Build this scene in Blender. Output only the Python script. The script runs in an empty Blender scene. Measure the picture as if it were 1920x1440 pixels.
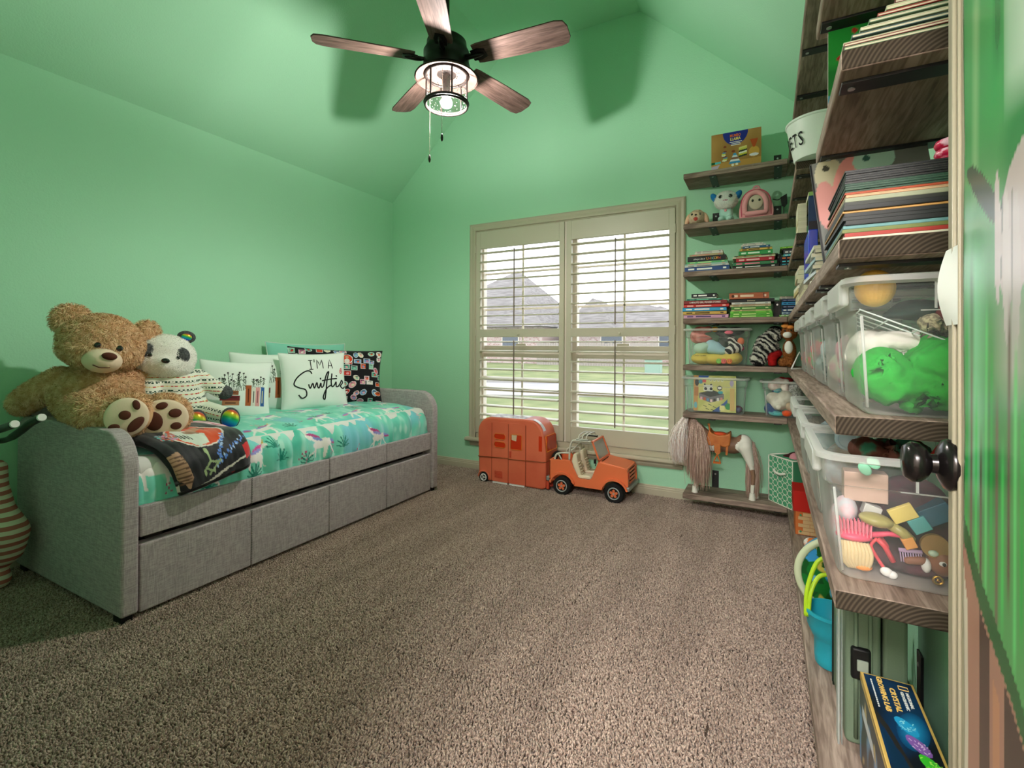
import bpy, bmesh, math, random
import numpy as np
from mathutils import Vector, Matrix, Euler, noise as mnoise
random.seed(7); RNG = np.random.default_rng(7)
S = bpy.context.scene
COL = S.collection
PI = math.pi
R = math.radians

# ------------------------------------------------------------ camera, sky, lights, exposure
cam = bpy.data.cameras.new('camera'); co = bpy.data.objects.new('camera', cam); COL.objects.link(co)
cam.sensor_width = 36; cam.lens = 901.82 * 36 / 1920; cam.shift_y = -76.37 / 1920; cam.clip_start = .02; cam.clip_end = 300
_r = Vector((0.882875, 0.469586, 0.004566)); _u = Vector((-0.001712, -0.006506, 0.999977)); _f = Vector((-0.469605, 0.882863, 0.00494))
M = Matrix((( _r.x, _u.x, -_f.x, 3.3981), (_r.y, _u.y, -_f.y, -3.7705), (_r.z, _u.z, -_f.z, 1.1457), (0, 0, 0, 1)))
co.matrix_world = M
S.camera = co
S.view_settings.view_transform = 'Standard'; S.view_settings.look = 'None'; S.view_settings.gamma = 1
S.view_settings.use_curve_mapping = False
S.view_settings.exposure = 0.58

w = bpy.data.worlds.new('sky'); S.world = w; w.use_nodes = True
nt = w.node_tree; nt.nodes.clear()
out = nt.nodes.new('ShaderNodeOutputWorld'); bg = nt.nodes.new('ShaderNodeBackground')
tc = nt.nodes.new('ShaderNodeTexCoord'); nz = nt.nodes.new('ShaderNodeTexNoise'); cr = nt.nodes.new('ShaderNodeValToRGB')
mp = nt.nodes.new('ShaderNodeMapping'); mp.inputs['Scale'].default_value = (1, 1, 3)
nz.inputs['Scale'].default_value = 2.2; nz.inputs['Detail'].default_value = 4
cr.color_ramp.elements[0].position = .3; cr.color_ramp.elements[0].color = (.74, .80, .88, 1)
cr.color_ramp.elements[1].position = .7; cr.color_ramp.elements[1].color = (.95, .97, 1, 1)
nt.links.new(tc.outputs['Generated'], mp.inputs['Vector']); nt.links.new(mp.outputs[0], nz.inputs['Vector'])
nt.links.new(nz.outputs['Fac'], cr.inputs['Fac']); nt.links.new(cr.outputs['Color'], bg.inputs['Color'])
bg.inputs['Strength'].default_value = 2.7
nt.links.new(bg.outputs[0], out.inputs['Surface'])

def light(name, kind, loc, energy, color=(1, 1, 1), size=.1, rot=(0, 0, 0), sy=None):
    l = bpy.data.lights.new(name, kind); l.energy = energy; l.color = color
    if kind == 'AREA':
        l.size = size
        if sy: l.shape = 'RECTANGLE'; l.size_y = sy
    elif kind == 'POINT': l.shadow_soft_size = size
    o = bpy.data.objects.new(name, l); COL.objects.link(o); o.location = loc; o.rotation_euler = rot
    return o
# sky light entering the window (portal only guides sampling), an unseen fill light added in the hall behind the camera
p_ = light('window_portal', 'AREA', (1.9, .17, 1.27), 1, size=1.9, rot=(R(-90), 0, 0), sy=1.9); p_.data.cycles.is_portal = True
HALL = light('hall_fill_light', 'AREA', (3.2, -5.2, 2.38), 150, (1, .95, .95), size=.9, rot=(0, 0, 0))
S.cycles.max_bounces = 10; S.cycles.diffuse_bounces = 6; S.cycles.transparent_max_bounces = 24
S.cycles.glossy_bounces = 3; S.cycles.transmission_bounces = 4
S.cycles.sample_clamp_indirect = 6
S.cycles.caustics_reflective = False; S.cycles.caustics_refractive = False

# ------------------------------------------------------------ materials
def srgb(r, g=None, b=None):
    if g is None: r, g, b = r
    f = lambda c: (c / 255 / 12.92) if c <= 10 else ((c / 255 + .055) / 1.055) ** 2.4
    return (f(r), f(g), f(b), 1)
_mc = {}
def mat(key, col, rough=.6, spec=.3, metal=0, col2=None, nscale=30, bump=0, bscale=None, emit=0, ramp=(.35, .65), stretch=None, sheen=0, detail=4, kind='noise', alpha=None, trans=0):
    """procedural principled material; colours are sRGB 0-255"""
    if key in _mc: return _mc[key]
    m = bpy.data.materials.new(key); m.use_nodes = True; _mc[key] = m
    n = m.node_tree.nodes; L = m.node_tree.links; b = n['Principled BSDF']
    b.inputs['Base Color'].default_value = srgb(col); b.inputs['Roughness'].default_value = rough
    b.inputs['Specular IOR Level'].default_value = spec; b.inputs['Metallic'].default_value = metal
    if sheen: b.inputs['Sheen Weight'].default_value = sheen; b.inputs['Sheen Roughness'].default_value = .5
    if trans: b.inputs['Transmission Weight'].default_value = trans
    if emit: b.inputs['Emission Color'].default_value = srgb(col); b.inputs['Emission Strength'].default_value = emit
    if alpha is not None: b.inputs['Alpha'].default_value = alpha
    vec = None
    if col2 is not None or bump:
        t = n.new('ShaderNodeTexCoord'); mp = n.new('ShaderNodeMapping')
        L.new(t.outputs['Object'], mp.inputs['Vector'])
        if stretch: mp.inputs['Scale'].default_value = stretch
        vec = mp.outputs[0]
    if col2 is not None:
        if kind == 'voronoi':
            x = n.new('ShaderNodeTexVoronoi'); x.inputs['Scale'].default_value = nscale; fo = x.outputs['Distance']
        elif kind == 'wave':
            x = n.new('ShaderNodeTexWave'); x.inputs['Scale'].default_value = nscale; x.inputs['Distortion'].default_value = 3; x.inputs['Detail'].default_value = 3; fo = x.outputs['Fac']
        else:
            x = n.new('ShaderNodeTexNoise'); x.inputs['Scale'].default_value = nscale; x.inputs['Detail'].default_value = detail; fo = x.outputs['Fac']
        L.new(vec, x.inputs['Vector'])
        r = n.new('ShaderNodeValToRGB'); e = r.color_ramp.elements
        e[0].position, e[1].position = ramp; e[0].color = srgb(col); e[1].color = srgb(col2)
        L.new(fo, r.inputs['Fac']); L.new(r.outputs['Color'], b.inputs['Base Color'])
    if bump:
        y = n.new('ShaderNodeTexNoise'); y.inputs['Scale'].default_value = bscale or nscale; y.inputs['Detail'].default_value = 3
        L.new(vec, y.inputs['Vector']); bp = n.new('ShaderNodeBump'); bp.inputs['Strength'].default_value = bump; bp.inputs['Distance'].default_value = .004
        L.new(y.outputs['Fac'], bp.inputs['Height']); L.new(bp.outputs[0], b.inputs['Normal'])
    return m

def vcol_mat(key, rough=.7, sheen=0, bump=0, bscale=200, spec=.2):
    """material that reads the printed colours stored on the mesh"""
    if key in _mc: return _mc[key]
    m = mat(key, (200, 200, 200), rough, spec, sheen=sheen, bump=bump, bscale=bscale)
    n = m.node_tree.nodes; a = n.new('ShaderNodeVertexColor'); a.layer_name = 'print'
    m.node_tree.links.new(a.outputs['Color'], n['Principled BSDF'].inputs['Base Color'])
    return m

def weave_mat(key, c1, c2, scale=420):
    m = bpy.data.materials.new(key); m.use_nodes = True
    n = m.node_tree.nodes; L = m.node_tree.links; b = n['Principled BSDF']; b.inputs['Roughness'].default_value = .9; b.inputs['Specular IOR Level'].default_value = .1
    t = n.new('ShaderNodeTexCoord'); outs = []
    for sc in ((scale, scale, 25), (25, 25, scale)):
        mp = n.new('ShaderNodeMapping'); mp.inputs['Scale'].default_value = sc; L.new(t.outputs['Object'], mp.inputs['Vector'])
        x = n.new('ShaderNodeTexNoise'); x.inputs['Scale'].default_value = 1; x.inputs['Detail'].default_value = 2; L.new(mp.outputs[0], x.inputs['Vector']); outs.append(x.outputs['Fac'])
    a = n.new('ShaderNodeMath'); a.operation = 'ADD'; L.new(outs[0], a.inputs[0]); L.new(outs[1], a.inputs[1])
    r = n.new('ShaderNodeValToRGB'); e = r.color_ramp.elements; e[0].position = .8; e[1].position = 1.2
    r.color_ramp.elements[0].position = .42; r.color_ramp.elements[1].position = .58
    h = n.new('ShaderNodeMath'); h.operation = 'MULTIPLY'; h.inputs[1].default_value = .5; L.new(a.outputs[0], h.inputs[0]); L.new(h.outputs[0], r.inputs['Fac'])
    e[0].color = srgb(c1); e[1].color = srgb(c2); L.new(r.outputs['Color'], b.inputs['Base Color'])
    bp = n.new('ShaderNodeBump'); bp.inputs['Strength'].default_value = .35; bp.inputs['Distance'].default_value = .002
    L.new(h.outputs[0], bp.inputs['Height']); L.new(bp.outputs[0], b.inputs['Normal'])
    return m

def wood_mat(key, c1, c2, c3, axis='y', rough=.65, knots=True):
    """grain runs along AXIS of the object's own coordinates"""
    m = bpy.data.materials.new(key); m.use_nodes = True
    n = m.node_tree.nodes; L = m.node_tree.links; b = n['Principled BSDF']; b.inputs['Roughness'].default_value = rough; b.inputs['Specular IOR Level'].default_value = .25
    t = n.new('ShaderNodeTexCoord'); mp = n.new('ShaderNodeMapping'); sc = {'x': (1.2, 14, 14), 'y': (14, 1.2, 14), 'z': (14, 14, 1.2)}[axis]
    mp.inputs['Scale'].default_value = sc; L.new(t.outputs['Object'], mp.inputs['Vector'])
    d = n.new('ShaderNodeTexNoise'); d.inputs['Scale'].default_value = 1.3; d.inputs['Detail'].default_value = 3; d.inputs['Distortion'].default_value = .8; L.new(mp.outputs[0], d.inputs['Vector'])
    f = n.new('ShaderNodeTexNoise'); f.inputs['Scale'].default_value = 9; f.inputs['Detail'].default_value = 5; f.inputs['Distortion'].default_value = .4; L.new(mp.outputs[0], f.inputs['Vector'])
    r = n.new('ShaderNodeValToRGB'); e = r.color_ramp.elements; e[0].position = .3; e[1].position = .68; e[0].color = srgb(c1); e[1].color = srgb(c2)
    L.new(d.outputs['Fac'], r.inputs['Fac'])
    r2 = n.new('ShaderNodeValToRGB'); e = r2.color_ramp.elements; e[0].position = .38; e[1].position = .62; e[0].color = srgb(c3); e[1].color = (1, 1, 1, 1)
    L.new(f.outputs['Fac'], r2.inputs['Fac'])
    mx = n.new('ShaderNodeMix'); mx.data_type = 'RGBA'; mx.blend_type = 'MULTIPLY'; mx.inputs['Factor'].default_value = .5
    L.new(r.outputs['Color'], mx.inputs['A']); L.new(r2.outputs['Color'], mx.inputs['B']); L.new(mx.outputs['Result'], b.inputs['Base Color'])
    bp = n.new('ShaderNodeBump'); bp.inputs['Strength'].default_value = .25; bp.inputs['Distance'].default_value = .002
    L.new(f.outputs['Fac'], bp.inputs['Height']); L.new(bp.outputs[0], b.inputs['Normal'])
    return m

def ring_mat(key, c1, c2):
    """end grain: growth rings around a pith below the board; rings run round the y axis"""
    m = bpy.data.materials.new(key); m.use_nodes = True
    n = m.node_tree.nodes; L = m.node_tree.links; b = n['Principled BSDF']; b.inputs['Roughness'].default_value = .85; b.inputs['Specular IOR Level'].default_value = .1
    t = n.new('ShaderNodeTexCoord'); mp = n.new('ShaderNodeMapping'); mp.inputs['Location'].default_value = (-.035, 0, .055); mp.inputs['Scale'].default_value = (1, 0, 1)
    L.new(t.outputs['Object'], mp.inputs['Vector'])
    x = n.new('ShaderNodeTexWave'); x.wave_type = 'RINGS'; x.rings_direction = 'SPHERICAL'; x.inputs['Scale'].default_value = 48; x.inputs['Distortion'].default_value = 1.2; x.inputs['Detail'].default_value = 1
    x.inputs['Detail Scale'].default_value = .3
    L.new(mp.outputs[0], x.inputs['Vector']); r = n.new('ShaderNodeValToRGB'); e = r.color_ramp.elements; e[0].color = srgb(c1); e[1].color = srgb(c2); e[0].position = .2
    L.new(x.outputs['Fac'], r.inputs['Fac']); L.new(r.outputs['Color'], b.inputs['Base Color'])
    return m

def clear_mat(key, tint=(225, 235, 235), opac=.3, rough=.25, graze=None):
    """thin translucent plastic: part see-through, part milky"""
    if key in _mc: return _mc[key]
    m = bpy.data.materials.new(key); m.use_nodes = True; _mc[key] = m
    n = m.node_tree.nodes; L = m.node_tree.links; b = n['Principled BSDF']; o = n['Material Output']
    b.inputs['Base Color'].default_value = srgb(tint); b.inputs['Roughness'].default_value = rough; b.inputs['Specular IOR Level'].default_value = .5
    tr = n.new('ShaderNodeBsdfTransparent'); tl = n.new('ShaderNodeBsdfTranslucent'); tl.inputs['Color'].default_value = srgb(tint)
    a = n.new('ShaderNodeMixShader'); a.inputs[0].default_value = .35; L.new(b.outputs[0], a.inputs[1]); L.new(tl.outputs[0], a.inputs[2])
    mx = n.new('ShaderNodeMixShader'); mx.inputs[0].default_value = opac
    if graze is not None:
        lw = n.new('ShaderNodeLayerWeight'); lw.inputs['Blend'].default_value = .5; pw = n.new('ShaderNodeMath'); pw.operation = 'POWER'; pw.inputs[1].default_value = 1.6; L.new(lw.outputs['Facing'], pw.inputs[0])
        mr = n.new('ShaderNodeMapRange'); mr.inputs['To Min'].default_value = opac; mr.inputs['To Max'].default_value = graze; L.new(pw.outputs[0], mr.inputs['Value']); L.new(mr.outputs[0], mx.inputs[0])
    L.new(tr.outputs[0], mx.inputs[1]); L.new(a.outputs[0], mx.inputs[2]); L.new(mx.outputs[0], o.inputs['Surface'])
    return m

# ------------------------------------------------------------ mesh building
MW = {}
def sub(a, b): return (a[0] - b[0], a[1] - b[1], a[2] - b[2])
class MB:
    def __init__(s): s.v = []; s.f = []; s.m = []; s.col = None
    def add(s, vs, fs, mi=0, M=None):
        k = len(s.v)
        s.v += [tuple(M @ Vector(q)) for q in vs] if M is not None else [tuple(q) for q in vs]
        s.f += [tuple(i + k for i in f) for f in fs]; s.m += [mi] * len(fs); return s
    def box(s, a, b, mi=0, M=None):
        x0, x1 = sorted((a[0], b[0])); y0, y1 = sorted((a[1], b[1])); z0, z1 = sorted((a[2], b[2]))
        return s.add([(x0, y0, z0), (x1, y0, z0), (x1, y1, z0), (x0, y1, z0), (x0, y0, z1), (x1, y0, z1), (x1, y1, z1), (x0, y1, z1)],
                     [(0, 3, 2, 1), (4, 5, 6, 7), (0, 1, 5, 4), (1, 2, 6, 5), (2, 3, 7, 6), (3, 0, 4, 7)], mi, M)
    def cbox(s, c, d, mi=0, M=None): return s.box([c[i] - d[i] / 2 for i in range(3)], [c[i] + d[i] / 2 for i in range(3)], mi, M)
    def prism(s, poly, ax, a, b, mi=0, M=None):
        """extrude 2-D outline (in the two other axes, in xyz order) along AX from a to b"""
        def pt(p, t): return {'x': (t, p[0], p[1]), 'y': (p[0], t, p[1]), 'z': (p[0], p[1], t)}[ax]
        n = len(poly); vs = [pt(p, a) for p in poly] + [pt(p, b) for p in poly]
        fs = [tuple(range(n))[::-1], tuple(range(n, 2 * n))] + [(i, (i + 1) % n, n + (i + 1) % n, n + i) for i in range(n)]
        return s.add(vs, fs, mi, M)
    def ring(s, rings, closed=True, cap=True, mi=0, M=None):
        """skin successive closed rings of equal length"""
        n = len(rings[0]); vs = [p for r in rings for p in r]; fs = []
        for k in range(len(rings) - 1):
            for i in range(n if closed else n - 1):
                j = (i + 1) % n; fs.append((k * n + i, k * n + j, (k + 1) * n + j, (k + 1) * n + i))
        if cap: fs += [tuple(range(n))[::-1], tuple((len(rings) - 1) * n + i for i in range(n))]
        return s.add(vs, fs, mi, M)
    def lathe(s, prof, n=20, c=(0, 0, 0), mi=0, M=None, cap=True):
        return s.ring([[(c[0] + r * math.cos(2 * PI * i / n), c[1] + r * math.sin(2 * PI * i / n), c[2] + z) for i in range(n)] for r, z in prof], True, cap, mi, M)
    def cyl(s, a, b, r, n=12, r2=None, mi=0, M=None): return s.tube([a, b], [r, r if r2 is None else r2], n, mi, M)
    def tube(s, pts, r, n=8, mi=0, M=None, cap=True):
        P = [Vector(p) for p in pts]; rs = r if isinstance(r, (list, tuple)) else [r] * len(P); rings = []
        t0 = (P[1] - P[0]).normalized(); up = Vector((0, 0, 1)) if abs(t0.z) < .9 else Vector((1, 0, 0)); nrm = t0.cross(up).normalized()
        for i, p in enumerate(P):
            t = ((P[min(i + 1, len(P) - 1)] - P[max(i - 1, 0)])).normalized()
            nrm = (nrm - t * nrm.dot(t)).normalized(); bn = t.cross(nrm)
            rings.append([tuple(p + (nrm * math.cos(2 * PI * k / n) + bn * math.sin(2 * PI * k / n)) * rs[i]) for k in range(n)])
        return s.ring(rings, True, cap, mi, M)
    def ell(s, c, r, n=14, m=9, mi=0, M=None, rot=None):
        Rm = Euler(rot).to_matrix() if rot else None; rings = []
        for j in range(m + 1):
            th = PI * (j + .001) / (m + .002); rr = []
            for i in range(n):
                q = Vector((r[0] * math.sin(th) * math.cos(2 * PI * i / n), r[1] * math.sin(th) * math.sin(2 * PI * i / n), r[2] * math.cos(th)))
                if Rm: q = Rm @ q
                rr.append((c[0] + q.x, c[1] + q.y, c[2] + q.z))
            rings.append(rr)
        return s.ring(rings[::-1], True, True, mi, M)
    def torus(s, c, R0, r, ax='z', n=28, k=10, mi=0, M=None):
        rings = []
        for i in range(n + 1):
            a = 2 * PI * i / n; rr = []
            for j in range(k):
                b = 2 * PI * j / k; q = ((R0 + r * math.cos(b)) * math.cos(a), (R0 + r * math.cos(b)) * math.sin(a), r * math.sin(b))
                q = {'z': q, 'y': (q[0], q[2], q[1]), 'x': (q[2], q[0], q[1])}[ax]; rr.append((c[0] + q[0], c[1] + q[1], c[2] + q[2]))
            rings.append(rr)
        return s.ring(rings, True, False, mi, M)
    def mesh(s, name):
        me = bpy.data.meshes.new(name); me.from_pydata(s.v, [], s.f); me.polygons.foreach_set('material_index', s.m)
        return me
def setup(o, mats, smooth=None, bevel=0, seg=2):
    me = o.data
    for m in (mats if isinstance(mats, (list, tuple)) else [mats]): me.materials.append(m)
    if smooth is not None:
        me.polygons.foreach_set('use_smooth', [True] * len(me.polygons))
        if smooth < 180: me.set_sharp_from_angle(angle=R(smooth))
    if bevel:
        b = o.modifiers.new('bevel', 'BEVEL'); b.width = bevel; b.segments = seg; b.limit_method = 'ANGLE'; b.angle_limit = R(40)
        me.polygons.foreach_set('use_smooth', [True] * len(me.polygons)); me.set_sharp_from_angle(angle=R(60))
        b.harden_normals = False
def fixn(me):
    bm = bmesh.new(); bm.from_mesh(me); bmesh.ops.recalc_face_normals(bm, faces=bm.faces[:]); bm.to_mesh(me); bm.free()
def obj(name, mb, mats, parent=None, smooth=None, bevel=0, local=False, seg=2, recalc=True):
    me = mb.mesh(name) if isinstance(mb, MB) else mb
    if recalc and len(me.polygons) < 60000: fixn(me)
    o = bpy.data.objects.new(name, me); COL.objects.link(o)
    if parent is not None:
        o.parent = parent; PM = MW.get(parent.name)
        if PM is not None and not local: me.transform(PM.inverted())
        MW[o.name] = PM if PM is not None else Matrix()
    else:
        co_ = np.empty(len(me.vertices) * 3, 'f'); me.vertices.foreach_get('co', co_); co_ = co_.reshape(-1, 3)
        c = (co_.min(0) + co_.max(0)) / 2; base = Vector((float(c[0]), float(c[1]), float(co_[:, 2].min())))
        me.transform(Matrix.Translation(-base)); o.location = base; MW[o.name] = Matrix.Translation(base)
    setup(o, mats, smooth, bevel, seg)
    return o
def tag(o, label, cat, group=None, kind=None):
    o['label'] = label; o['category'] = cat
    if group: o['group'] = group
    if kind: o['kind'] = kind
    return o
def thing(name, label, cat, loc=(0, 0, 0), rot=(0, 0, 0), group=None):
    o = bpy.data.objects.new(name, None); COL.objects.link(o); o.location = loc
    if not isinstance(rot, (tuple, list)): rot = (0, 0, rot)
    o.rotation_euler = rot; o.empty_display_size = .05
    MW[o.name] = Matrix.Translation(Vector(loc)) @ Euler(rot).to_matrix().to_4x4()
    return tag(o, label, cat, group)
def struct(name, mb, mats, parent=None, **k):
    o = obj(name, mb, mats, parent, **k)
    if parent is None: o['kind'] = 'structure'
    return o
def dup(root, loc, rz=0, label=None, group=None):
    def cp(o, par):
        c = o.copy(); COL.objects.link(c); c.parent = par
        for ch in list(o.children): cp(ch, c)
        return c
    r = cp(root, None); r.location = loc; r.rotation_euler = (0, 0, rz)
    MW[r.name] = Matrix.Translation(Vector(loc)) @ Matrix.Rotation(rz, 4, 'Z')
    if label: r['label'] = label
    if group: r['group'] = group
    return r
def rrect(x0, z0, x1, z1, r, n=5):
    """rounded rectangle outline; r = radius or 4 radii (bl, br, tr, tl)"""
    r = [r] * 4 if not isinstance(r, (list, tuple)) else r; P = []
    for (cx, cz, a0, q) in ((x0 + r[0], z0 + r[0], 180, r[0]), (x1 - r[1], z0 + r[1], 270, r[1]), (x1 - r[2], z1 - r[2], 0, r[2]), (x0 + r[3], z1 - r[3], 90, r[3])):
        k = n if q > 0 else 0
        for i in range(k + 1):
            a = R(a0 + 90 * i / max(k, 1)); P.append((cx + q * math.cos(a), cz + q * math.sin(a)))
    return P
def spline(pts, k=8, closed=False):
    P = [Vector(p) for p in pts]; n = len(P); o = []
    for i in range(n if closed else n - 1):
        g = (lambda j: P[j % n]) if closed else (lambda j: P[max(0, min(n - 1, j))])
        p0, p1, p2, p3 = g(i - 1), g(i), g(i + 1), g(i + 2)
        for s in range(k):
            t = s / k; o.append(tuple(.5 * ((2 * p1) + (p2 - p0) * t + (2 * p0 - 5 * p1 + 4 * p2 - p3) * t * t + (3 * p1 - p0 - 3 * p2 + p3) * t ** 3)))
    if not closed: o.append(tuple(P[-1]))
    return o
def text_mb(txt, M, size=1, width=None, ext=.0006, bold=0, mb=None, mi=0, align='CENTER', sx=1, shear=0):
    """lettering as a mesh, baseline centred on the origin of M, reading along M's x, up M's y"""
    c = bpy.data.curves.new('t', 'FONT'); c.body = txt; c.size = 1; c.align_x = align; c.extrude = ext / size; c.offset = bold; c.resolution_u = 2; c.shear = shear
    o = bpy.data.objects.new('t', c); COL.objects.link(o); me = bpy.data.meshes.new_from_object(o)
    vs = [v.co.copy() for v in me.vertices]; fs = [tuple(p.vertices) for p in me.polygons]
    bpy.data.objects.remove(o); bpy.data.curves.remove(c); bpy.data.meshes.remove(me)
    w_ = (max(v.x for v in vs) - min(v.x for v in vs)) if vs else 1; s = size
    kx = (width / w_) if width else s * sx
    mb = mb or MB(); mb.add([(v.x * kx, v.y * s, v.z * s) for v in vs], fs, mi, M); return mb
def frame(o, x, y):
    """matrix with origin o, x axis x and y axis y"""
    x = Vector(x).normalized(); y = Vector(y); y = (y - x * y.dot(x)).normalized(); z = x.cross(y)
    return Matrix(((x.x, y.x, z.x, o[0]), (x.y, y.y, z.y, o[1]), (x.z, y.z, z.z, o[2]), (0, 0, 0, 1)))

# printed colours: a small canvas whose pixels become the vertices of a cloth grid
class Canvas:
    def __init__(s, w, h, col): s.w, s.h = w, h; s.a = np.tile(np.array(srgb(col)[:3]), (h, w, 1)); s.X, s.Y = np.meshgrid((np.arange(w)) / (w - 1), (np.arange(h)) / (h - 1))
    def noise(s, col, scale, thr=0, soft=.15, seed=0, amt=1):
        out = np.empty((s.h, s.w))
        for j in range(s.h):
            for i in range(s.w): out[j, i] = mnoise.noise(Vector((i / s.w * scale * s.w / s.h + seed, j / s.h * scale, seed * .37)))
        k = np.clip((out - thr) / soft, 0, 1)[..., None] * amt; s.a = s.a * (1 - k) + np.array(srgb(col)[:3]) * k
    def ellipse(s, cx, cy, rx, ry, col, rot=0):
        dx, dy = s.X - cx, (s.Y - cy); c, q = math.cos(rot), math.sin(rot); m = ((dx * c + dy * q) / rx) ** 2 + ((-dx * q + dy * c) / ry) ** 2 < 1; s.a[m] = srgb(col)[:3]
    def poly(s, P, col):
        m = np.zeros((s.h, s.w), bool); n = len(P)
        for i in range(n):
            x0, y0 = P[i]; x1, y1 = P[(i + 1) % n]
            if y0 == y1: continue
            c = ((s.Y >= min(y0, y1)) & (s.Y < max(y0, y1)) & (s.X < x0 + (s.Y - y0) * (x1 - x0) / (y1 - y0))); m ^= c
        s.a[m] = srgb(col)[:3]
    def line(s, P, wd, col, asp=1):
        for (x0, y0), (x1, y1) in zip(P, P[1:]):
            L2 = (x1 - x0) ** 2 * asp * asp + (y1 - y0) ** 2 + 1e-12; t = np.clip(((s.X - x0) * (x1 - x0) * asp * asp + (s.Y - y0) * (y1 - y0)) / L2, 0, 1)
            m = ((s.X - x0 - t * (x1 - x0)) * asp) ** 2 + (s.Y - y0 - t * (y1 - y0)) ** 2 < wd * wd; s.a[m] = srgb(col)[:3]
def grid_mesh(name, P, canvas=None, both=None):
    """P: (h,w,3) points; canvas of the same size gives the printed colours"""
    h, w_ = P.shape[:2]; idx = np.arange(h * w_).reshape(h, w_)
    f = np.stack([idx[:-1, :-1], idx[:-1, 1:], idx[1:, 1:], idx[1:, :-1]], -1).reshape(-1, 4)
    me = bpy.data.meshes.new(name); me.vertices.add(h * w_); me.vertices.foreach_set('co', P.reshape(-1).astype('f'))
    me.loops.add(len(f) * 4); me.loops.foreach_set('vertex_index', f.reshape(-1).astype('i')); me.polygons.add(len(f))
    me.polygons.foreach_set('loop_start', np.arange(0, len(f) * 4, 4, dtype='i')); me.polygons.foreach_set('use_smooth', np.ones(len(f), bool)); me.update(calc_edges=True)
    if canvas is not None:
        ca = me.color_attributes.new('print', 'FLOAT_COLOR', 'POINT'); c = np.ones((h * w_, 4), 'f'); c[:, :3] = canvas.a.reshape(-1, 3); ca.data.foreach_set('color', c.reshape(-1))
    return me

# soft bodies: spheres and tapered limbs fused into one skin
def limb(p, q, r0, r1, k=None):
    p, q = Vector(p), Vector(q); L = (q - p).length; k = k or max(3, int(L / (min(r0, r1) * .45))); o = []
    for i in range(k + 1):
        t = i / k; o.append((tuple(p.lerp(q, t)), (r0 + (r1 - r0) * t,) * 3, None))
    return o
def blob(name, shapes, voxel, mats, parent=None, local=False, smooth_it=6, n=16):
    mb = MB()
    for s in shapes: mb.ell(s[0], s[1], n, max(6, n * 2 // 3), rot=s[2] if len(s) > 2 else None)
    me = mb.mesh(name); t = bpy.data.objects.new('tmp', me); COL.objects.link(t)
    fixn(me)
    r = t.modifiers.new('r', 'REMESH'); r.mode = 'VOXEL'; r.voxel_size = voxel
    q = t.modifiers.new('s', 'SMOOTH'); q.factor = .5; q.iterations = smooth_it
    dg = bpy.context.evaluated_depsgraph_get(); me2 = bpy.data.meshes.new_from_object(t.evaluated_get(dg)); bpy.data.objects.remove(t)
    me2.name = name
    return obj(name, me2, mats, parent, smooth=180, local=local, recalc=False)
def face_mats(o, fn):
    """fn(centre in the mesh's own coordinates) -> slot"""
    for p in o.data.polygons: p.material_index = fn(p.center)
def fur(src, name, mats, parent, N, length, width, droop=.5, jitter=.5, keep=None, stuff=True):
    """short curved tufts rooted all over the skin of SRC, joined into one coat"""
    me = src.data; nv = len(me.vertices); V = np.empty(nv * 3, 'f'); me.vertices.foreach_get('co', V); V = V.reshape(-1, 3)
    me.calc_loop_triangles(); T = np.empty(len(me.loop_triangles) * 3, 'i'); me.loop_triangles.foreach_get('vertices', T); T = T.reshape(-1, 3)
    A, B, C_ = V[T[:, 0]], V[T[:, 1]], V[T[:, 2]]; nr = np.cross(B - A, C_ - A); ar = np.linalg.norm(nr, axis=1); nr /= np.maximum(ar, 1e-12)[:, None]
    pick = RNG.choice(len(T), N, p=ar / ar.sum()); u, v = RNG.random(N), RNG.random(N); f = u + v > 1; u[f], v[f] = 1 - u[f], 1 - v[f]
    P = A[pick] + (B - A)[pick] * u[:, None] + (C_ - A)[pick] * v[:, None]; n_ = nr[pick]
    if keep is not None: k = keep(P); P, n_ = P[k], n_[k]
    N = len(P); d = RNG.normal(size=(N, 3)) * jitter + np.array([0, 0, -droop]); d -= n_ * (d * n_).sum(1)[:, None]; d /= np.linalg.norm(d, axis=1)[:, None] + 1e-9
    s = np.cross(n_, d); ln = length * RNG.uniform(.6, 1.3, N)[:, None]
    p0, p1 = P + s * width / 2 - n_ * .001, P - s * width / 2 - n_ * .001
    m0 = P + n_ * ln * .55 + d * ln * .35; tip = P + n_ * ln * .62 + d * ln
    VV = np.stack([p0, p1, m0 - s * width * .35, m0 + s * width * .35, tip], 1).reshape(-1, 3); b = np.arange(N) * 5
    q = np.stack([b, b + 1, b + 2, b + 3], 1); t = np.stack([b + 3, b + 2, b + 4], 1)
    m2 = bpy.data.meshes.new(name); m2.vertices.add(len(VV)); m2.vertices.foreach_set('co', VV.reshape(-1).astype('f'))
    li = np.concatenate([q.reshape(-1), t.reshape(-1)]); m2.loops.add(len(li)); m2.loops.foreach_set('vertex_index', li.astype('i'))
    m2.polygons.add(2 * N); m2.polygons.foreach_set('loop_start', np.concatenate([np.arange(N) * 4, N * 4 + np.arange(N) * 3]).astype('i')); m2.update(calc_edges=True)
    m2.polygons.foreach_set('use_smooth', np.ones(2 * N, bool))
    o = bpy.data.objects.new(name, m2); COL.objects.link(o); o.parent = parent
    for m in (mats if isinstance(mats, (list, tuple)) else [mats]): m2.materials.append(m)
    if stuff: o['kind'] = 'stuff'
    return o
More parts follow.
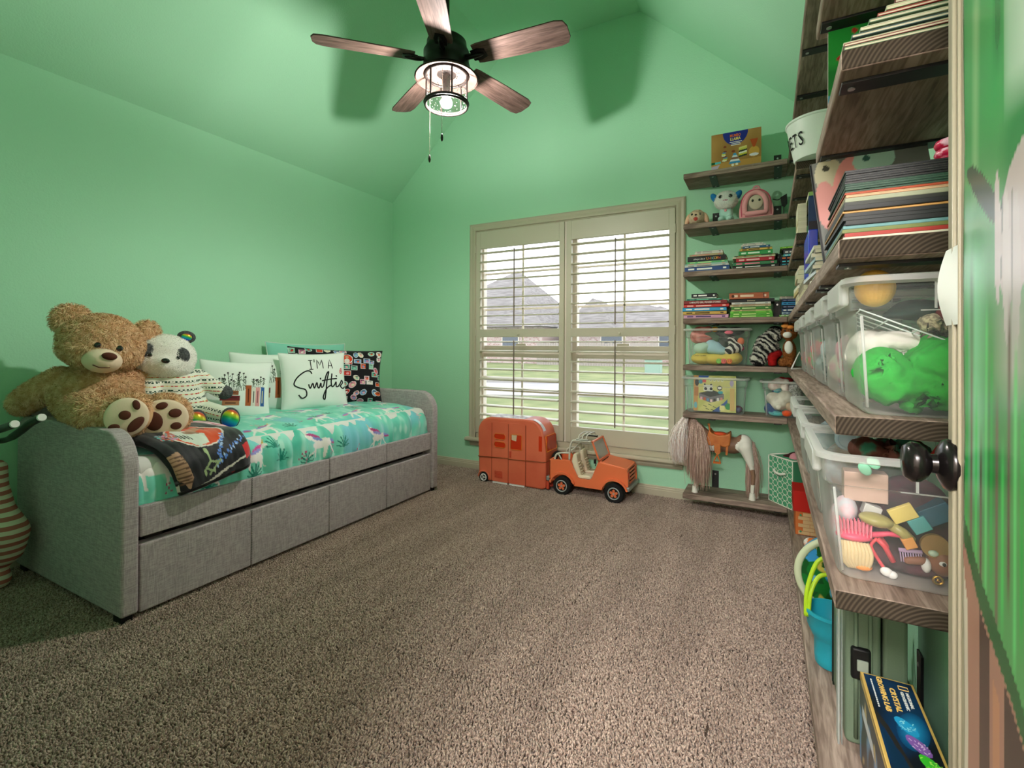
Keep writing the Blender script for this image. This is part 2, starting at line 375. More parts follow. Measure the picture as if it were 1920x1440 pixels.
# ------------------------------------------------------------ the room
XW, ZW, ZC, X1, X2 = 3.78, 2.60, 3.765, 1.27, 2.51
GREEN = mat('mint_paint', (166, 219, 184), .75, .15, bump=.35, bscale=110)
TRIM = mat('cream_trim_paint', (184, 176, 154), .45, .3)
WHITE = mat('shutter_paint', (192, 186, 166), .4, .35)
VINYL = mat('window_vinyl', (222, 214, 202), .4, .35)
CARPET = mat('carpet_backing', (74, 62, 54), .95, .05, col2=(98, 84, 74), nscale=60)
GLASS = clear_mat('window_glass', (235, 245, 250), .04, .05)
BLACK = mat('black_metal', (22, 22, 24), .45, .5)
DARK = mat('dark_shade', (14, 14, 14), .9, .05)

struct('floor', MB().box((-.12, -5.7, -.06), (XW + .6, .0, 0)), CARPET)
struct('wall_left', MB().box((-.12, -3.84, -.06), (0, .14, ZW)), GREEN)
struct('wall_right', MB().box((XW, -3.84, -.06), (XW + .12, .14, ZW)), GREEN)
mb = MB(); WX0, WX1, WZ0, WZ1 = 1.0, 2.806, .30, 2.205
mb.box((0, 0, -.06), (WX0, .14, ZW)).box((WX1, 0, -.06), (XW, .14, ZW)).box((WX0, 0, -.06), (WX1, .14, WZ0)).box((WX0, 0, WZ1), (WX1, .14, ZW))
mb.prism([(0, ZW), (XW, ZW), (X2, ZC), (X1, ZC)], 'y', 0, .14)
struct('wall_window', mb, GREEN)
mb = MB(); DX0, DX1, DZ = 2.80, 3.66, 2.06
mb.box((0, -3.84, -.06), (DX0, -3.72, ZW)).box((DX1, -3.84, -.06), (XW, -3.72, ZW)).box((DX0, -3.84, DZ), (DX1, -3.72, ZW)).prism([(0, ZW), (XW, ZW), (X2, ZC), (X1, ZC)], 'y', -3.84, -3.72)
struct('wall_back', mb, GREEN)
mb = MB().prism([(-.12, ZW - .11), (-.12, ZW + .02), (X1, ZC + .12), (X1, ZC), (0, ZW)], 'y', -3.84, .14)
mb.prism([(X1, ZC), (X1, ZC + .12), (X2, ZC + .12), (X2, ZC)], 'y', -3.84, .14)
mb.prism([(X2, ZC), (X2, ZC + .12), (XW + .12, ZW + .02), (XW + .12, ZW - .11), (XW, ZW)], 'y', -3.84, .14)
struct('ceiling', mb, GREEN)
HALLP = mat('hall_paint', (205, 200, 188), .8, .1)
mb = MB().box((1.9, -5.7, -.06), (2.0, -3.84, 2.5)).box((4.3, -5.7, -.06), (4.4, -3.84, 2.5)).box((1.9, -5.8, -.06), (4.4, -5.7, 2.5)).box((1.9, -5.8, 2.45), (4.4, -3.84, 2.55)).box((2.0, -3.86, -.06), (DX0, -3.842, 2.5)).box((DX1, -3.86, -.06), (4.3, -3.842, 2.5)).box((DX0, -3.86, DZ), (DX1, -3.842, 2.5))
struct('wall_hall', mb, HALLP)
prof = [(0, 0), (.015, 0), (.015, .052), (.011, .056), (.011, .066), (.007, .071), (.007, .079), (0, .084)]
struct('baseboard_window', MB().prism([(-a, z) for a, z in prof], 'x', 0, XW), TRIM)
struct('baseboard_left', MB().prism([(a, z) for a, z in prof], 'y', -3.72, 0), TRIM)
struct('baseboard_right', MB().prism([(XW - a, z) for a, z in prof], 'y', -3.72, 0), TRIM)
mb = MB()
for x in (DX0 - .0, DX1 - .02): mb.box((x, -3.86, 0), (x + .02, -3.70, DZ))
mb.box((DX0, -3.86, DZ - .02), (DX1, -3.70, DZ))
struct('trim_1', mb, TRIM)

# carpet pile: one patch of tufts repeated over the floor
def carpet():
    T = .30; n = 46; i, j = np.meshgrid(np.arange(n), np.arange(n)); N = n * n
    x = (i.ravel() + RNG.uniform(-.45, .45, N)) / n * T - T / 2; y = (j.ravel() + RNG.uniform(-.45, .45, N)) / n * T - T / 2
    VV = []; a0 = RNG.uniform(0, 2 * PI, N); tilt = RNG.normal(0, .0042, (N, 2)); h = RNG.uniform(.007, .013, N)
    for lv, (rr, hz) in enumerate(((.0030, 0), (.0038, .55), (.0022, 1))):
        for k in range(4):
            a = a0 + k * PI / 2 + lv * .6
            VV.append(np.stack([x + tilt[:, 0] * hz + rr * np.cos(a), y + tilt[:, 1] * hz + rr * np.sin(a), h * hz], 1))
    V = np.stack(VV, 1).reshape(-1, 3); b = np.arange(N)[:, None] * 12; F = []
    for lv in range(2):
        for k in range(4): F.append(b + np.array([[lv * 4 + k, lv * 4 + (k + 1) % 4, lv * 4 + 4 + (k + 1) % 4, lv * 4 + 4 + k]]))
    F.append(b + np.array([[8, 9, 10, 11]])); F = np.concatenate(F)
    me = bpy.data.meshes.new('carpet_pile'); me.from_pydata(V.tolist(), [], F.tolist()); me.polygons.foreach_set('use_smooth', [True] * len(me.polygons))
    m = bpy.data.materials.new('carpet_yarn'); m.use_nodes = True; nn = m.node_tree.nodes; L = m.node_tree.links; b = nn['Principled BSDF']; b.inputs['Roughness'].default_value = .95; b.inputs['Specular IOR Level'].default_value = .05
    b.inputs['Sheen Weight'].default_value = .25
    g = nn.new('ShaderNodeNewGeometry')
    a = nn.new('ShaderNodeTexNoise'); a.inputs['Scale'].default_value = 140; a.inputs['Detail'].default_value = 2; L.new(g.outputs['Position'], a.inputs['Vector'])
    mp = nn.new('ShaderNodeMapping'); mp.inputs['Scale'].default_value = (7, 1.3, 1); mp.inputs['Rotation'].default_value = (0, 0, .12); L.new(g.outputs['Position'], mp.inputs['Vector'])
    c = nn.new('ShaderNodeTexNoise'); c.inputs['Scale'].default_value = 1; c.inputs['Detail'].default_value = 4; L.new(mp.outputs[0], c.inputs['Vector'])
    r = nn.new('ShaderNodeValToRGB'); e = r.color_ramp.elements; e[0].position = .36; e[0].color = srgb(124, 102, 89); e[1].position = .64; e[1].color = srgb(200, 178, 162); L.new(a.outputs['Fac'], r.inputs['Fac'])
    r2 = n2 = nn.new('ShaderNodeValToRGB'); e = r2.color_ramp.elements; e[0].position = .38; e[0].color = (.82, .81, .80, 1); e[1].position = .62; e[1].color = (1, 1, 1, 1); L.new(c.outputs['Fac'], r2.inputs['Fac'])
    mx = nn.new('ShaderNodeMix'); mx.data_type = 'RGBA'; mx.blend_type = 'MULTIPLY'; mx.inputs['Factor'].default_value = 1; L.new(r.outputs['Color'], mx.inputs['A']); L.new(r2.outputs['Color'], mx.inputs['B']); L.new(mx.outputs['Result'], b.inputs['Base Color'])
    me.materials.append(m)
    o = bpy.data.objects.new('carpet_pile', me); COL.objects.link(o); o.parent = bpy.data.objects['floor']; o.matrix_parent_inverse = Matrix.Translation(-bpy.data.objects['floor'].location); o['kind'] = 'stuff'
    ng = bpy.data.node_groups.new('carpet_tiles', 'GeometryNodeTree'); ng.interface.new_socket('Geometry', in_out='INPUT', socket_type='NodeSocketGeometry'); ng.interface.new_socket('Geometry', in_out='OUTPUT', socket_type='NodeSocketGeometry')
    N_ = ng.nodes; K = ng.links; gi = N_.new('NodeGroupInput'); go = N_.new('NodeGroupOutput'); gr = N_.new('GeometryNodeMeshGrid'); nx, ny = 13, 13
    gr.inputs['Size X'].default_value = T * (nx - 1); gr.inputs['Size Y'].default_value = T * (ny - 1); gr.inputs['Vertices X'].default_value = nx; gr.inputs['Vertices Y'].default_value = ny
    tr = N_.new('GeometryNodeTransform'); tr.inputs['Translation'].default_value = (T * nx / 2 - .06, -T * ny / 2 + .02, .0); K.new(gr.outputs['Mesh'], tr.inputs['Geometry'])
    ip = N_.new('GeometryNodeInstanceOnPoints'); K.new(tr.outputs[0], ip.inputs['Points']); K.new(gi.outputs[0], ip.inputs['Instance'])
    rv = N_.new('FunctionNodeRandomValue'); rv.data_type = 'INT'; rv.inputs[4].default_value = 0; rv.inputs[5].default_value = 3
    mu = N_.new('ShaderNodeMath'); mu.operation = 'MULTIPLY'; mu.inputs[1].default_value = PI / 2; K.new(rv.outputs[2], mu.inputs[0])
    cx = N_.new('ShaderNodeCombineXYZ'); K.new(mu.outputs[0], cx.inputs['Z']); K.new(cx.outputs[0], ip.inputs['Rotation']); K.new(ip.outputs[0], go.inputs[0])
    md = o.modifiers.new('tiles', 'NODES'); md.node_group = ng
carpet()

# ------------------------------------------------------------ window, casing, shutters
wf = MB()
for a, b, mx in ((1.0, 1.886, 1.448), (1.92, 2.806, 2.37)):
    wf.box((a, .07, WZ0), (a + .055, .13, WZ1)).box((b - .055, .07, WZ0), (b, .13, WZ1)).box((a, .07, WZ1 - .05), (b, .13, WZ1)).box((a, .07, WZ0), (b, .13, WZ0 + .07))
    wf.box((a, .085, 1.10), (b, .125, 1.145)).box((a + .02, .075, 1.04), (b - .02, .115, 1.095))
    wf.box((mx - .009, .10, 1.1), (mx + .009, .112, WZ1)).box((mx - .009, .09, .35), (mx + .009, .102, 1.08))
    for z in (1.813, 1.48): wf.box((a, .10, z - .009), (b, .112, z + .009))
    wf.box((a, .09, .735 - .009), (b, .102, .735 + .009))
    wf.box((mx - .05, .06, 1.145), (mx + .05, .085, 1.165))
wf.box((1.886, .0, WZ0), (1.92, .135, WZ1))
win = struct('window_1', wf, VINYL, bevel=.003)
for a, b in ((1.05, 1.84), (1.97, 2.755)):
    for z0, z1, y in ((1.13, 2.16, .108), (.36, 1.05, .096)): obj('pane', MB().box((a, y - .001, z0), (b, y + .001, z1)), GLASS, win)
CX0, CX1, CZ1 = .950, 2.856, 2.265
cas = MB()
pr = [(0, .0), (0, -.012), (.012, -.020), (.03, -.016), (.05, -.022), (.064, -.022), (.070, -.010), (.070, 0)]
# mitred casing on three sides
def mitre(mb, path, prof):
    rings = []
    for (x, z, dx, dz) in path: rings.append([(x + dx * u, v, z + dz * u) for u, v in prof])
    mb.ring(rings)
mitre(cas, [(CX0, .30, 1, 0), (CX0, CZ1, 1, -1), (CX1, CZ1, -1, -1), (CX1, .30, -1, 0)], pr)
obj('casing', cas, TRIM, win)
obj('sill', MB().prism([(.0, .268), (-.045, .268), (-.052, .276), (-.052, .292), (-.045, .302), (0, .302)], 'x', .925, 2.88), TRIM, win, bevel=.002)
obj('apron', MB().prism([(0, .225), (-.012, .225), (-.022, .245), (-.022, .256), (-.030, .268), (0, .268)], 'x', .965, 2.842), TRIM, win)
CS = mat('caulk', (180, 176, 158), .5)
obj('jamb', MB().box((1.0, -.012, .30), (1.028, .07, 2.2)).box((2.785, -.012, .30), (2.806, .07, 2.2)).box((1.0, -.012, 2.19), (2.806, .07, 2.205)).box((1.0, -.012, .30), (2.806, .07, .345)), TRIM, win)
LOUV = [(-.038, -.0035), (-.034, -.0052), (0, -.0058), (.034, -.0052), (.038, -.0035), (.038, .0035), (.034, .0052), (0, .0058), (-.034, .0052), (-.038, .0035)]
def louver(x0, x1, z, a):
    c, s = math.cos(a), math.sin(a); mb = MB().prism([(-.005 + u * c - v * s, z + u * s + v * c) for u, v in LOUV], 'x', x0, x1)
    return mb
for k, (x0, x1, lab, tx) in enumerate(((1.030, 1.893, 'cream louvred shutter over the half of the window nearer the daybed', 1.438), (1.914, 2.783, 'cream louvred shutter over the half of the window nearer the wall shelves', 2.3375))):
    T = thing('window_shutter', lab, 'shutter', ((x0 + x1) / 2, -.005, .35), group='shutters on the window')
    a, b = x0 + .044, x1 - .044; y0, y1 = -.022, .010
    for xa, xb in ((x0, a), (b, x1)): obj('stile', MB().box((xa, y0, .35), (xb, y1, 2.186)), WHITE, T, bevel=.002)
    for za, zb in ((2.03, 2.186), (1.222, 1.292), (.35, .478)): obj('rail', MB().box((a, y0, za), (b, y1, zb)), WHITE, T, bevel=.002)
    for z0, z1 in ((1.292, 2.03), (.478, 1.222)):
        for i in range(9):
            z = z0 + (z1 - z0) * (i + .5) / 9 + (.0 if i else 0)
            obj('louver', louver(a + .001, b - .001, z, R(2.5 if k else 4) + (R(16) if (k == 0 and z < 1 and i == 4) else 0)), WHITE, T, smooth=40)
        obj('tilt_rod', MB().box((tx - .0045, -.058, z0 + .025), (tx + .0045, -.047, z1 - .03)), mat('backlit_tilt_rod', (120, 108, 96), .5), T, bevel=.002)  # darker than the shutters: backlit tone put into the rod's colour
    obj('latch', MB().cyl((tx + .03, -.03, 1.245), (tx + .03, -.02, 1.245), .006).ell((tx + .03, -.032, 1.245), (.008, .006, .011)), WHITE, T, smooth=60)
    hx = x0 - .004 if k == 0 else x1 + .004
    for z in (2.03, 1.27, .52): obj('hinge', MB().cyl((hx, -.028, z - .033), (hx, -.028, z + .033), .0045, 8), WHITE, T, smooth=60)

# ------------------------------------------------------------ outside
GRASS = mat('lawn_grass', (92, 104, 66), .95, .05, col2=(124, 128, 88), nscale=1.1, detail=8, bump=.4, bscale=30)
ROADM = mat('road_concrete', (140, 138, 142), .9, .1, col2=(160, 158, 162), nscale=.5)
KERB = mat('kerb_concrete', (150, 146, 140), .9, .1)
struct('lawn', MB().box((-60, .3, -.6), (40, 70, -.30)), GRASS)
def along(mb, y0, y1, z0, z1, s=.14): mb.add([(x, y + s * (x + 2), z) for z in (z0, z1) for (x, y) in ((-60, y0), (30, y0), (30, y1), (-60, y1))], [(0, 3, 2, 1), (4, 5, 6, 7), (0, 1, 5, 4), (1, 2, 6, 5), (2, 3, 7, 6), (3, 0, 4, 7)])
mb = MB(); along(mb, 9.2, 14.0, -.32, -.285, .42); struct('street', mb, ROADM)
mb = MB(); along(mb, 14.0, 14.35, -.32, -.2, .42); along(mb, 8.9, 9.2, -.32, -.27, .42); struct('kerb', mb, KERB)
BRICK = bpy.data.materials.new('far_brick'); BRICK.use_nodes = True
_n = BRICK.node_tree.nodes; _t = _n.new('ShaderNodeTexCoord'); _b = _n.new('ShaderNodeTexBrick'); _mp = _n.new('ShaderNodeMapping'); _mp.inputs['Rotation'].default_value = (R(90), 0, 0)
_b.inputs['Scale'].default_value = 2.2; _b.inputs['Color1'].default_value = srgb(150, 112, 104); _b.inputs['Color2'].default_value = srgb(190, 168, 162); _b.inputs['Mortar'].default_value = srgb(200, 192, 188)
BRICK.node_tree.links.new(_t.outputs['Object'], _mp.inputs['Vector']); BRICK.node_tree.links.new(_mp.outputs[0], _b.inputs['Vector']); BRICK.node_tree.links.new(_b.outputs['Color'], _n['Principled BSDF'].inputs['Base Color'])
ROOF = mat('far_shingles', (104, 99, 97), .95, .05, col2=(134, 129, 127), nscale=2, stretch=(.6, 1, 6), detail=6)
DARKG = mat('far_window_glass', (70, 78, 90), .2, .5)
def house(name, lab, x0, x1, y0, y1, zb, ze, ridge, zr, hips=(), wins=()):
    T = thing(name, lab, 'house', ((x0 + x1) / 2, y0, zb))
    obj('wall', MB().box((x0 + .5, y0 + .5, zb), (x1 - .5, y1 - .5, ze)), BRICK, T)
    a, b = ridge; ym = (y0 + y1) / 2
    mb = MB().add([(x0, y0, ze), (x1, y0, ze), (x1, y1, ze), (x0, y1, ze), (a, ym, zr), (b, ym, zr)], [(0, 1, 5, 4), (1, 2, 5), (2, 3, 4, 5), (3, 0, 4), (3, 2, 1, 0)])
    obj('roof', mb, ROOF, T)
    for hx, hw, hz in hips:
        obj('roof_hip', MB().add([(hx - hw, y0 - .6, ze), (hx + hw, y0 - .6, ze), (hx, y0 + hw * .6, hz), (hx, ym, hz), (hx - hw, ym, ze), (hx + hw, ym, ze)], [(0, 1, 2), (1, 5, 3, 2), (0, 2, 3, 4), (0, 4, 5, 1)]), ROOF, T)
    for wx, ww, z0, z1 in wins:
        f = obj('window', MB().box((wx - ww / 2, y0 + .42, z0), (wx + ww / 2, y0 + .52, z1)), VINYL, T)
        obj('pane', MB().box((wx - ww / 2 + .08, y0 + .40, z0 + .08), (wx + ww / 2 - .08, y0 + .43, z1 - .08)), DARKG, f)
house('brick_house', 'brick house with tall grey hip roof across the street', -28, -12.1, 31, 43, -.3, 2.7, (-18.3, -17.3), 8.1, hips=((-14.8, 2.6, 5.0),), wins=((-20, 1.6, .6, 2.2), (-15.5, 1.6, .6, 2.2)))
house('brick_house', 'lower brick house with long grey gabled roof, farther along the street', -11.9, 2, 33, 43, -.3, 2.5, (-8.6, -6.4), 4.9, hips=((-9.4, 2.4, 5.1), (-4.0, 2.6, 4.3)), wins=((-7.5, 1.8, .6, 2.1), (-3, 1.8, .6, 2.1)))
mb = MB().box((-2.45, 22.4, -.3), (-1.65, 23.1, .42)); T = thing('utility_box', 'green metal utility box on the far lawn', 'utility box', (-2.05, 22.7, -.3))
obj('cabinet', mb, mat('utility_green', (132, 158, 142), .6), T, bevel=.03); obj('lid', MB().box((-2.48, 22.37, .42), (-1.62, 23.13, .50)), mat('utility_green', (132, 158, 142), .6), T, bevel=.02)
FEN = mat('far_fence_wood', (150, 140, 132), .9)
fe = thing('board_fence', 'grey board fence between the two brick houses', 'fence', (-8, 30, -.3))
for i in range(46): obj('board', MB().box((-12.4 + i * .2, 30, -.3), (-12.22 + i * .2, 30.03, 1.35 + .03 * (i % 3))), FEN, fe)
# ------------------------------------------------------------ daybed
LINEN = weave_mat('grey_linen', (150, 141, 142), (182, 173, 173))
BLK = mat('black_plastic', (18, 18, 18), .5)
db = thing('daybed', 'grey linen upholstered daybed with trundle against the left wall', 'daybed', (.56, -1.74, 0))
for y0, y1 in ((-2.795, -2.733), (-.757, -.695)):
    obj('arm', MB().prism(rrect(.045, .035, 1.105, .785, [.01, .012, .15, .10], 8), 'y', y0, y1), LINEN, db, bevel=.012, seg=3)
    for x in (.10, 1.05): obj('foot', MB().box((x - .03, y0 + .008, .0), (x + .03, y1 - .008, .037)), BLK, db, bevel=.004)
obj('backrest', MB().prism(rrect(-2.76, .30, -.73, .955, [.02, .02, .16, .16], 8), 'x', .018, .085), LINEN, db, bevel=.014, seg=3)
for nm, z0, z1, xo in (('front_rail', .337, .466, 1.055), ('trundle_front', .024, .306, 1.052)):
    mb = MB()
    for i in range(4):
        y = -2.722 + i * .49; mb.box((xo - .03, y + .0008, z0), (1.0875, y + .4892, z1))
    o = obj(nm, mb, LINEN, db, bevel=.006, seg=3)
st = MB()
for i in range(3):
    y = -2.722 + (i + 1) * .49
    for z in np.arange(.03, .30, .009): st.box((1.0868, y + .003, z), (1.0888, y + .0045, z + .005))
    for z in np.arange(.345, .462, .009): st.box((1.0868, y + .003, z), (1.0888, y + .0045, z + .005))
obj('stitching', st, mat('stitch_thread', (70, 70, 70), .9), db)['kind'] = 'stuff'
obj('trundle_shade_box', MB().box((.12, -2.70, .06), (1.02, -.79, .295)), DARK, db)  # near-black box stands in for the shadow in the gap under the rail
mb = MB()
for i in range(14): mb.box((.14, -2.68 + i * .14, .30), (1.03, -2.61 + i * .14, .318))
obj('slats', mb, mat('slat_wood', (40, 36, 32), .8), db)['kind'] = 'stuff'
obj('mattress', MB().prism(rrect(.10, .33, 1.04, .655, [.02, .02, .06, .05]), 'y', -2.71, -.775), mat('mattress_ticking', (225, 225, 220), .9), db, bevel=.01)

# ------------------------------------------------------------ comforter: print and gathers
def comforter():
    Wd, H = 620, 200                                  # along the bed, back to front
    c = Canvas(Wd, H, (116, 214, 190)); asp = 1.95 / 1.28
    c.noise((150, 226, 208), 9, .0, .5, 3); c.noise((70, 184, 160), 6, .1, .35, 8, amt=.8); c.noise((176, 232, 214), 16, .22, .3, 5); c.noise((120, 200, 210), 5, .2, .3, 15)
    def unicorn(x, y, s, fl=1, hair=(214, 74, 150), leg=(150, 150, 215)):
        E = lambda dx, dy, rx, ry, col, r=0: c.ellipse(x + dx * s * fl / asp, y + dy * s, rx * s / asp, ry * s, col, r * fl)
        Q = lambda pts, col: c.poly([(x + a * s * fl / asp, y + b * s) for a, b in pts], col)
        wcol = (240, 236, 232)
        E(0, 0, 1.0, .42, wcol, .25); E(.85, -.62, .30, .62, wcol, .6); E(1.2, -1.0, .42, .22, wcol, .35)
        for a in ((-.7, .2, -1.3, 1.1), (-.4, .3, -.3, 1.3), (.5, .3, 1.3, 1.0), (.7, .2, .7, 1.2)):
            Q([(a[0] - .14, a[1]), (a[0] + .14, a[1]), (a[2] + .08, a[3]), (a[2] - .08, a[3])], wcol)
        E(.62, -.85, .22, .55, hair, .9); E(.3, -.5, .2, .42, leg, 1.1); E(-1.25, -.05, .5, .16, leg, -.6); E(-1.35, .15, .4, .13, hair, -.3)
        Q([(1.25, -1.2), (1.4, -1.15), (1.6, -1.75)], (236, 190, 90))
    RN = random.Random(5)
    for i, (x, y, s, fl) in enumerate(((.34, .73, .052, 1), (.48, .90, .050, -1), (.56, .70, .05, 1), (.70, .72, .055, 1), (.72, .93, .046, -1), (.85, .74, .05, -1), (.93, .58, .04, 1), (.03, .86, .06, 1), (.13, .93, .055, -1),
                                      (.30, .40, .05, -1), (.45, .52, .045, 1), (.62, .45, .05, -1), (.78, .50, .045, 1), (.9, .30, .045, 1), (.22, .62, .045, 1), (.39, .20, .04, 1), (.55, .15, .045, -1), (.26, .90, .045, 1))):
        unicorn(x, y, s, fl, hair=RN.choice([(214, 74, 150), (226, 120, 170), (186, 70, 130)]), leg=RN.choice([(150, 150, 215), (120, 140, 200)]))
    for i in range(70):
        x, y = RN.random(), RN.random(); k = RN.random()
        if k < .4:
            for j in range(5): c.ellipse(x + RN.uniform(-.012, .012), y + RN.uniform(-.02, .02), .0024, .0036, (186, 52, 110))
        elif k < .75:
            for a in range(7): t = a / 6 * PI; c.line([(x, y), (x + .02 * math.cos(t), y - .045 * math.sin(t) - .01)], .0028, (20, 130, 110), asp)
        else:
            for j in range(7): c.ellipse(x + RN.uniform(-.014, .014), y + RN.uniform(-.018, .018), .003, .0045, (240, 176, 176))
    # the plain end showing a big printed shape by the near arm
    prof = spline([(.06, .66, 0), (.30, .675, 0), (.60, .682, 0), (.85, .672, 0), (.97, .650, 0), (1.035, .612, 0), (1.058, .560, 0), (1.060, .50, 0), (1.052, .445, 0)], 30)
    P2 = np.array(prof)[:, :2]; d = np.r_[0, np.cumsum(np.linalg.norm(np.diff(P2, axis=0), axis=1))]; d /= d[-1]
    t = np.linspace(0, 1, H); px = np.interp(t, d, P2[:, 0]); pz = np.interp(t, d, P2[:, 1])
    tx, tz = np.gradient(px), np.gradient(pz); ln = np.hypot(tx, tz); nx, nz_ = -tz / ln, tx / ln
    yy = np.linspace(-2.722, -.768, Wd); Y = np.tile(yy, (H, 1)); T = np.tile(t[:, None], (1, Wd))
    k = np.clip((T - .74) / .26, 0, 1); ph = np.array([mnoise.noise(Vector((y * 2.1, 3, 0))) for y in yy])
    ph2 = np.array([mnoise.noise(Vector((y * 14, 9, 0))) for y in yy]); ph3 = np.array([mnoise.noise(Vector((y * 30, 19, 0))) for y in yy])
    gath = (.017 * ph2 + .010 * ph3)[None, :] * np.clip(k * 1.6, 0, 1)
    gath += .009 * np.sin(yy * 55 + 5 * ph)[None, :] * k * (1 - k) * 2
    und = np.empty((H, Wd))
    for j in range(0, H):
        for i in range(Wd): und[j, i] = mnoise.noise(Vector((yy[i] * 6 + .9 * t[j] * 6, t[j] * 3, 0))) * .012 + mnoise.noise(Vector((yy[i] * 16, t[j] * 11, 4))) * .004
    seam = -.008 * np.exp(-((T - .80) / .010) ** 2)
    D = gath + und * (1 - .5 * k) + seam
    endn = np.exp(-(yy + 2.722) / .05) + np.exp((yy + .768) / .05); D = D - .035 * endn[None, :] * (1 - k * .6)
    D[T > .97] *= .6
    P = np.stack([px[:, None] + nx[:, None] * D, Y, pz[:, None] + nz_[:, None] * D], -1)
    m = T > .76; m = T
    me = grid_mesh('comforter', P, c)
    o = obj('comforter', me, vcol_mat('comforter_print', .5, .2, .15, 90), smooth=180, recalc=False)
    sol = o.modifiers.new('thick', 'SOLIDIFY'); sol.thickness = .012; sol.offset = -1
    j = int(.80 * (H - 1)); obj('piping', MB().tube([(float(P[j, i, 0]) + .002, float(P[j, i, 1]), float(P[j, i, 2]) + .003) for i in range(6, Wd - 6, 4)], .0032, 6), mat('piping_green', (60, 130, 116), .7), o, smooth=180)
    return tag(o, 'aqua comforter printed with unicorns, gathered over the daybed mattress', 'comforter')
comforter()

# ------------------------------------------------------------ pillows
def pillow_pts(Wd, H, w, h, t, front=True, seed=0):
    u = np.linspace(-1, 1, Wd)[None, :]; v = np.linspace(-1, 1, H)[:, None]
    f = np.clip((1 - np.abs(u) ** 2.6) * (1 - np.abs(v) ** 2.6), 0, 1) ** .55
    pin = 1 - .07 * (1 - np.abs(v) ** 2) * np.abs(u) ** 3; pin2 = 1 - .07 * (1 - np.abs(u) ** 2) * np.abs(v) ** 3
    X = u * w / 2 * pin + 0 * v; Z = v * h / 2 * pin2 + 0 * u
    wr = np.empty((H, Wd))
    for j in range(H):
        for i in range(Wd): wr[j, i] = mnoise.noise(Vector((u[0, i] * 2.2 + seed, v[j, 0] * 2.2, seed))) * .012
    Y = -(f * t / 2 + wr * f)
    return np.stack([X, Y if front else -Y, Z], -1)
def pillow_surface(P):
    H, Wd = P.shape[:2]
    def at(u, v):           # u, v in -1..1 -> point just proud of the front
        i = (u + 1) / 2 * (Wd - 1); j = (v + 1) / 2 * (H - 1); i0, j0 = int(min(max(i, 0), Wd - 2)), int(min(max(j, 0), H - 2)); a, b = i - i0, j - j0
        q = P[j0, i0] * (1 - a) * (1 - b) + P[j0, i0 + 1] * a * (1 - b) + P[j0 + 1, i0] * (1 - a) * b + P[j0 + 1, i0 + 1] * a * b
        return (q[0], q[1] - .0022, q[2])
    return at
def pillow(name, label, loc, rot, w, h, t, m, canvas=None, seed=0, group=None, piping=None):
    T = thing(name, label, 'pillow', loc, rot, group)
    Wd, H = (canvas.w, canvas.h) if canvas else (44, 40)
    P = pillow_pts(Wd, H, w, h, t, True, seed); P[..., 2] += h / 2
    B = pillow_pts(40, 36, w, h, t, False, seed + 3)[::-1]; B[..., 2] += h / 2
    obj('front_cover', grid_mesh('front_cover', P[::-1] if False else P, canvas), m, T, local=True, recalc=False)
    obj('back_cover', grid_mesh('back_cover', B), mat('pillow_back', (225, 230, 224), .85), T, local=True, recalc=False)
    e = [tuple(P[0, i]) for i in range(0, Wd, 3)] + [tuple(P[j, -1]) for j in range(0, H, 3)] + [tuple(P[-1, i]) for i in range(Wd - 1, -1, -3)] + [tuple(P[j, 0]) for j in range(H - 1, -1, -3)]
    obj('piping', MB().tube(e + [e[0]], .003, 6), piping or mat('pillow_seam', (206, 216, 206), .85), T, smooth=180, local=True)
    return T, pillow_surface(P)
PW = mat('white_pillow_cloth', (232, 240, 232), .85, .1, bump=.15, bscale=25)
INK = mat('print_ink', (24, 24, 26), .8)
def stroke(T, at, pts, r=.0045, m=None, k=6, name='lettering', mb=None):
    """printed line laid on the pillow; pts in -1..1"""
    fin = [at(u, v) for u, v, *_ in spline([(a, b, 0) for a, b in pts], k)]
    M_ = MB() if mb is None else mb
    P = [Vector(p) for p in fin]; L_, R_ = [], []
    for i, p in enumerate(P):
        d = (P[min(i + 1, len(P) - 1)] - P[max(i - 1, 0)]); n = Vector((-d.z, 0, d.x)); n = n.normalized() * r if n.length > 0 else Vector((r, 0, 0))
        L_.append(tuple(p + n)); R_.append(tuple(p - n))
    n = len(P); M_.add(L_ + R_, [(i, i + 1, n + i + 1, n + i) for i in range(n - 1)])
    if mb is None: obj(name, M_, m or INK, T, local=True, recalc=False)
    return M_
# cream pillow with the slogan
sw, at = pillow('throw_pillow', 'square white throw pillow with black slogan lettering', (.315, -1.175, .655), (R(-13), 0, R(92)), .50, .415, .15, PW, seed=2)
PR = (R(-14), 0, R(66))
sw, at = pillow('throw_pillow', 'square white throw pillow with large black cursive slogan', (.50, -1.35, .668), PR, .47, .43, .13, PW, seed=2)
def ip(x, y):   # position on the front cover read off the printed layout (0..1 across, 0..1 down)
    return (x * 2 - 1, 1 - y * 2)
for ch, pts in {
    'i': [[(.43, .15), (.43, .32)], [(.40, .15), (.46, .15)], [(.40, .32), (.46, .32)]], 'apostrophe': [[(.49, .13), (.485, .19)]],
    'm': [[(.52, .31), (.53, .14), (.565, .25), (.60, .14), (.61, .31)]], 'a': [[(.69, .31), (.725, .14), (.76, .31)], [(.70, .26), (.75, .26)]]}.items():
    mb = MB()
    for p in pts: stroke(sw, at, [ip(*q) for q in p], .0028, k=2, mb=mb)
    obj('lettering', mb, INK, sw, local=True, recalc=False)
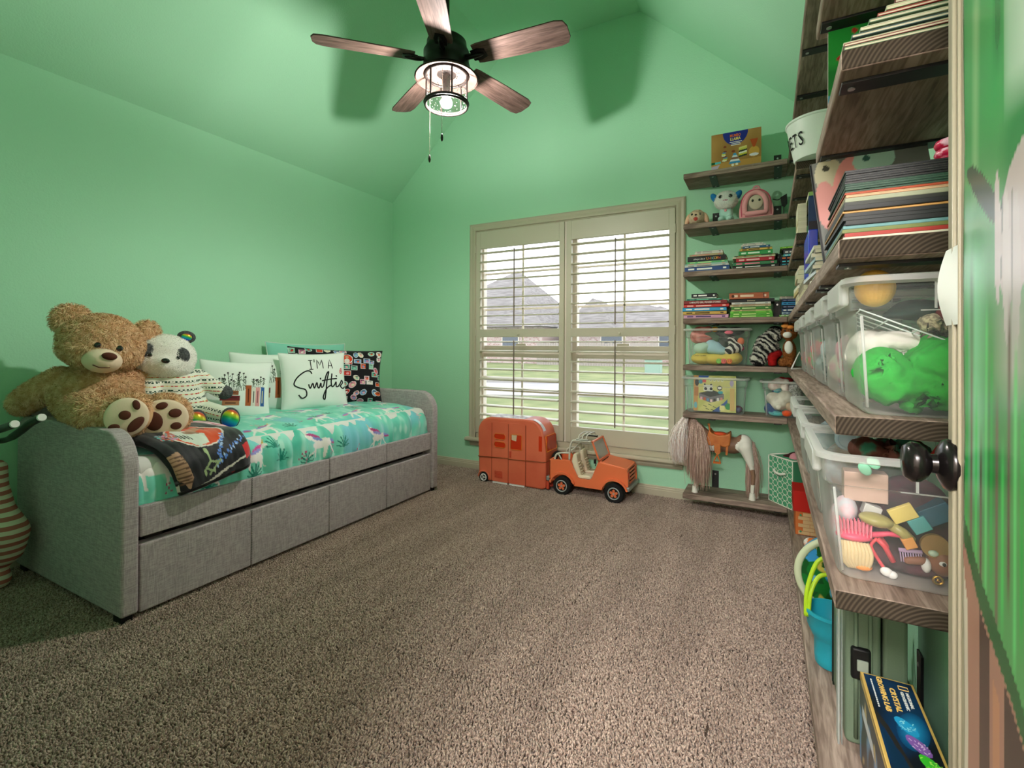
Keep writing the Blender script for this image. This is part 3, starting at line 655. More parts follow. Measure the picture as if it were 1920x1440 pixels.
sc = [[(.43, .40), (.40, .35), (.33, .36), (.22, .45), (.17, .56), (.24, .62), (.33, .66), (.34, .76), (.28, .80), (.23, .74)],
      [(.38, .57), (.40, .64), (.44, .56), (.46, .64), (.50, .55), (.51, .62), (.53, .64), (.56, .56), (.565, .63), (.60, .60), (.65, .42), (.69, .37), (.66, .50), (.63, .70), (.61, .84), (.585, .80), (.64, .66), (.72, .60)],
      [(.74, .40), (.72, .55), (.73, .63), (.77, .60), (.80, .55), (.80, .63), (.84, .62), (.88, .57), (.91, .52), (.93, .56), (.88, .62), (.93, .66), (.98, .62)], [(.58, .52), (.70, .50), (.82, .49)], [(.555, .47), (.56, .50)], [(.81, .43), (.815, .46)]]
mb = MB()
for p in sc: stroke(sw, at, [ip(*q) for q in p], .0046, k=7, mb=mb)
obj('lettering', mb, INK, sw, local=True, recalc=False)
mb = MB()
for i, (a, b) in enumerate(((.895, .925), (.88, .94), (.875, .94), (.885, .93))): stroke(sw, at, [ip(a, .325 + i * .026), ip(b, .30 + i * .026)], .003, k=2, mb=mb)
obj('striped_heart', mb, mat('heart_red', (204, 40, 66), .7), sw, local=True, recalc=False)

def book_canvas(cut=1.0):
    c = Canvas(150, 130, (232, 240, 232)); B = c
    RN = random.Random(3)
    def flower(x, y0, y1, lean):
        c.line([(x, y0), (x + lean, y1)], .0045, (60, 70, 56)); c.ellipse(x + lean, y1, .014, .016, (44, 40, 40))
        for k in range(3):
            t = .3 + k * .22; X = x + lean * t; Y = y0 + (y1 - y0) * t; c.line([(X, Y), (X + RN.choice([-1, 1]) * .03, Y + .035)], .004, (70, 90, 66))
    for i in range(14): flower(.26 + i * .028, .47, .62 + RN.random() * .17, RN.uniform(-.06, .05))
    for i in range(6): flower(.72 + i * .03, .53, .63 + RN.random() * .09, RN.uniform(-.03, .03))
    for z0, z1, x0, x1, col in ((.40, .47, .30, .53, (150, 92, 62)), (.31, .395, .28, .55, (110, 38, 42)), (.23, .305, .31, .54, (176, 120, 82))):
        c.poly([(x0, z0), (x1, z0), (x1, z1), (x0, z1)], col); c.line([(x0 + .05, (z0 + z1) / 2), (x1 - .05, (z0 + z1) / 2)], .006, (60, 30, 30))
    for x0, x1, z1, col, c2 in ((.62, .70, .56, (176, 92, 52), (80, 34, 20)), (.71, .755, .52, (226, 220, 208), (40, 40, 40)), (.765, .83, .53, (226, 160, 160), (120, 50, 60)), (.84, .90, .535, (52, 96, 160), (230, 220, 160))):
        c.poly([(x0, .22), (x1, .22), (x1, z1), (x0, z1)], col); c.line([((x0 + x1) / 2, .28), ((x0 + x1) / 2, z1 - .06)], .006, c2)
    return c
PV = vcol_mat('pillow_print', .85, .1, .15, 25)
pillow('throw_pillow', 'white throw pillow printed with books and wildflowers beside the panda', (.43, -1.915, .662), (R(-15), R(4), R(64)), .41, .39, .13, PV, book_canvas(), seed=5)
pillow('throw_pillow', 'white throw pillow printed with books and wildflowers, half behind the slogan pillow', (.26, -1.585, .664), (R(-12), R(2), R(68)), .45, .43, .13, PV, book_canvas(), seed=9)
def sticker_canvas():
    c = Canvas(220, 150, (24, 22, 26)); RN = random.Random(11); pal = [(236, 160, 170), (214, 60, 50), (224, 90, 40), (150, 200, 178), (236, 226, 220), (120, 160, 210), (214, 130, 160), (232, 220, 190), (90, 170, 150)]
    asp = 1.5; n = 0
    for r in range(7):
        for k in range(11):
            x = (k + .5 + .3 * (r % 2)) / 11 + RN.uniform(-.028, .028); y = (r + .5) / 7 + RN.uniform(-.045, .045); col = pal[RN.randrange(len(pal))]; w_ = RN.uniform(.022, .036); h_ = RN.uniform(.032, .056); t = RN.random(); ro = RN.uniform(-.5, .5)
            c.ellipse(x, y, w_ + .004, h_ + .006, (236, 232, 230), ro) if t < .6 else c.poly([(x - w_ - .004, y - h_ * .8 - .006), (x + w_ + .004, y - h_ * .8 - .006), (x + w_ + .004, y + h_ * .8 + .006), (x - w_ - .004, y + h_ * .8 + .006)], (236, 232, 230))
            if t < .6: c.ellipse(x, y, w_, h_, col, ro)
            else: c.poly([(x - w_, y - h_ * .8), (x + w_, y - h_ * .8), (x + w_, y + h_ * .8), (x - w_, y + h_ * .8)], col)
            d = pal[RN.randrange(len(pal))]; c.ellipse(x + .004, y - .006, w_ * .45, h_ * .4, d, ro); c.line([(x - w_ * .6, y + h_ * .5), (x + w_ * .5, y + h_ * .45)], .006, (30, 26, 30), asp)
    c.ellipse(.60, .80, .062, .092, (236, 232, 230)); c.ellipse(.60, .80, .054, .080, (218, 66, 34)); c.ellipse(.60, .76, .028, .042, (232, 226, 218)); c.ellipse(.60, .835, .018, .028, (206, 150, 120))
    return c
pillow('patterned_pillow', 'black pillow covered in colourful sticker prints, leaning behind the slogan pillow', (.39, -1.08, .668), (R(-14), R(3), R(56)), .74, .46, .16, PV, sticker_canvas(), seed=12, piping=mat('pillow_black_edge', (24, 22, 26), .85))
pillow('bed_pillow', 'plain aqua pillow standing behind the black patterned one', (.17, -1.14, .664), (R(-6), R(1), R(78)), .66, .50, .12, mat('aqua_pillow_cloth', (136, 206, 184), .85, .1), seed=14)

# ------------------------------------------------------------ folded blanket over the edge
def blanket():
    Wd, H = 230, 200; c = Canvas(Wd, H, (20, 20, 24)); asp = .47 / .62
    # x: along the bed, y: 0 back -> 1 hanging edge (canvas y runs down the drape)
    c.noise((38, 38, 44), 6, .0, .4, 2)
    c.ellipse(.50, .49, .31, .195, (226, 214, 206)); c.ellipse(.50, .49, .29, .18, (222, 78, 34))
    c.poly([(.22, .47), (.32, .37), (.44, .40), (.50, .45), (.58, .52), (.52, .65), (.40, .66), (.27, .58)], (214, 220, 208)); c.ellipse(.54, .41, .10, .045, (196, 150, 120), -.3); c.ellipse(.46, .47, .09, .03, (150, 110, 86), .3); c.ellipse(.65, .39, .05, .03, (60, 36, 30))
    for i in range(4): c.line([(.27 + i * .03, .49 + i * .012), (.285 + i * .03, .54 + i * .012)], .008, (70, 72, 66))
    c.poly([(.68, .17), (.86, .15), (.99, .30), (1.0, .47), (.93, .45), (.88, .33), (.78, .24), (.68, .23)], (232, 190, 206))
    c.line([(.72, .20), (.78, .18), (.83, .23), (.88, .25), (.91, .33), (.95, .36), (.97, .43)], .011, (196, 40, 90))
    for (x0, y0, x1, y1) in ((.54, .80, .74, .58), (.50, .84, .98, .66)):
        n = 26
        for i in range(n): t = i / n; c.ellipse(x0 + (x1 - x0) * t + .012 * math.sin(i * 2.3), y0 + (y1 - y0) * t + .016 * math.cos(i * 1.7), .011, .014, (84, 128, 208) if i % 3 else (170, 196, 232), i)
    for P_ in ([(.31, .86), (.41, .80), (.52, .82)], [(.37, .91), (.45, .86), (.55, .81)], [(.41, .80), (.41, .73)], [(.34, .84), (.42, .88)]): c.line(P_, .009, (150, 170, 124), asp)
    for x, y in ((.41, .72), (.44, .88), (.32, .88)): c.ellipse(x, y, .018, .03, (160, 180, 130))
    RN = random.Random(2)
    for i in range(60): c.ellipse(.10 + RN.random() * .16, .42 + RN.random() * .12, .012, .012, RN.choice([(214, 110, 90), (90, 170, 170), (214, 150, 190), (180, 60, 50)]))
    c.poly([(.02, .10), (.40, .08), (.44, .15), (.05, .18)], (206, 128, 104)); c.poly([(.5, .02), (.9, .0), (.92, .05), (.52, .08)], (196, 170, 150))
    c.poly([(.0, .68), (.12, .66), (.15, .88), (.09, .97), (.0, .86)], (168, 130, 102))
    for i in range(8): c.line([(.01, .70 + i * .030), (.13, .71 + i * .028)], .006, (96, 66, 48))
    c.line([(.12, .985), (.4, .95), (.7, .90), (1, .84)], .011, (206, 202, 190)); c.poly([(.90, .76), (1, .72), (1, .86), (.92, .90)], (206, 34, 36))
    yy_ = np.arange(H) / (H - 1); src = np.where(yy_ > .53, .31 + (yy_ - .53) / .72, yy_ * .31 / .53); c.a = c.a[np.clip((src * (H - 1)).astype(int), 0, H - 1)]
    base = spline([(.52, .70, 0), (.75, .708, 0), (.93, .698, 0), (1.03, .665, 0), (1.088, .60, 0), (1.100, .53, 0), (1.098, .50, 0)], 14)
    P2 = np.array(base)[:, :2]; d = np.r_[0, np.cumsum(np.linalg.norm(np.diff(P2, axis=0), axis=1))]; d /= d[-1]; t = np.linspace(0, 1, H)
    px, pz = np.interp(t, d, P2[:, 0]), np.interp(t, d, P2[:, 1]); tx, tz = np.gradient(px), np.gradient(pz); ln = np.hypot(tx, tz); nx, nz_ = -tz / ln, tx / ln
    def sheet(off, off_t, ys, yw, amp, seed):
        P = np.zeros((H, Wd, 3))
        for i in range(Wd):
            u = i / (Wd - 1)
            for j in range(H):
                tt = t[j]; w_ = mnoise.noise(Vector((u * 5, tt * 5, seed))) * amp + mnoise.noise(Vector((u * 14, tt * 12, seed + 4))) * amp * .35; e = -.012 * (math.exp(-u / .03) + math.exp((u - 1) / .03)) - .016 * math.exp(-tt / .03)
                o = off + w_ + e; k_ = min(max((tt - .45) / .55, 0), 1); P[j, i] = (px[j] + nx[j] * o, ys + .11 * k_ + u * (yw - .11 * k_), pz[j] + nz_[j] * o + (.06 * u * max(0, tt - .62) / .38 if True else 0))
        return P
    T = thing('folded_blanket', 'black plush blanket with printed patches, folded over the bed edge', 'blanket', (.9, -2.45, .67))
    BV = vcol_mat('blanket_print', .55, .4, .25, 60)
    P = sheet(.026, 0, -2.685, .415, .009, 3)
    o = obj('top_fold', grid_mesh('top_fold', P, c), BV, T, smooth=180, recalc=False); m = o.modifiers.new('t', 'SOLIDIFY'); m.thickness = .012; m.offset = -1
    c2 = Canvas(Wd, H, (20, 20, 24)); c2.line([(0, .97), (1, .955)], .02, (206, 202, 190)); c2.line([(.72, .99), (.85, .90), (1, .93)], .02, (206, 34, 36)); c2.ellipse(.9, .955, .03, .02, (206, 34, 36)); c2.line([(0, .93), (1, .91)], .008, (80, 80, 84))
    P = sheet(.012, 0, -2.69, .43, .006, 8); P[..., 2] -= .012 * t[:, None]
    o = obj('under_fold', grid_mesh('under_fold', P, c2), BV, T, smooth=180, recalc=False); m = o.modifiers.new('t', 'SOLIDIFY'); m.thickness = .012; m.offset = -1
    edge = [tuple(P[-1, i] + np.array([.002, 0, -.004])) for i in range(0, Wd, 6)]
    obj('hem', MB().tube(edge, .011, 8), BV, T, smooth=180)
blanket()
# ------------------------------------------------------------ plush bear
TAN = mat('bear_fur', (204, 160, 116), .95, .05, col2=(228, 190, 146), nscale=22, ramp=(.3, .7)); TAN2 = mat('bear_fur_tips', (196, 150, 106), .9, .08, col2=(240, 208, 168), nscale=40, ramp=(.35, .65))
CREAM = mat('bear_cream_cloth', (226, 204, 178), .85, .1, bump=.1, bscale=120); BROWN = mat('bear_brown_pad', (88, 46, 34), .7, .2, bump=.1, bscale=200); EYE = mat('eye_plastic', (12, 8, 6), .08, .8)
bear = thing('teddy_bear', 'huge tan teddy bear slumped at the near end of the daybed', 'teddy bear', (.45, -2.6, .67))
hd = Vector((.965, -.26, 0)).normalized(); hs = Vector((.26, .965, 0)).normalized(); HC = Vector((.44, -2.60, 1.150)); roll = R(-11)
hup = Vector((0, 0, 1)) * math.cos(roll) + hs * -math.sin(roll) * 1; hsd = hs * math.cos(roll) + Vector((0, 0, 1)) * math.sin(roll)
def H_(a, b, c): q = HC + hd * a + hsd * b + hup * c; return tuple(q)
hrot = (R(-11), 0, R(-15))
def E_(p, r, rot=None): return (tuple(p), r, rot)
sh = [E_((.40, -2.60, .885), (.19, .185, .165)), E_((.42, -2.575, .79), (.19, .165, .13)),
      E_(H_(0, 0, 0), (.160, .172, .132), hrot), E_(H_(.02, 0, -.045), (.150, .168, .095), hrot), E_(H_(.01, 0, .04), (.14, .135, .100), hrot)]
# arm draped over the end of the bed, and the other down behind the panda
sh += limb((.34, -2.73, .965), (.22, -2.79, .89), .062, .062) + limb((.22, -2.79, .89), (.15, -2.805, .852), .062, .058)
sh += limb((.38, -2.42, .95), (.40, -2.36, .80), .08, .075)
# legs
sh += limb((.50, -2.715, .835), (.74, -2.745, .835), .078, .074) + limb((.74, -2.745, .835), (.84, -2.69, .825), .072, .07) + limb((.48, -2.48, .78), (.76, -2.50, .785), .10, .095)
sh += [E_((.86, -2.665, .825), (.095, .092, .092), (0, 0, R(-32))), E_((.84, -2.515, .80), (.09, .110, .105), (0, 0, R(-28)))]
# ears
earL, earR = (.37, -2.70, 1.262), (.38, -2.385, 1.195)
sh += [E_(earL, (.050, .078, .075), (R(35), 0, R(-15))), E_(earR, (.048, .068, .078), (R(-20), 0, R(-15)))]
bb = blob('body', sh, .010, [TAN], bear, smooth_it=2)
base = Matrix.Translation(Vector((.45, -2.6, .67)))
FC = [(Vector((.930, -2.705, .827)), Vector((.86, -.50, .10)).normalized(), .080, .084), (Vector((.915, -2.555, .800)), Vector((.88, -.46, .12)).normalized(), .100, .088)]
def keep(P):
    W = P + np.array([.45, -2.6, .67]); k = np.ones(len(W), bool)
    for c_, n_, a, b in FC: d = W - np.array(c_); k &= ~((np.linalg.norm(d, axis=1) < .086) & (d @ np.array(n_) > -.03))
    d = W - np.array(H_(.14, 0, -.085)); k &= ~(np.linalg.norm(d / np.array([.095, .076, .06]), axis=1) < 1)
    return k
fur(bb, 'fur_coat', [TAN2], bear, 60000, .019, .0032, droop=.7, jitter=.55, keep=keep)
obj('muzzle', MB().ell(H_(.130, 0, -.085), (.095, .078, .062), 24, 16, rot=hrot), CREAM, bear, smooth=180)
obj('nose', MB().ell(H_(.222, .012, -.062), (.015, .030, .018), 18, 12, rot=hrot), BROWN, bear, smooth=180)
for s in (-.036, .052):
    obj('eye', MB().ell(H_(.166 if s < 0 else .164, s * .95, -.018), (.012, .0135, .0145), 14, 10, rot=hrot), EYE, bear, smooth=180)
mb = MB().tube(spline([H_(.205, -.038, -.112), H_(.214, -.01, -.120), H_(.207, .026, -.114)], 5), .0022, 6); obj('mouth', mb, BROWN, bear, smooth=180)
# inner ears
for e, ro, s in ((earL, (R(35), 0, R(-15)), 1), (earR, (R(-20), 0, R(-15)), 1)):
    q = Vector(e) + hd * .03; obj('inner_ear', MB().ell(tuple(q), (.024, .042, .042), 16, 10, rot=ro), TAN, bear, smooth=180)
def sole(c_, n_, rw, rh, pads, par, pm, padm, spin=0):
    x = Vector((0, 0, 1)).cross(n_).normalized(); y = n_.cross(x).normalized(); x, y = x * math.cos(spin) + y * math.sin(spin), y * math.cos(spin) - x * math.sin(spin)
    B = Matrix(((x.x, y.x, n_.x, c_.x), (x.y, y.y, n_.y, c_.y), (x.z, y.z, n_.z, c_.z), (0, 0, 0, 1)))
    s_ = obj('sole', MB().ell((0, 0, 0), (rw, rh, .020), 28, 12, M=B), pm, par, smooth=180)
    for (u, v, a, b, ang) in pads:
        rr = math.sqrt(max(.05, 1 - u * u - v * v)); obj('paw_pad', MB().ell((u * rw, v * rh, .020 * rr + .0015), (a * rw, b * rh, .007), 18, 8, rot=(v * -.3, u * .3, R(ang)), M=B), padm, s_, smooth=180)
sole(*FC[0], [(.42, -.40, .50, .24, 50), (-.06, .10, .27, .24, 0), (.42, .60, .17, .27, 15), (-.52, -.50, .27, .18, 10)], bear, CREAM, BROWN)
sole(*FC[1], [(-.34, -.12, .34, .50, 12), (-.05, .66, .24, .19, 15), (.46, .24, .26, .24, 0), (.50, -.44, .22, .20, 0)], bear, CREAM, BROWN)

# ------------------------------------------------------------ plush panda in patterned pyjamas
WFUR = mat('white_plush', (244, 243, 236), .95, .1, bump=.6, bscale=90); GFUR = mat('dark_grey_plush', (58, 60, 62), .95, .1, col2=(92, 94, 94), nscale=120, bump=.6, bscale=90)
def pj_mat():
    m = bpy.data.materials.new('pyjama_print'); m.use_nodes = True; n = m.node_tree.nodes; L = m.node_tree.links; b = n['Principled BSDF']; b.inputs['Roughness'].default_value = .9
    t = n.new('ShaderNodeTexCoord'); sp = n.new('ShaderNodeSeparateXYZ'); L.new(t.outputs['Object'], sp.inputs[0])
    zz = n.new('ShaderNodeMath'); zz.operation = 'MULTIPLY_ADD'; zz.inputs[1].default_value = 22; L.new(sp.outputs['Z'], zz.inputs[0]); wob = n.new('ShaderNodeMath'); wob.operation = 'MULTIPLY'; wob.inputs[1].default_value = 3; L.new(sp.outputs['X'], wob.inputs[0]); L.new(wob.outputs[0], zz.inputs[2])
    fr = n.new('ShaderNodeMath'); fr.operation = 'FRACT'; L.new(zz.outputs[0], fr.inputs[0])
    r = n.new('ShaderNodeValToRGB'); r.color_ramp.interpolation = 'CONSTANT'; e = r.color_ramp.elements; e[0].position = 0; e[0].color = (0, 0, 0, 1); e[1].position = .26; e[1].color = (1, 1, 1, 1); q = r.color_ramp.elements.new(.60); q.color = (.5, .5, .5, 1); q = r.color_ramp.elements.new(.72); q.color = (1, 1, 1, 1); L.new(fr.outputs[0], r.inputs['Fac'])
    mp = n.new('ShaderNodeMapping'); mp.inputs['Scale'].default_value = (95, 95, 88); L.new(t.outputs['Object'], mp.inputs['Vector'])
    ck = n.new('ShaderNodeTexChecker'); ck.inputs['Scale'].default_value = 1; ck.inputs['Color1'].default_value = srgb(34, 70, 52); ck.inputs['Color2'].default_value = srgb(232, 232, 218); L.new(mp.outputs[0], ck.inputs['Vector'])
    mp2 = n.new('ShaderNodeMapping'); mp2.inputs['Scale'].default_value = (70, 70, 44); L.new(t.outputs['Object'], mp2.inputs['Vector'])
    ck2 = n.new('ShaderNodeTexChecker'); ck2.inputs['Scale'].default_value = 1; ck2.inputs['Color1'].default_value = srgb(186, 60, 50); ck2.inputs['Color2'].default_value = srgb(226, 214, 160); L.new(mp2.outputs[0], ck2.inputs['Vector'])
    m1 = n.new('ShaderNodeMix'); m1.data_type = 'RGBA'; L.new(r.outputs['Color'], m1.inputs['Factor']); L.new(ck.outputs['Color'], m1.inputs['A']); m1.inputs['B'].default_value = srgb(226, 230, 214)
    gt = n.new('ShaderNodeMath'); gt.operation = 'COMPARE'; gt.inputs[1].default_value = .5; gt.inputs[2].default_value = .1; L.new(r.outputs['Color'], gt.inputs[0])
    m2 = n.new('ShaderNodeMix'); m2.data_type = 'RGBA'; L.new(gt.outputs[0], m2.inputs['Factor']); L.new(m1.outputs['Result'], m2.inputs['A']); L.new(ck2.outputs['Color'], m2.inputs['B']); L.new(m2.outputs['Result'], b.inputs['Base Color'])
    return m
PJ = pj_mat()
def rainbow(key):
    m = bpy.data.materials.new(key); m.use_nodes = True; n = m.node_tree.nodes; L = m.node_tree.links; b = n['Principled BSDF']; b.inputs['Roughness'].default_value = .3; b.inputs['Metallic'].default_value = .35
    t = n.new('ShaderNodeTexCoord'); sp = n.new('ShaderNodeSeparateXYZ'); L.new(t.outputs['Generated'], sp.inputs[0]); a = n.new('ShaderNodeMath'); a.operation = 'MULTIPLY_ADD'; a.inputs[1].default_value = .7; L.new(sp.outputs['Z'], a.inputs[0]); h = n.new('ShaderNodeMath'); h.operation = 'MULTIPLY'; h.inputs[1].default_value = .3; L.new(sp.outputs['Y'], h.inputs[0]); L.new(h.outputs[0], a.inputs[2])
    r = n.new('ShaderNodeValToRGB'); E = r.color_ramp.elements; E[0].position = .05; E[0].color = srgb(110, 50, 160); E[1].position = .95; E[1].color = srgb(230, 120, 150)
    for p, c in ((.22, (30, 70, 200)), (.38, (20, 160, 190)), (.52, (30, 180, 80)), (.66, (200, 210, 40)), (.8, (220, 80, 40))): q = E.new(p); q.color = srgb(c)
    L.new(a.outputs[0], r.inputs['Fac']); L.new(r.outputs['Color'], b.inputs['Base Color']); return m
RB = rainbow('rainbow_sequin')
pa = thing('plush_panda', 'white and grey plush panda in patterned pyjamas leaning on the bear', 'plush toy', (.42, -2.25, .67))
PH = Vector((.41, -2.300, 1.075)); pd = Vector((.90, -.43, .06)).normalized(); ps = Vector((.43, .90, 0)).normalized(); pu = pd.cross(ps) * 1
if pu.z < 0: pu = -pu
rl = R(-10); ps2 = ps * math.cos(rl) + pu * math.sin(rl); pu2 = pu * math.cos(rl) - ps * math.sin(rl)
def Q_(a, b, c): return tuple(PH + pd * a + ps2 * b + pu2 * c)
pr = (rl, 0, R(-25))
hb = blob('head', [E_(Q_(0, 0, 0), (.125, .150, .125), pr), E_(Q_(.02, 0, -.035), (.12, .146, .09), pr), E_(Q_(.10, .005, -.045), (.055, .06, .045), pr)], .009, [WFUR], pa)
fur(hb, 'head_fur', [WFUR], pa, 14000, .009, .0022, droop=.5, jitter=.7)
for s, z in ((-.078, .004), (.066, .008)):
    q = obj('eye_patch', MB().ell(Q_(.085, s, z), (.032, .046, .052), 20, 12, rot=pr), GFUR, pa, smooth=180)
    obj('eye', MB().ell(Q_(.120, s * .84, z - .012), (.007, .010, .010), 12, 8, rot=pr), EYE, q, smooth=180)
obj('nose', MB().ell(Q_(.156, .005, -.028), (.012, .020, .014), 14, 10, rot=pr), EYE, pa, smooth=180)
obj('ear', MB().ell(Q_(-.01, .078, .128), (.022, .046, .036), 16, 10, rot=pr), GFUR, pa, smooth=180)
obj('inner_ear', MB().ell(Q_(.008, .078, .126), (.010, .026, .020), 16, 10, rot=pr), RB, pa, smooth=180)
obj('ear', MB().ell(Q_(-.01, -.10, .115), (.022, .046, .036), 16, 10, rot=pr), GFUR, pa, smooth=180)
ps_ = [E_((.42, -2.255, .90), (.115, .135, .12)), E_((.43, -2.245, .80), (.135, .150, .135)), E_((.40, -2.26, .98), (.09, .11, .05))]
ps_ += limb((.44, -2.14, .955), (.49, -2.045, .87), .048, .045) + limb((.44, -2.38, .94), (.50, -2.42, .85), .05, .045)
ps_ += limb((.50, -2.15, .76), (.70, -2.135, .735), .065, .058) + limb((.48, -2.32, .76), (.68, -2.30, .735), .062, .056)
obj_p = blob('pyjamas', ps_, .010, [PJ], pa)
obj('hand', MB().ell((.505, -2.02, .855), (.045, .045, .042), 16, 10), GFUR, pa, smooth=180)
for (x, y, z) in ((.735, -2.130, .730), (.70, -2.290, .735)):
    obj('foot', MB().ell((x, y, z), (.048, .052, .062), 18, 12), GFUR, pa, smooth=180)
    obj('sole', MB().ell((x + .024, y - .012, z + .001), (.034, .044, .052), 18, 12, rot=(0, 0, R(-25))), RB, pa, smooth=180)
# ------------------------------------------------------------ ceiling fan with lamp
BRONZE = mat('oiled_bronze', (34, 30, 28), .35, .5, metal=.6); COPPER = mat('brushed_bronze_plate', (56, 42, 36), .6, .3, metal=.1)
BLADE = wood_mat('fan_blade_wood', (82, 65, 57), (118, 98, 90), (84, 66, 56), 'x', .6)
FX, FY = 1.92, -1.73
fan = thing('ceiling_fan', 'five-blade ceiling fan with weathered wood blades and a glass lantern lamp', 'ceiling fan', (FX, FY, 2.38))
fm = MW[fan.name]
obj('downrod', MB().cyl((FX, FY, 2.74), (FX, FY, 3.75), .0135, 14), BRONZE, fan, smooth=60)
obj('canopy', MB().lathe([(.03, 3.66), (.06, 3.68), (.075, 3.72), (.078, 3.764)], 28, (FX, FY, 0)), BRONZE, fan, smooth=50)
obj('motor_housing', MB().lathe([(.10, 2.555), (.118, 2.57), (.121, 2.60), (.116, 2.615), (.116, 2.635), (.119, 2.645), (.119, 2.665), (.105, 2.69), (.102, 2.72), (.085, 2.735), (.05, 2.745), (.03, 2.76), (.02, 2.80)], 40, (FX, FY, 0)), BRONZE, fan, smooth=40)
for k, a in enumerate((6, 78, 152, 224, 297)):
    A = R(a); Mx = Matrix.Translation((FX, FY, 2.625)) @ Matrix.Rotation(A, 4, 'Z') @ Matrix.Rotation(R(-13), 4, 'X')
    P = [(.165, -.055), (.19, -.060), (.40, -.068), (.60, -.072), (.640, -.062), (.655, -.03), (.655, .03), (.640, .062), (.60, .072), (.40, .068), (.19, .060), (.165, .055)]
    bl = thing  # blades are parts of the fan
    me = MB().prism(P, 'z', -.0035, .0035).mesh('blade'); o = bpy.data.objects.new('blade', me); COL.objects.link(o); o.parent = fan
    o.matrix_local = fm.inverted() @ Mx; setup(o, BLADE, None, .0015); MW[o.name] = Mx
    ir = MB().box((.095, -.014, -.012), (.17, .014, -.002)).prism([(.15, -.030), (.19, -.034), (.225, -.022), (.225, .022), (.19, .034), (.15, .030)], 'z', -.010, -.0035).ell((.165, 0, -.012), (.05, .012, .010), 14, 8)
    for q in ((.175, -.018), (.175, .018), (.21, 0)): ir.cyl((q[0], q[1], -.014), (q[0], q[1], -.009), .004, 8)
    obj('blade_iron', ir, BRONZE, o, smooth=40, local=True)
obj('lamp_plate', MB().lathe([(.163, 2.528), (.165, 2.532), (.163, 2.536), (.12, 2.556), (.05, 2.558), (.05, 2.552), (.118, 2.549), (.158, 2.530)], 48, (FX, FY, 0), cap=False), COPPER, fan, smooth=40)
for z, r, q in ((2.404, .112, .0065), (2.392, .109, .006), (2.545, .108, .007)): obj('cage_ring', MB().torus((FX, FY, z), r, q, 'z', 48, 8), BRONZE, fan, smooth=60)
for k in range(6): a = k * PI / 3 + .35; x, y = FX + .109 * math.cos(a), FY + .109 * math.sin(a); obj('cage_bar', MB().box((x - .003, y - .003, 2.40), (x + .003, y + .003, 2.548)), BRONZE, fan)
SEED = bpy.data.materials.new('seeded_glass'); SEED.use_nodes = True; _n = SEED.node_tree.nodes; _l = SEED.node_tree.links
_tr = _n.new('ShaderNodeBsdfTransparent'); _gl = _n.new('ShaderNodeBsdfGlossy'); _gl.inputs['Roughness'].default_value = .06; _mx = _n.new('ShaderNodeMixShader'); _mx.inputs[0].default_value = .07
_l.new(_tr.outputs[0], _mx.inputs[1]); _l.new(_gl.outputs[0], _mx.inputs[2]); _l.new(_mx.outputs[0], _n['Material Output'].inputs['Surface'])
obj('glass_shade', MB().lathe([(.101, 2.402), (.101, 2.545)], 48, (FX, FY, 0), cap=False), SEED, fan, smooth=180)
mb = MB()
for i in range(170):
    a = RNG.uniform(0, 2 * PI); z = 2.405 + RNG.random() * .13; s = RNG.uniform(.0012, .0026); mb.ell((FX + .1015 * math.cos(a), FY + .1015 * math.sin(a), z), (s, s, s * 1.6), 6, 4)
obj('glass_bubbles', mb, mat('bubble_glass', (30, 32, 32), .1, .6), fan, smooth=180)['kind'] = 'stuff'
obj('socket', MB().cyl((FX, FY, 2.450), (FX, FY, 2.55), .020, 16).cyl((FX, FY, 2.440), (FX, FY, 2.452), .016, 16), mat('lamp_socket', (60, 54, 50), .6), fan, smooth=60)
obj('bulb', MB().lathe([(.012, 2.442), (.016, 2.434), (.027, 2.418), (.0295, 2.402), (.024, 2.388), (.010, 2.381)], 24, (FX, FY, 0)), mat('lit_bulb', (255, 244, 238), .5, emit=1700), fan, smooth=180)
for dx, dy, z1, m_ in ((-.030, -.10, 2.085, COPPER), (.035, -.085, 2.185, BRONZE)):
    x, y = FX + dx, FY + dy; mb = MB(); z = 2.54
    mb.cyl((x, y, z1 + .02), (x, y, 2.54), .0009, 6)
    n = int((2.54 - z1) / .0085)
    for i in range(n): mb.ell((x, y, z1 + .02 + i * .0085), (.0019, .0019, .0022), 6, 4)
    q = obj('pull_chain', mb, mat('chain_metal', (150, 140, 128), .3, .5, metal=.7), fan, smooth=180)
    obj('chain_pendant', MB().lathe([(.002, z1 + .022), (.005, z1 + .014), (.0068, z1 + .0), (.005, z1 - .012), (.001, z1 - .018)][::-1], 14, (x, y, 0)), m_, q, smooth=180)

# ------------------------------------------------------------ toy caravan
CORAL = mat('coral_plastic', (226, 116, 84), .38, .4, col2=(214, 100, 72), nscale=4); CORALD = mat('coral_trim', (206, 78, 54), .35, .4); AMBER = mat('amber_window', (206, 52, 18), .12, .5, trans=0); GOLD = mat('amber_edge', (226, 128, 40), .3, .5)
SILV = mat('grey_silver', (176, 180, 180), .35, .4, metal=.3); RUB = mat('black_rubber', (24, 24, 24), .7, .3); WHT = mat('white_plastic', (232, 232, 228), .4, .4)
van = thing('toy_caravan', 'coral toy camper trailer on the carpet under the window', 'toy camper', (1.54, -.19, 0))
X0, X1v, Z0, Z1v = 1.236, 1.862, .018, .548
def arc(cx, cz, r, a0, a1, n=8): return [(cx + r * math.cos(R(a0 + (a1 - a0) * i / n)), cz + r * math.sin(R(a0 + (a1 - a0) * i / n))) for i in range(n + 1)]
prof = [(X0 + .01, .03)] + [(X0 + .04, .022), (X1v - .03, .012), (X1v, .03)] + [(X1v, .30), (X1v - .018, .42)] + arc(X1v - .15, .424, .128, 10, 90) + arc(X0 + .125, .423, .125, 90, 180)
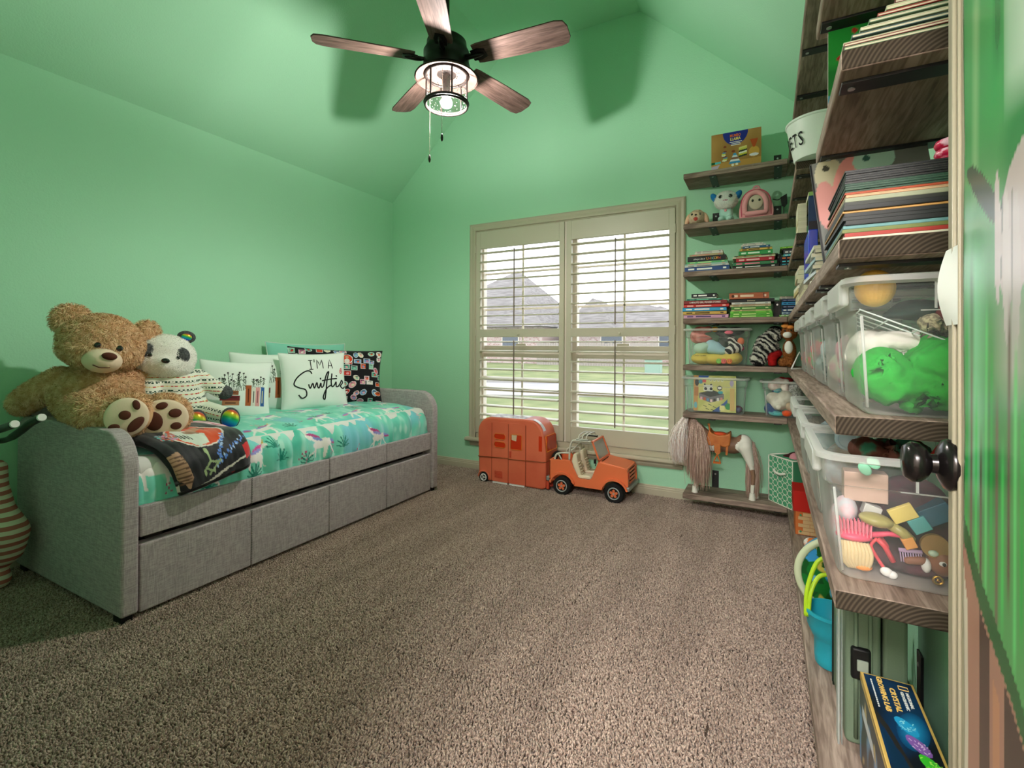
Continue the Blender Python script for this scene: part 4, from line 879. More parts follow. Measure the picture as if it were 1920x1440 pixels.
obj('body', MB().prism(prof, 'y', -.312, -.075), CORAL, van, bevel=.014, seg=4)
obj('roof_stickers', MB().prism([(1.33, .5485), (1.40, .5500), (1.66, .5505), (1.66, .5525), (1.33, .5515)], 'y', -.28, -.10), mat('roof_print', (150, 140, 152), .25, .5, col2=(236, 232, 232), nscale=14, ramp=(.45, .55)), van)
pts = arc(X1v - .15, .424, .1295, 20, 78, 10); obj('roof_stripe', MB().ring([[(p[0], y, p[1]) for y in (-.285, -.215, -.215, -.285)] if 0 else [(p[0], -.29, p[1]), (p[0], -.245, p[1]), (p[0] + .001, -.245, p[1] + .001), (p[0] + .001, -.29, p[1] + .001)] for p in pts]), mat('roof_print2', (214, 208, 214), .2, .5), van)
for a, b in ((1.375, 1.530), (1.532, 1.688)):
    d = obj('door', MB().prism(rrect(a, .024, b, .515, .012, 3), 'y', -.3155, -.309), CORAL, van, bevel=.002)
    if a < 1.5:
        for z in (.398, .331): obj('window', MB().prism([(a + .025, z - .012), (a + .038, z - .024), (a + .118, z - .024), (a + .130, z - .010), (a + .130, z + .010), (a + .118, z + .022), (a + .036, z + .022), (a + .025, z + .010)], 'y', -.3180, -.3150), AMBER, d); 
        for z in (.398, .331): obj('window_rim', MB().tube([(x, -.3185, y) for x, y in [(a + .025, z - .012), (a + .038, z - .024), (a + .118, z - .024), (a + .130, z - .010), (a + .130, z + .010), (a + .118, z + .022), (a + .036, z + .022), (a + .025, z + .010), (a + .025, z - .012)]], .0025, 6), GOLD, d, smooth=180)
        mb = MB()
        for i in range(5): mb.box((a + .03, -.3195, .062 + i * .011), (a + .10, -.3150, .067 + i * .011))
        obj('vent', mb.box((a + .026, -.318, .056), (a + .104, -.3155, .059)), CORALD, d)
    else:
        obj('window', MB().prism(rrect(a + .022, .303, b - .034, .425, .006, 2), 'y', -.3180, -.3150), AMBER, d); q = rrect(a + .022, .303, b - .034, .425, .006, 2)
        obj('window_reflection', MB().prism([(a + .03, .38), (a + .072, .372), (a + .078, .421), (a + .03, .421)], 'y', -.3184, -.3178), mat('painted_reflection', (214, 190, 160), .6), d)  # pale quad: a reflection painted onto the toy's window
        obj('window_rim', MB().tube([(x, -.3185, y) for x, y in q + [q[0]]], .0025, 6), GOLD, d, smooth=180)
        obj('handle', MB().box((a + .012, -.326, .236), (a + .026, -.315, .288)), CORALD, d, bevel=.003)
    obj('door_step', MB().box((a + .01, -.3185, .010), (b - .01, -.310, .022)), WHT, d)
SEAM = mat('caravan_seam', (140, 52, 32), .5)
for x in (1.375, 1.531, 1.688): obj('seam', MB().box((x - .0018, -.3168, .024), (x + .0018, -.309, .505)), SEAM, van)
ge = MB().tube([(X0 + .001, -.10, .216), (X0, -.30, .214), (X0 + .012, -.3155, .214), (1.37, -.3165, .220), (1.375, -.318, .220), (1.53, -.318, .226), (1.532, -.318, .220), (1.688, -.318, .226), (X1v - .014, -.3155, .230), (X1v + .001, -.30, .232), (X1v + .001, -.10, .232)], .0038, 6)
obj('trim_line', ge, mat('dark_gold_trim', (140, 70, 34), .4), van, smooth=180)
obj('end_window', MB().prism([(-.292, .312), (-.100, .312), (-.106, .425), (-.282, .425)], 'x', X1v - .028, X1v + .002), AMBER, van)
obj('end_window_rim', MB().tube([(X1v + .003, -.296, .308), (X1v + .003, -.096, .308), (X1v - .010, -.104, .430), (X1v - .010, -.288, .430), (X1v + .003, -.296, .308)], .004, 6).tube([(X1v + .003, -.236, .310), (X1v - .008, -.236, .43)], .003, 6), GOLD, van, smooth=180)
obj('corner_window', MB().box((X1v - .060, -.3145, .312), (X1v - .032, -.309, .430)), AMBER, van)
sp = obj('spare_wheel', MB().torus((X1v + .030, -.16, .22), .052, .024, 'x', 28, 10), RUB, van, smooth=180); obj('wheel_hub', MB().cyl((X1v + .01, -.16, .22), (X1v + .04, -.16, .22), .034, 20), SILV, sp, smooth=60)
obj('tow_hitch', MB().box((X1v, -.300, .02), (X1v + .022, -.275, .085)).box((X1v + .02, -.25, .035), (X1v + .062, -.225, .05)).box((X1v - .01, -.26, .03), (X1v + .03, -.21, .045)), CORALD, van, bevel=.004)
wh = obj('wheel', MB().cyl((1.297, -.318, .044), (1.297, -.27, .044), .043, 28), RUB, van, bevel=.006); obj('hubcap', MB().torus((1.297, -.319, .044), .026, .005, 'y', 24, 8).cyl((1.297, -.321, .044), (1.297, -.317, .044), .010, 12), WHT, wh, smooth=60)
mb = MB()
for i in range(3): a = R(90 + 120 * i); mb.box((-.0035, -.321, 0), (.0035, -.317, .026), M=Matrix.Translation((1.297, 0, .044)) @ Matrix.Rotation(a, 4, 'Y'))
obj('spokes', mb, WHT, wh)
obj('wheel_arch', MB().tube([(x, -.316, z) for x, z in arc(1.297, .044, .052, 0, 180, 14)], .006, 8), CORAL, van, smooth=180)
wh = obj('wheel', MB().cyl((1.297, -.11, .044), (1.297, -.066, .044), .043, 24), RUB, van, bevel=.006)

# ------------------------------------------------------------ toy open-top car
jp = thing('toy_car', 'coral open-top toy off-road car with cream seats behind the camper', 'toy car', (2.22, -.18, 0), R(0)); CREAMP = mat('cream_plastic', (228, 216, 188), .45, .4); GREYP = mat('pale_grey_tube', (206, 204, 190), .4, .4)
CORAL2 = mat('orange_plastic', (232, 118, 74), .38, .4)
yn, yf = -.315, -.045
side = [(1.893, .125), (1.893, .262), (2.062, .272), (2.130, .150), (2.150, .142), (2.220, .142), (2.238, .158), (2.285, .278), (2.300, .282), (2.492, .258), (2.508, .235), (2.512, .150)]
def archpts(cx, r): return [(cx + r * math.cos(R(a)), .073 + r * math.sin(R(a))) for a in range(170, 5, -15)]
fr = [(2.512, .13)] + [(2.497, .10)] + archpts(2.412, .088)[::-1] + [(2.318, .080)] + [(2.100, .080)] + archpts(2.006, .088)[::-1] + [(1.905, .12)]
for y0, y1 in ((yn, yn + .012), (yf - .012, yf)): obj('side_panel', MB().prism(side + fr, 'y', y0, y1), CORAL2, jp, bevel=.003)
obj('tailgate', MB().box((1.893, yn, .115), (1.905, yf, .262)), CORAL2, jp, bevel=.003)
obj('floor_pan', MB().box((1.90, yn + .012, .098), (2.30, yf - .012, .112)), CORAL2, jp)
obj('hood', MB().prism([(2.285, .215), (2.288, .288), (2.30, .290), (2.480, .264), (2.494, .256), (2.494, .215)], 'y', yn + .004, yf - .004), CORAL2, jp, bevel=.006, seg=3)
gr = MB().box((2.485, yn + .012, .11), (2.505, yf - .012, .258))
g = obj('grille', gr, CORAL2, jp, bevel=.004); mb = MB()
for i in range(4): mb.box((2.504, yn + .06, .140 + i * .028), (2.5115, yf - .06, .152 + i * .028))
obj('grille_bars', mb, CORAL2, g, bevel=.002)
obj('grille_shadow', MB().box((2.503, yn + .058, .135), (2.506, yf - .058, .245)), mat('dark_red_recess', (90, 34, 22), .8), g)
for y in (yn + .034, yf - .034): obj('headlight', MB().ell((2.508, y, .205), (.006, .016, .026), 14, 8), CORALD, g, smooth=180)
obj('bumper', MB().box((2.495, yn - .012, .098), (2.525, yf + .012, .128)), mat('dull_silver', (150, 154, 150), .4, .4, metal=.4), jp, bevel=.006); obj('rear_bumper', MB().box((1.868, yn - .002, .092), (1.895, yf + .0, .128)), mat('dull_silver', (150, 154, 150)), jp, bevel=.005)
for cx in (2.006, 2.412):
    for y0, y1, s in ((yn - .022, yn + .034, -1), (yf - .034, yf + .022, 1)):
        w_ = obj('wheel', MB().lathe([(.040, -.028), (.066, -.028), (.0725, -.020), (.0725, .020), (.066, .028), (.040, .028)], 36, M=Matrix.Translation((cx, (y0 + y1) / 2, .0735)) @ Matrix.Rotation(PI / 2, 4, 'X')), RUB, jp, smooth=40)
        yo = y0 if s < 0 else y1
        h_ = obj('rim', MB().torus((cx, yo, .0735), .041, .0045, 'y', 32, 8).cyl((cx, yo - .003 * -s, .0735), (cx, yo + .001 * s, .0735), .007, 12), SILV, w_, smooth=60)
        st = MB()
        for i in range(5):
            a = R(90 + 72 * i); st.prism([(-.006, .004), (.006, .004), (.0105, .024), (0, .033), (-.0105, .024)], 'y', yo - .002, yo + .002, M=Matrix.Translation((cx, 0, .0735)) @ Matrix.Rotation(a - PI / 2, 4, 'Y'))
        obj('spokes', st, CORAL2, w_)
        obj('fender', MB().ring([[(cx + r * math.cos(R(a)), y, .073 + r * math.sin(R(a)) * .98) for r, y in ((.092, yo + .004 * -s), (.106, yo + .004 * -s), (.106, yo - .03 * s), (.092, yo - .03 * s))] for a in range(172, 4, -12)]), CORAL2, jp, smooth=30)
for y in (-.255, -.105):
    s_ = obj('seat', MB().prism([(2.105, .150), (2.115, .138), (2.225, .140), (2.232, .158), (2.205, .168), (2.140, .166)], 'y', y - .045, y + .045), CREAMP, jp, bevel=.010, seg=3)
    bk = MB().prism([(2.112, .150), (2.150, .160), (2.118, .270), (2.112, .322), (2.085, .322), (2.068, .262)], 'y', y - .042, y + .042)
    obj('seat_back', bk, CREAMP, s_, bevel=.012, seg=3)
    mb = MB()
    for i in range(5): t = i / 5; mb.tube([(2.152 - .034 * t + .002, y - .034, .175 + .10 * t), (2.152 - .034 * t + .002, y + .034, .175 + .10 * t)], .003, 6)
    obj('seat_rib', mb, CREAMP, s_, smooth=180)
for y in (yn + .014, yf - .014):
    obj('roll_bar', MB().tube(spline([(2.055, y, .27), (2.060, y, .36), (2.078, y, .415), (2.112, y, .426), (2.225, y, .426)], 5), .0075, 10).tube(spline([(1.935, y, .262), (1.948, y, .300), (1.985, y, .318), (2.058, y, .325)], 5), .0075, 10).cyl((1.965, y, .31), (1.995, y, .262), .006, 8), GREYP, jp, smooth=180)
obj('cross_bar', MB().tube([(2.058, yn + .014, .33), (2.058, yf - .014, .36)], .0065, 8).tube([(2.10, yn + .014, .426), (2.10, yf - .014, .426)], .006, 8), GREYP, jp, smooth=180)
mb = MB().box((2.11, yn + .012, .428), (2.20, yn + .032, .438)).box((2.11, yf - .032, .428), (2.20, yf - .012, .438))
for x in (2.125, 2.155, 2.185): mb.tube(spline([(x, yn + .022, .438), (x, -.27, .462), (x, -.18, .470), (x, -.09, .462), (x, yf - .022, .438)], 5), .0045, 8)
obj('roof_rack', mb, GREYP, jp, smooth=60); obj('rack_bracket', MB().box((2.112, yn + .008, .424), (2.205, yn + .036, .434)).box((2.112, yf - .036, .424), (2.205, yf - .008, .434)), BLK, jp)
wsm = MB()
def wsq(x, z, y0, y1, t): return
A0, A1 = (2.290, .288), (2.235, .434)
for (ya, yb) in ((yn, yn + .014), (yf - .014, yf)): wsm.prism([(A0[0], A0[1]), (A0[0] + .012, A0[1]), (A1[0] + .010, A1[1]), (A1[0] - .002, A1[1])], 'y', ya, yb)
wsm.prism([(A0[0] - .002, A0[1] - .002), (A0[0] + .014, A0[1] - .002), (A0[0] + .010, A0[1] + .014), (A0[0] - .006, A0[1] + .014)], 'y', yn, yf).prism([(A1[0] + .002, A1[1] - .012), (A1[0] + .014, A1[1] - .012), (A1[0] + .010, A1[1]), (A1[0] - .002, A1[1])], 'y', yn, yf)
wfr = obj('windscreen_frame', wsm, CORAL2, jp, bevel=.002)
obj('windscreen', MB().add([(A0[0] + .004, yn + .012, A0[1] + .010), (A0[0] + .004, yf - .012, A0[1] + .010), (A1[0] + .006, yf - .012, A1[1] - .010), (A1[0] + .006, yn + .012, A1[1] - .010)], [(0, 1, 2, 3)]), clear_mat('toy_windscreen', (196, 206, 214), .55, .1), wfr)
obj('wing_mirror', MB().box((2.262, yn - .026, .276), (2.276, yn - .004, .306)).cyl((2.272, yn - .012, .255), (2.272, yn + .004, .278), .004, 6), BLK, jp, bevel=.003)
obj('wiper', MB().tube([(2.312, yn + .03, .290), (2.312, yf - .09, .292)], .0028, 6), BLK, jp, smooth=180)
obj('steering_wheel', MB().torus((2.232, -.105, .235), .024, .0035, 'x', 20, 8), BLK, jp, smooth=180)

# ------------------------------------------------------------ by the near end of the bed
hbT = thing('toy_handlebar', 'black curved handlebar with silver grip ends in front of the daybed', 'handlebar', (.12, -3.13, .0)); GRIP = mat('grip_rubber', (26, 26, 26), .35, .5)
A = spline([(.12, -2.96, .668), (.20, -2.92, .684), (.30, -2.90, .703), (.45, -2.90, .755), (.56, -2.90, .800), (.665, -2.90, .830)], 6)
obj('bar', MB().tube(A, [.013] * 14 + [.0165] * (len(A) - 14), 14), GRIP, hbT, smooth=180)
obj('grip_end', MB().cyl(A[-1], (A[-1][0] + .006, A[-1][1], A[-1][2] + .002), .017, 18, .015), WHT, hbT, smooth=40)
B_ = spline([(.14, -2.99, .70), (.30, -2.975, .738), (.46, -2.97, .773), (.62, -2.97, .808)], 6)
obj('grip', MB().tube(B_, .0165, 14), GRIP, hbT, smooth=180); obj('grip_end', MB().cyl(B_[-1], (B_[-1][0] + .006, B_[-1][1], B_[-1][2] + .002), .017, 18, .015), WHT, hbT, smooth=40)
obj('stem', MB().tube([(.12, -2.96, .668), (.12, -3.06, .69), (.12, -3.12, .66), (.12, -3.13, .03)], .015, 12).cyl((.12, -3.13, 0), (.12, -3.13, .03), .07, 24), GRIP, hbT, smooth=50)
PINKW = bpy.data.materials.new('pink_white_stripes'); PINKW.use_nodes = True
_n = PINKW.node_tree.nodes; _l = PINKW.node_tree.links; _t = _n.new('ShaderNodeTexCoord'); _w = _n.new('ShaderNodeTexWave'); _w.bands_direction = 'Z'; _w.inputs['Scale'].default_value = 8.5; _w.inputs['Distortion'].default_value = 1.2; _w.inputs['Detail Scale'].default_value = .6
_r = _n.new('ShaderNodeValToRGB'); _r.color_ramp.interpolation = 'CONSTANT'; _r.color_ramp.elements[0].color = srgb(176, 104, 92); _r.color_ramp.elements[1].color = srgb(216, 210, 188); _r.color_ramp.elements[1].position = .5
_l.new(_t.outputs['Object'], _w.inputs['Vector']); _l.new(_w.outputs['Fac'], _r.inputs['Fac']); _l.new(_r.outputs['Color'], _n['Principled BSDF'].inputs['Base Color']); _n['Principled BSDF'].inputs['Roughness'].default_value = .9
pts = [(.225, -2.915, .565), (.22, -2.92, .48), (.24, -2.915, .36), (.29, -2.90, .27), (.27, -2.90, .19), (.225, -2.92, .13), (.24, -2.915, .08), (.25, -2.91, .05)]
sp_ = blob('striped_bolster', [q for a, b, r0, r1 in zip(pts, pts[1:], (.04, .05, .065, .085, .075, .05, .045), (.05, .065, .085, .075, .05, .045, .045)) for q in limb(a, b, r0, r1)], .012, [PINKW])
tag(sp_, 'pink and white striped soft toy standing at the near end of the daybed', 'soft toy')
out_ = thing('wall_outlet', 'black outlet plate low on the left wall beside the daybed', 'outlet', (0, -2.84, .26)); obj('plate', MB().box((0, -2.875, .258), (.006, -2.805, .402)), BLK, out_, bevel=.002)
obj('socket', MB().box((.005, -2.855, .285), (.008, -2.825, .32)).box((.005, -2.855, .34), (.008, -2.825, .375)), DARK, out_)
# ------------------------------------------------------------ wooden wall shelves on black brackets
HZ = {1: 2.343, 2: 1.993, 3: 1.663, 4: 1.339, 5: 1.017, 6: .690, 7: .130}; TH = .036
WX_ = wood_mat('stained_board_x', (126, 106, 94), (172, 152, 138), (116, 98, 88), 'x'); WY_ = wood_mat('stained_board_y', (128, 108, 96), (178, 158, 144), (118, 100, 90), 'y')
END = ring_mat('end_grain', (52, 45, 37), (80, 70, 58)); SCR = mat('screw_head', (190, 190, 190), .3, .5, metal=.8)
def bracket_x(T, x, z, leg=.12):       # on the window wall
    b = obj('bracket', MB().box((x - .0225, -.262, z - TH - .006), (x + .0225, -.001, z - TH)).box((x - .0225, -.007, z - TH - .006), (x + .0225, -.001, z + leg)), BLACK, T, bevel=.001)
    obj('screw', MB().cyl((x, -.245, z - TH - .0085), (x, -.245, z - TH - .006), .006, 10).cyl((x, -.03, z - TH - .0085), (x, -.03, z - TH - .006), .006, 10).cyl((x, -.0095, z + leg * .8), (x, -.006, z + leg * .8), .006, 10), SCR, b, smooth=40)
def bracket_y(T, y, z, leg=.12):       # on the right wall
    b = obj('bracket', MB().box((3.516, y - .0225, z - TH - .006), (3.779, y + .0225, z - TH)).box((3.773, y - .0225, z - TH - .006), (3.779, y + .0225, z + leg)), BLACK, T, bevel=.001)
    obj('screw', MB().cyl((3.533, y, z - TH - .0085), (3.533, y, z - TH - .006), .006, 10).cyl((3.75, y, z - TH - .0085), (3.75, y, z - TH - .006), .006, 10).cyl((3.7705, y, z + leg * .8), (3.773, y, z + leg * .8), .006, 10), SCR, b, smooth=40)
ORD = {1: 'topmost', 2: 'second from the top', 3: 'third from the top', 4: 'fourth from the top', 5: 'fifth from the top', 6: 'sixth from the top', 7: 'lowest'}
def board(mb_box, m, nm, lab, loc, group):
    T = thing(nm, lab, 'shelf', loc, group=group); a, b = mb_box
    mb = MB().box(a, b); o = obj('board', mb, [m, END], T, bevel=.004, seg=2)
    for p in o.data.polygons:
        n = p.normal
        if m is WY_ and n.y < -.9: p.material_index = 1
        if m is WX_ and n.x < -.9: p.material_index = 1
    return T
for k, z in HZ.items():
    T = board(((2.878, -.267, z - TH), (3.508, -.002, z)), WX_, 'plank_shelf', 'stained wooden shelf beside the window, ' + ORD[k] + ' of its column', (3.19, -.13, z - TH), 'shelves on the window wall')
    for x in (3.065, 3.455): bracket_x(T, x, z)
RS = [(1, -2.2, -.002, 'high board over the white bucket, nearest the ceiling', (-1.96, -1.564, -1.175, -.7, -.3)), (2, -2.75, -2.27, 'short board above the stack of fanned magazines, cut off by the picture top', (-2.70, -2.33)), (2, -1.221, -.002, 'short corner board carrying the white bucket', (-1.116, -.721, -.3)),
      (3, -2.765, -2.266, 'short board holding the fanned green magazines', (-2.70, -2.315)), (3, -1.24, -.002, 'short corner board holding the navy book with the barcode', (-1.14, -.70, -.3)),
      (4, -2.735, -2.256, 'board under the big stack of dark magazines', (-2.66, -2.30)), (4, -2.254, -.002, 'long board carrying the upright blue binder', (-2.20, -1.78, -1.3, -.8, -.3)),
      (5, -2.685, -.002, 'long board under the five clear bins at mid height', (-2.62, -2.2, -1.7, -1.2, -.7, -.3)), (6, -2.685, -.002, 'long board under the overhanging clear bins full of hairbrushes', (-2.62, -2.2, -1.7, -1.2, -.7, -.3)),
      (7, -2.90, -.002, 'lowest board near the carpet with the teal bucket', (-2.62, -2.04, -1.6, -1.2, -.7, -.3))]
for k, y0, y1, lab, br in RS:
    z = HZ[k]; T = board(((3.51, y0, z - TH), (3.776, y1, z)), WY_, 'plank_shelf', 'stained wooden ' + lab, (3.64, (y0 + y1) / 2, z - TH), 'shelves on the right wall')
    for y in br:
        if y0 < y < y1: bracket_y(T, y, z, .16 if k == 7 else .10)

# ------------------------------------------------------------ books
PAGE = mat('page_edges', (226, 218, 194), .85, .1, col2=(206, 198, 172), nscale=300, stretch=(.02, .02, 1))
def cover_mat(c): return mat('cover_%d_%d_%d' % c, c, .45, .35)
def book(loc, L, T_, D, col, label, rz=0, title=None, tcol=(235, 235, 235), group=None, bars=None, hard=True, tilt=(0, 0), cat='book', nm='book', size=None):
    T = thing(nm, label, cat, loc, (tilt[0], tilt[1], rz), group); h = .0022 if hard else .0008; o = .003 if hard else 0
    mb = MB().box((-L / 2, 0, 0), (L / 2, D, h)).box((-L / 2, 0, T_ - h), (L / 2, D, T_)).box((-L / 2, 0, 0), (L / 2, h, T_))
    cv = obj('cover', mb, cover_mat(col), T, local=True)
    obj('pages', MB().box((-L / 2 + o, h, h), (L / 2 - o, D - o, T_ - h)), PAGE, T, local=True)
    B = frame((0, -.0004, T_ * .5), (1, 0, 0), (0, 0, 1))
    if title:
        s = size or T_ * .62; B = frame((0, -.0004, T_ * .5 - s * .36), (1, 0, 0), (0, 0, 1)); obj('title', text_mb(title, B, s, L * .72 if len(title) > 9 else None, bold=.01), mat('title_%d_%d_%d' % tcol, tcol, .5), cv, local=True)
    elif bars:
        for a, b in bars: obj('spine_print', MB().box((a * L - L / 2, -.0006, T_ * .32), (b * L - L / 2, .0002, T_ * .68)), mat('title_%d_%d_%d' % tcol, tcol, .5), cv, local=True)
    return T
def stack(x0, z, items, where, grp, y=-.25, rz=0, base_xy=None):
    """items bottom to top: colour, length, thickness, offset, description, title, title colour, depth"""
    n = len(items)
    for i, it in enumerate(items):
        col, L, t, off, desc, title, tcol, D = it
        pos = 'at the bottom' if i == 0 else ('on top' if i == n - 1 else ('%s from the bottom' % ['', 'second', 'third', 'fourth', 'fifth', 'sixth', 'seventh', 'eighth', 'ninth', 'tenth'][i]))
        loc = (x0 + L / 2 + off, y, z) if base_xy is None else (base_xy[0], base_xy[1] - off, z)
        b = book(loc, L, t, D, col, desc + ' book ' + pos + ' of ' + where, rz, title, tcol, grp, bars=None if title else ((.08, .22), (.28, .62), (.86, .93)), hard=t > .014)
        z += t
    return z
W_ = (238, 238, 232); K_ = (24, 24, 28)
stack(2.886, HZ[3], [((36, 74, 130), .285, .031, .0, 'navy', None, W_, .20), ((206, 210, 206), .28, .012, .0, 'pale grey', None, (90, 90, 90), .21), ((150, 196, 184), .275, .011, .0, 'aqua patterned', None, (236, 150, 110), .20), ((96, 180, 120), .26, .013, .012, 'bright green', None, (200, 236, 160), .19),
    (K_, .245, .036, .018, 'black rainbow-lettered', None, W_, .19), ((172, 160, 118), .215, .014, .030, 'olive', None, (206, 120, 120), .18), ((226, 224, 212), .18, .009, .065, 'white', None, (160, 160, 160), .16), ((214, 210, 198), .175, .010, .068, 'off-white', None, (120, 120, 120), .15)], 'left stack, third shelf by window', 'books on the third shelf by the window')
_z = HZ[3] + .067; _b = mat('title_238_238_232', W_, .5)
tb = bpy.data.objects['book.004']
for s, xx, cols in (('always be a', -.048, [W_]),): obj('title', text_mb(s, frame((xx, -.0006, .012), (1, 0, 0), (0, 0, 1)), .017, .072, shear=.3), _b, tb, local=True)
for i, ch in enumerate('UNICORN'): obj('title_letter', text_mb(ch, frame((.006 + i * .0125, -.0008, .009), (1, 0, 0), (0, 0, 1)), .024), mat('letter_%d' % (i % 5), [(226, 150, 40), (214, 84, 60), (120, 190, 110), (150, 200, 220), (230, 200, 80)][i % 5], .5), tb, local=True)
for c in list(tb.children):
    for d in list(c.children):
        if d.name.startswith('spine_print'): bpy.data.objects.remove(d)
stack(3.190, HZ[3], [(K_, .265, .018, .0, 'black', None, W_, .20), ((46, 120, 76), .26, .024, .0, 'dark green', None, (214, 120, 140), .20), ((186, 36, 52), .225, .026, .020, 'crimson', None, (240, 190, 190), .19), ((222, 214, 180), .25, .010, .0, 'cream', None, (120, 150, 90), .19),
    ((70, 90, 60), .255, .007, .01, 'thin olive', None, (200, 180, 80), .2), ((48, 160, 82), .20, .028, .036, 'leaf green', None, (220, 240, 220), .16), ((216, 182, 84), .19, .017, .042, 'yellow', None, (70, 50, 20), .15), ((38, 92, 130), .16, .014, .06, 'blue and white', None, W_, .14), ((224, 222, 208), .145, .010, .05, 'white', None, (160, 160, 160), .14), ((214, 212, 200), .12, .009, .06, 'small ivory', None, (150, 150, 150), .12)], 'middle stack, third shelf by window', 'books on the third shelf by the window')
stack(3.467, HZ[3], [((22, 60, 72), .14, .018, .0, 'dark teal', None, (60, 170, 190), .2), ((24, 24, 34), .14, .020, .0, 'near-black', None, (80, 200, 220), .2), ((20, 26, 60), .14, .022, .0, 'midnight blue', None, (220, 120, 60), .2), ((70, 190, 206), .12, .014, .018, 'sky blue', None, W_, .18), ((84, 88, 96), .12, .026, .018, 'slate', None, W_, .18), ((30, 34, 30), .14, .010, .01, 'thin black', None, (60, 60, 60), .18), ((110, 190, 40), .15, .012, .0, 'lime', None, (200, 230, 120), .18)], 'corner stack, third shelf by window', 'books on the third shelf by the window')
stack(2.876, HZ[4], [((214, 160, 190), .285, .025, .004, 'pink', None, (90, 70, 120), .20), ((206, 166, 84), .278, .024, .0, 'mustard', None, (80, 60, 20), .20), ((50, 158, 206), .282, .026, -.004, 'sky blue', None, W_, .20), ((204, 44, 44), .288, .022, .004, 'bright red', None, (240, 200, 190), .20),
    ((140, 40, 42), .275, .026, .004, 'dark red lettered', '5-MINUTE GIRL POWER STORIES', W_, .20), ((36, 110, 92), .225, .012, .025, 'teal', None, (120, 200, 170), .19), ((196, 210, 200), .16, .008, .055, 'pale mint', None, (100, 140, 120), .17), ((26, 26, 36), .16, .026, .055, 'small black', None, W_, .16)], 'left stack, fourth shelf by window', 'books on the fourth shelf by the window')
stack(3.172, HZ[4], [((96, 190, 60), .255, .015, .0, 'bright lime', None, (200, 240, 150), .2), ((84, 180, 50), .25, .014, .004, 'grass green', None, (230, 244, 170), .2), ((120, 206, 70), .245, .013, .004, 'yellow-green', None, (60, 120, 40), .2), ((206, 198, 140), .235, .009, .01, 'sand', None, (90, 110, 60), .2), ((60, 140, 50), .235, .020, .01, 'mid green', None, (206, 226, 160), .2),
    ((216, 206, 170), .24, .009, .004, 'cream', None, (150, 130, 100), .2), ((196, 160, 120), .24, .006, .004, 'thin tan', None, (120, 90, 60), .2), ((222, 224, 218), .23, .014, .012, 'white', None, (150, 160, 160), .2), (K_, .27, .021, -.006, 'black speckled', 'Universe', (226, 214, 180), .20), ((176, 92, 56), .235, .042, -.002, 'thick orange-brown', None, (236, 206, 180), .19)], 'middle stack, fourth shelf by window', 'books on the fourth shelf by the window')
for i, o in enumerate([o for o in bpy.data.objects if o.name.startswith('book') and o.get('label', '').startswith('thick orange')]):
    mb = MB().box((.085, -.0008, .006), (.090, 0, .036)).cyl((-.095, -.0010, .021), (-.095, 0, .021), .009, 16); obj('spine_mark', mb, mat('spine_dark', (70, 34, 22), .5), o, local=True)
stack(3.462, HZ[4], [((110, 180, 80), .13, .012, .0, 'green patterned', None, W_, .2), ((150, 170, 190), .12, .018, .014, 'pale blue', None, (60, 80, 120), .2), ((40, 70, 120), .12, .022, .014, 'denim blue', None, W_, .2), ((24, 30, 50), .12, .020, .014, 'inky blue', None, (110, 120, 160), .2), ((50, 150, 210), .12, .022, .014, 'cyan', None, (30, 80, 130), .2), ((34, 50, 80), .12, .018, .014, 'dark blue', None, (110, 120, 160), .2), ((190, 190, 184), .13, .009, .006, 'grey', None, (80, 80, 80), .2), ((206, 190, 170), .13, .008, .004, 'beige', None, (80, 80, 80), .2)], 'corner stack, fourth shelf by window', 'books on the fourth shelf by the window')

def print_box(name, label, loc, w, h, d, canvas, edge, cat='box', rot=(0, 0, 0), group=None, rough=.35):
    """upright printed carton, front at local -y, base at z 0"""
    T = thing(name, label, cat, loc, rot, group)
    obj('carton', MB().box((-w / 2, 0, 0), (w / 2, d, h)), cover_mat(edge), T, local=True, bevel=.0015)
    H, W = canvas.h, canvas.w; X, Z = np.meshgrid(np.linspace(-w / 2, w / 2, W), np.linspace(0, h, H)); obj('front_print', grid_mesh('front_print', np.stack([X, np.full_like(X, -.0006), Z], -1), canvas), vcol_mat('carton_print', rough), T, local=True, recalc=False)
    return T
c = Canvas(150, 120, (150, 112, 60)); c.noise((172, 132, 74), 2, -.1, .6, 2); c.poly([(0, 0), (1, 0), (1, .22), (0, .2)], (184, 140, 72)); c.ellipse(.49, 1.0, .255, .36, (34, 44, 130))
for x, y, cols in ((.27, .30, [(220, 220, 190), (200, 200, 90), (90, 140, 170), (120, 60, 50)]),):
    for i, q in enumerate(cols * 2): c.ellipse(x + .02 * math.sin(i), y + .035 * i - .05, .05 - .002 * i, .024, q)
for i, q in enumerate(((60, 140, 190), (226, 226, 230), (130, 90, 70), (214, 220, 226), (60, 150, 200))): c.poly([(.36 + i * .02, .14 + i * .055), (.60 - i * .02, .14 + i * .055), (.58 - i * .02, .195 + i * .055), (.38 + i * .02, .195 + i * .055)], q)
for i, q in enumerate(((50, 60, 40), (196, 190, 60), (226, 226, 210), (40, 50, 40), (190, 190, 80), (206, 200, 120))): c.poly([(.56, .28 + i * .045), (.72, .31 + i * .045), (.72, .355 + i * .045), (.56, .325 + i * .045)], q)
c.ellipse(.86, .38, .105, .14, (196, 150, 66)); c.ellipse(.86, .30, .09, .04, (216, 214, 224)); c.poly([(.84, .50), (.88, .50), (.94, .72), (.78, .72)], (170, 74, 34)); c.ellipse(.45, .90 - .1 - .33, .035, .03, (120, 60, 40)); c.ellipse(.28, .62, .03, .03, (120, 60, 40))
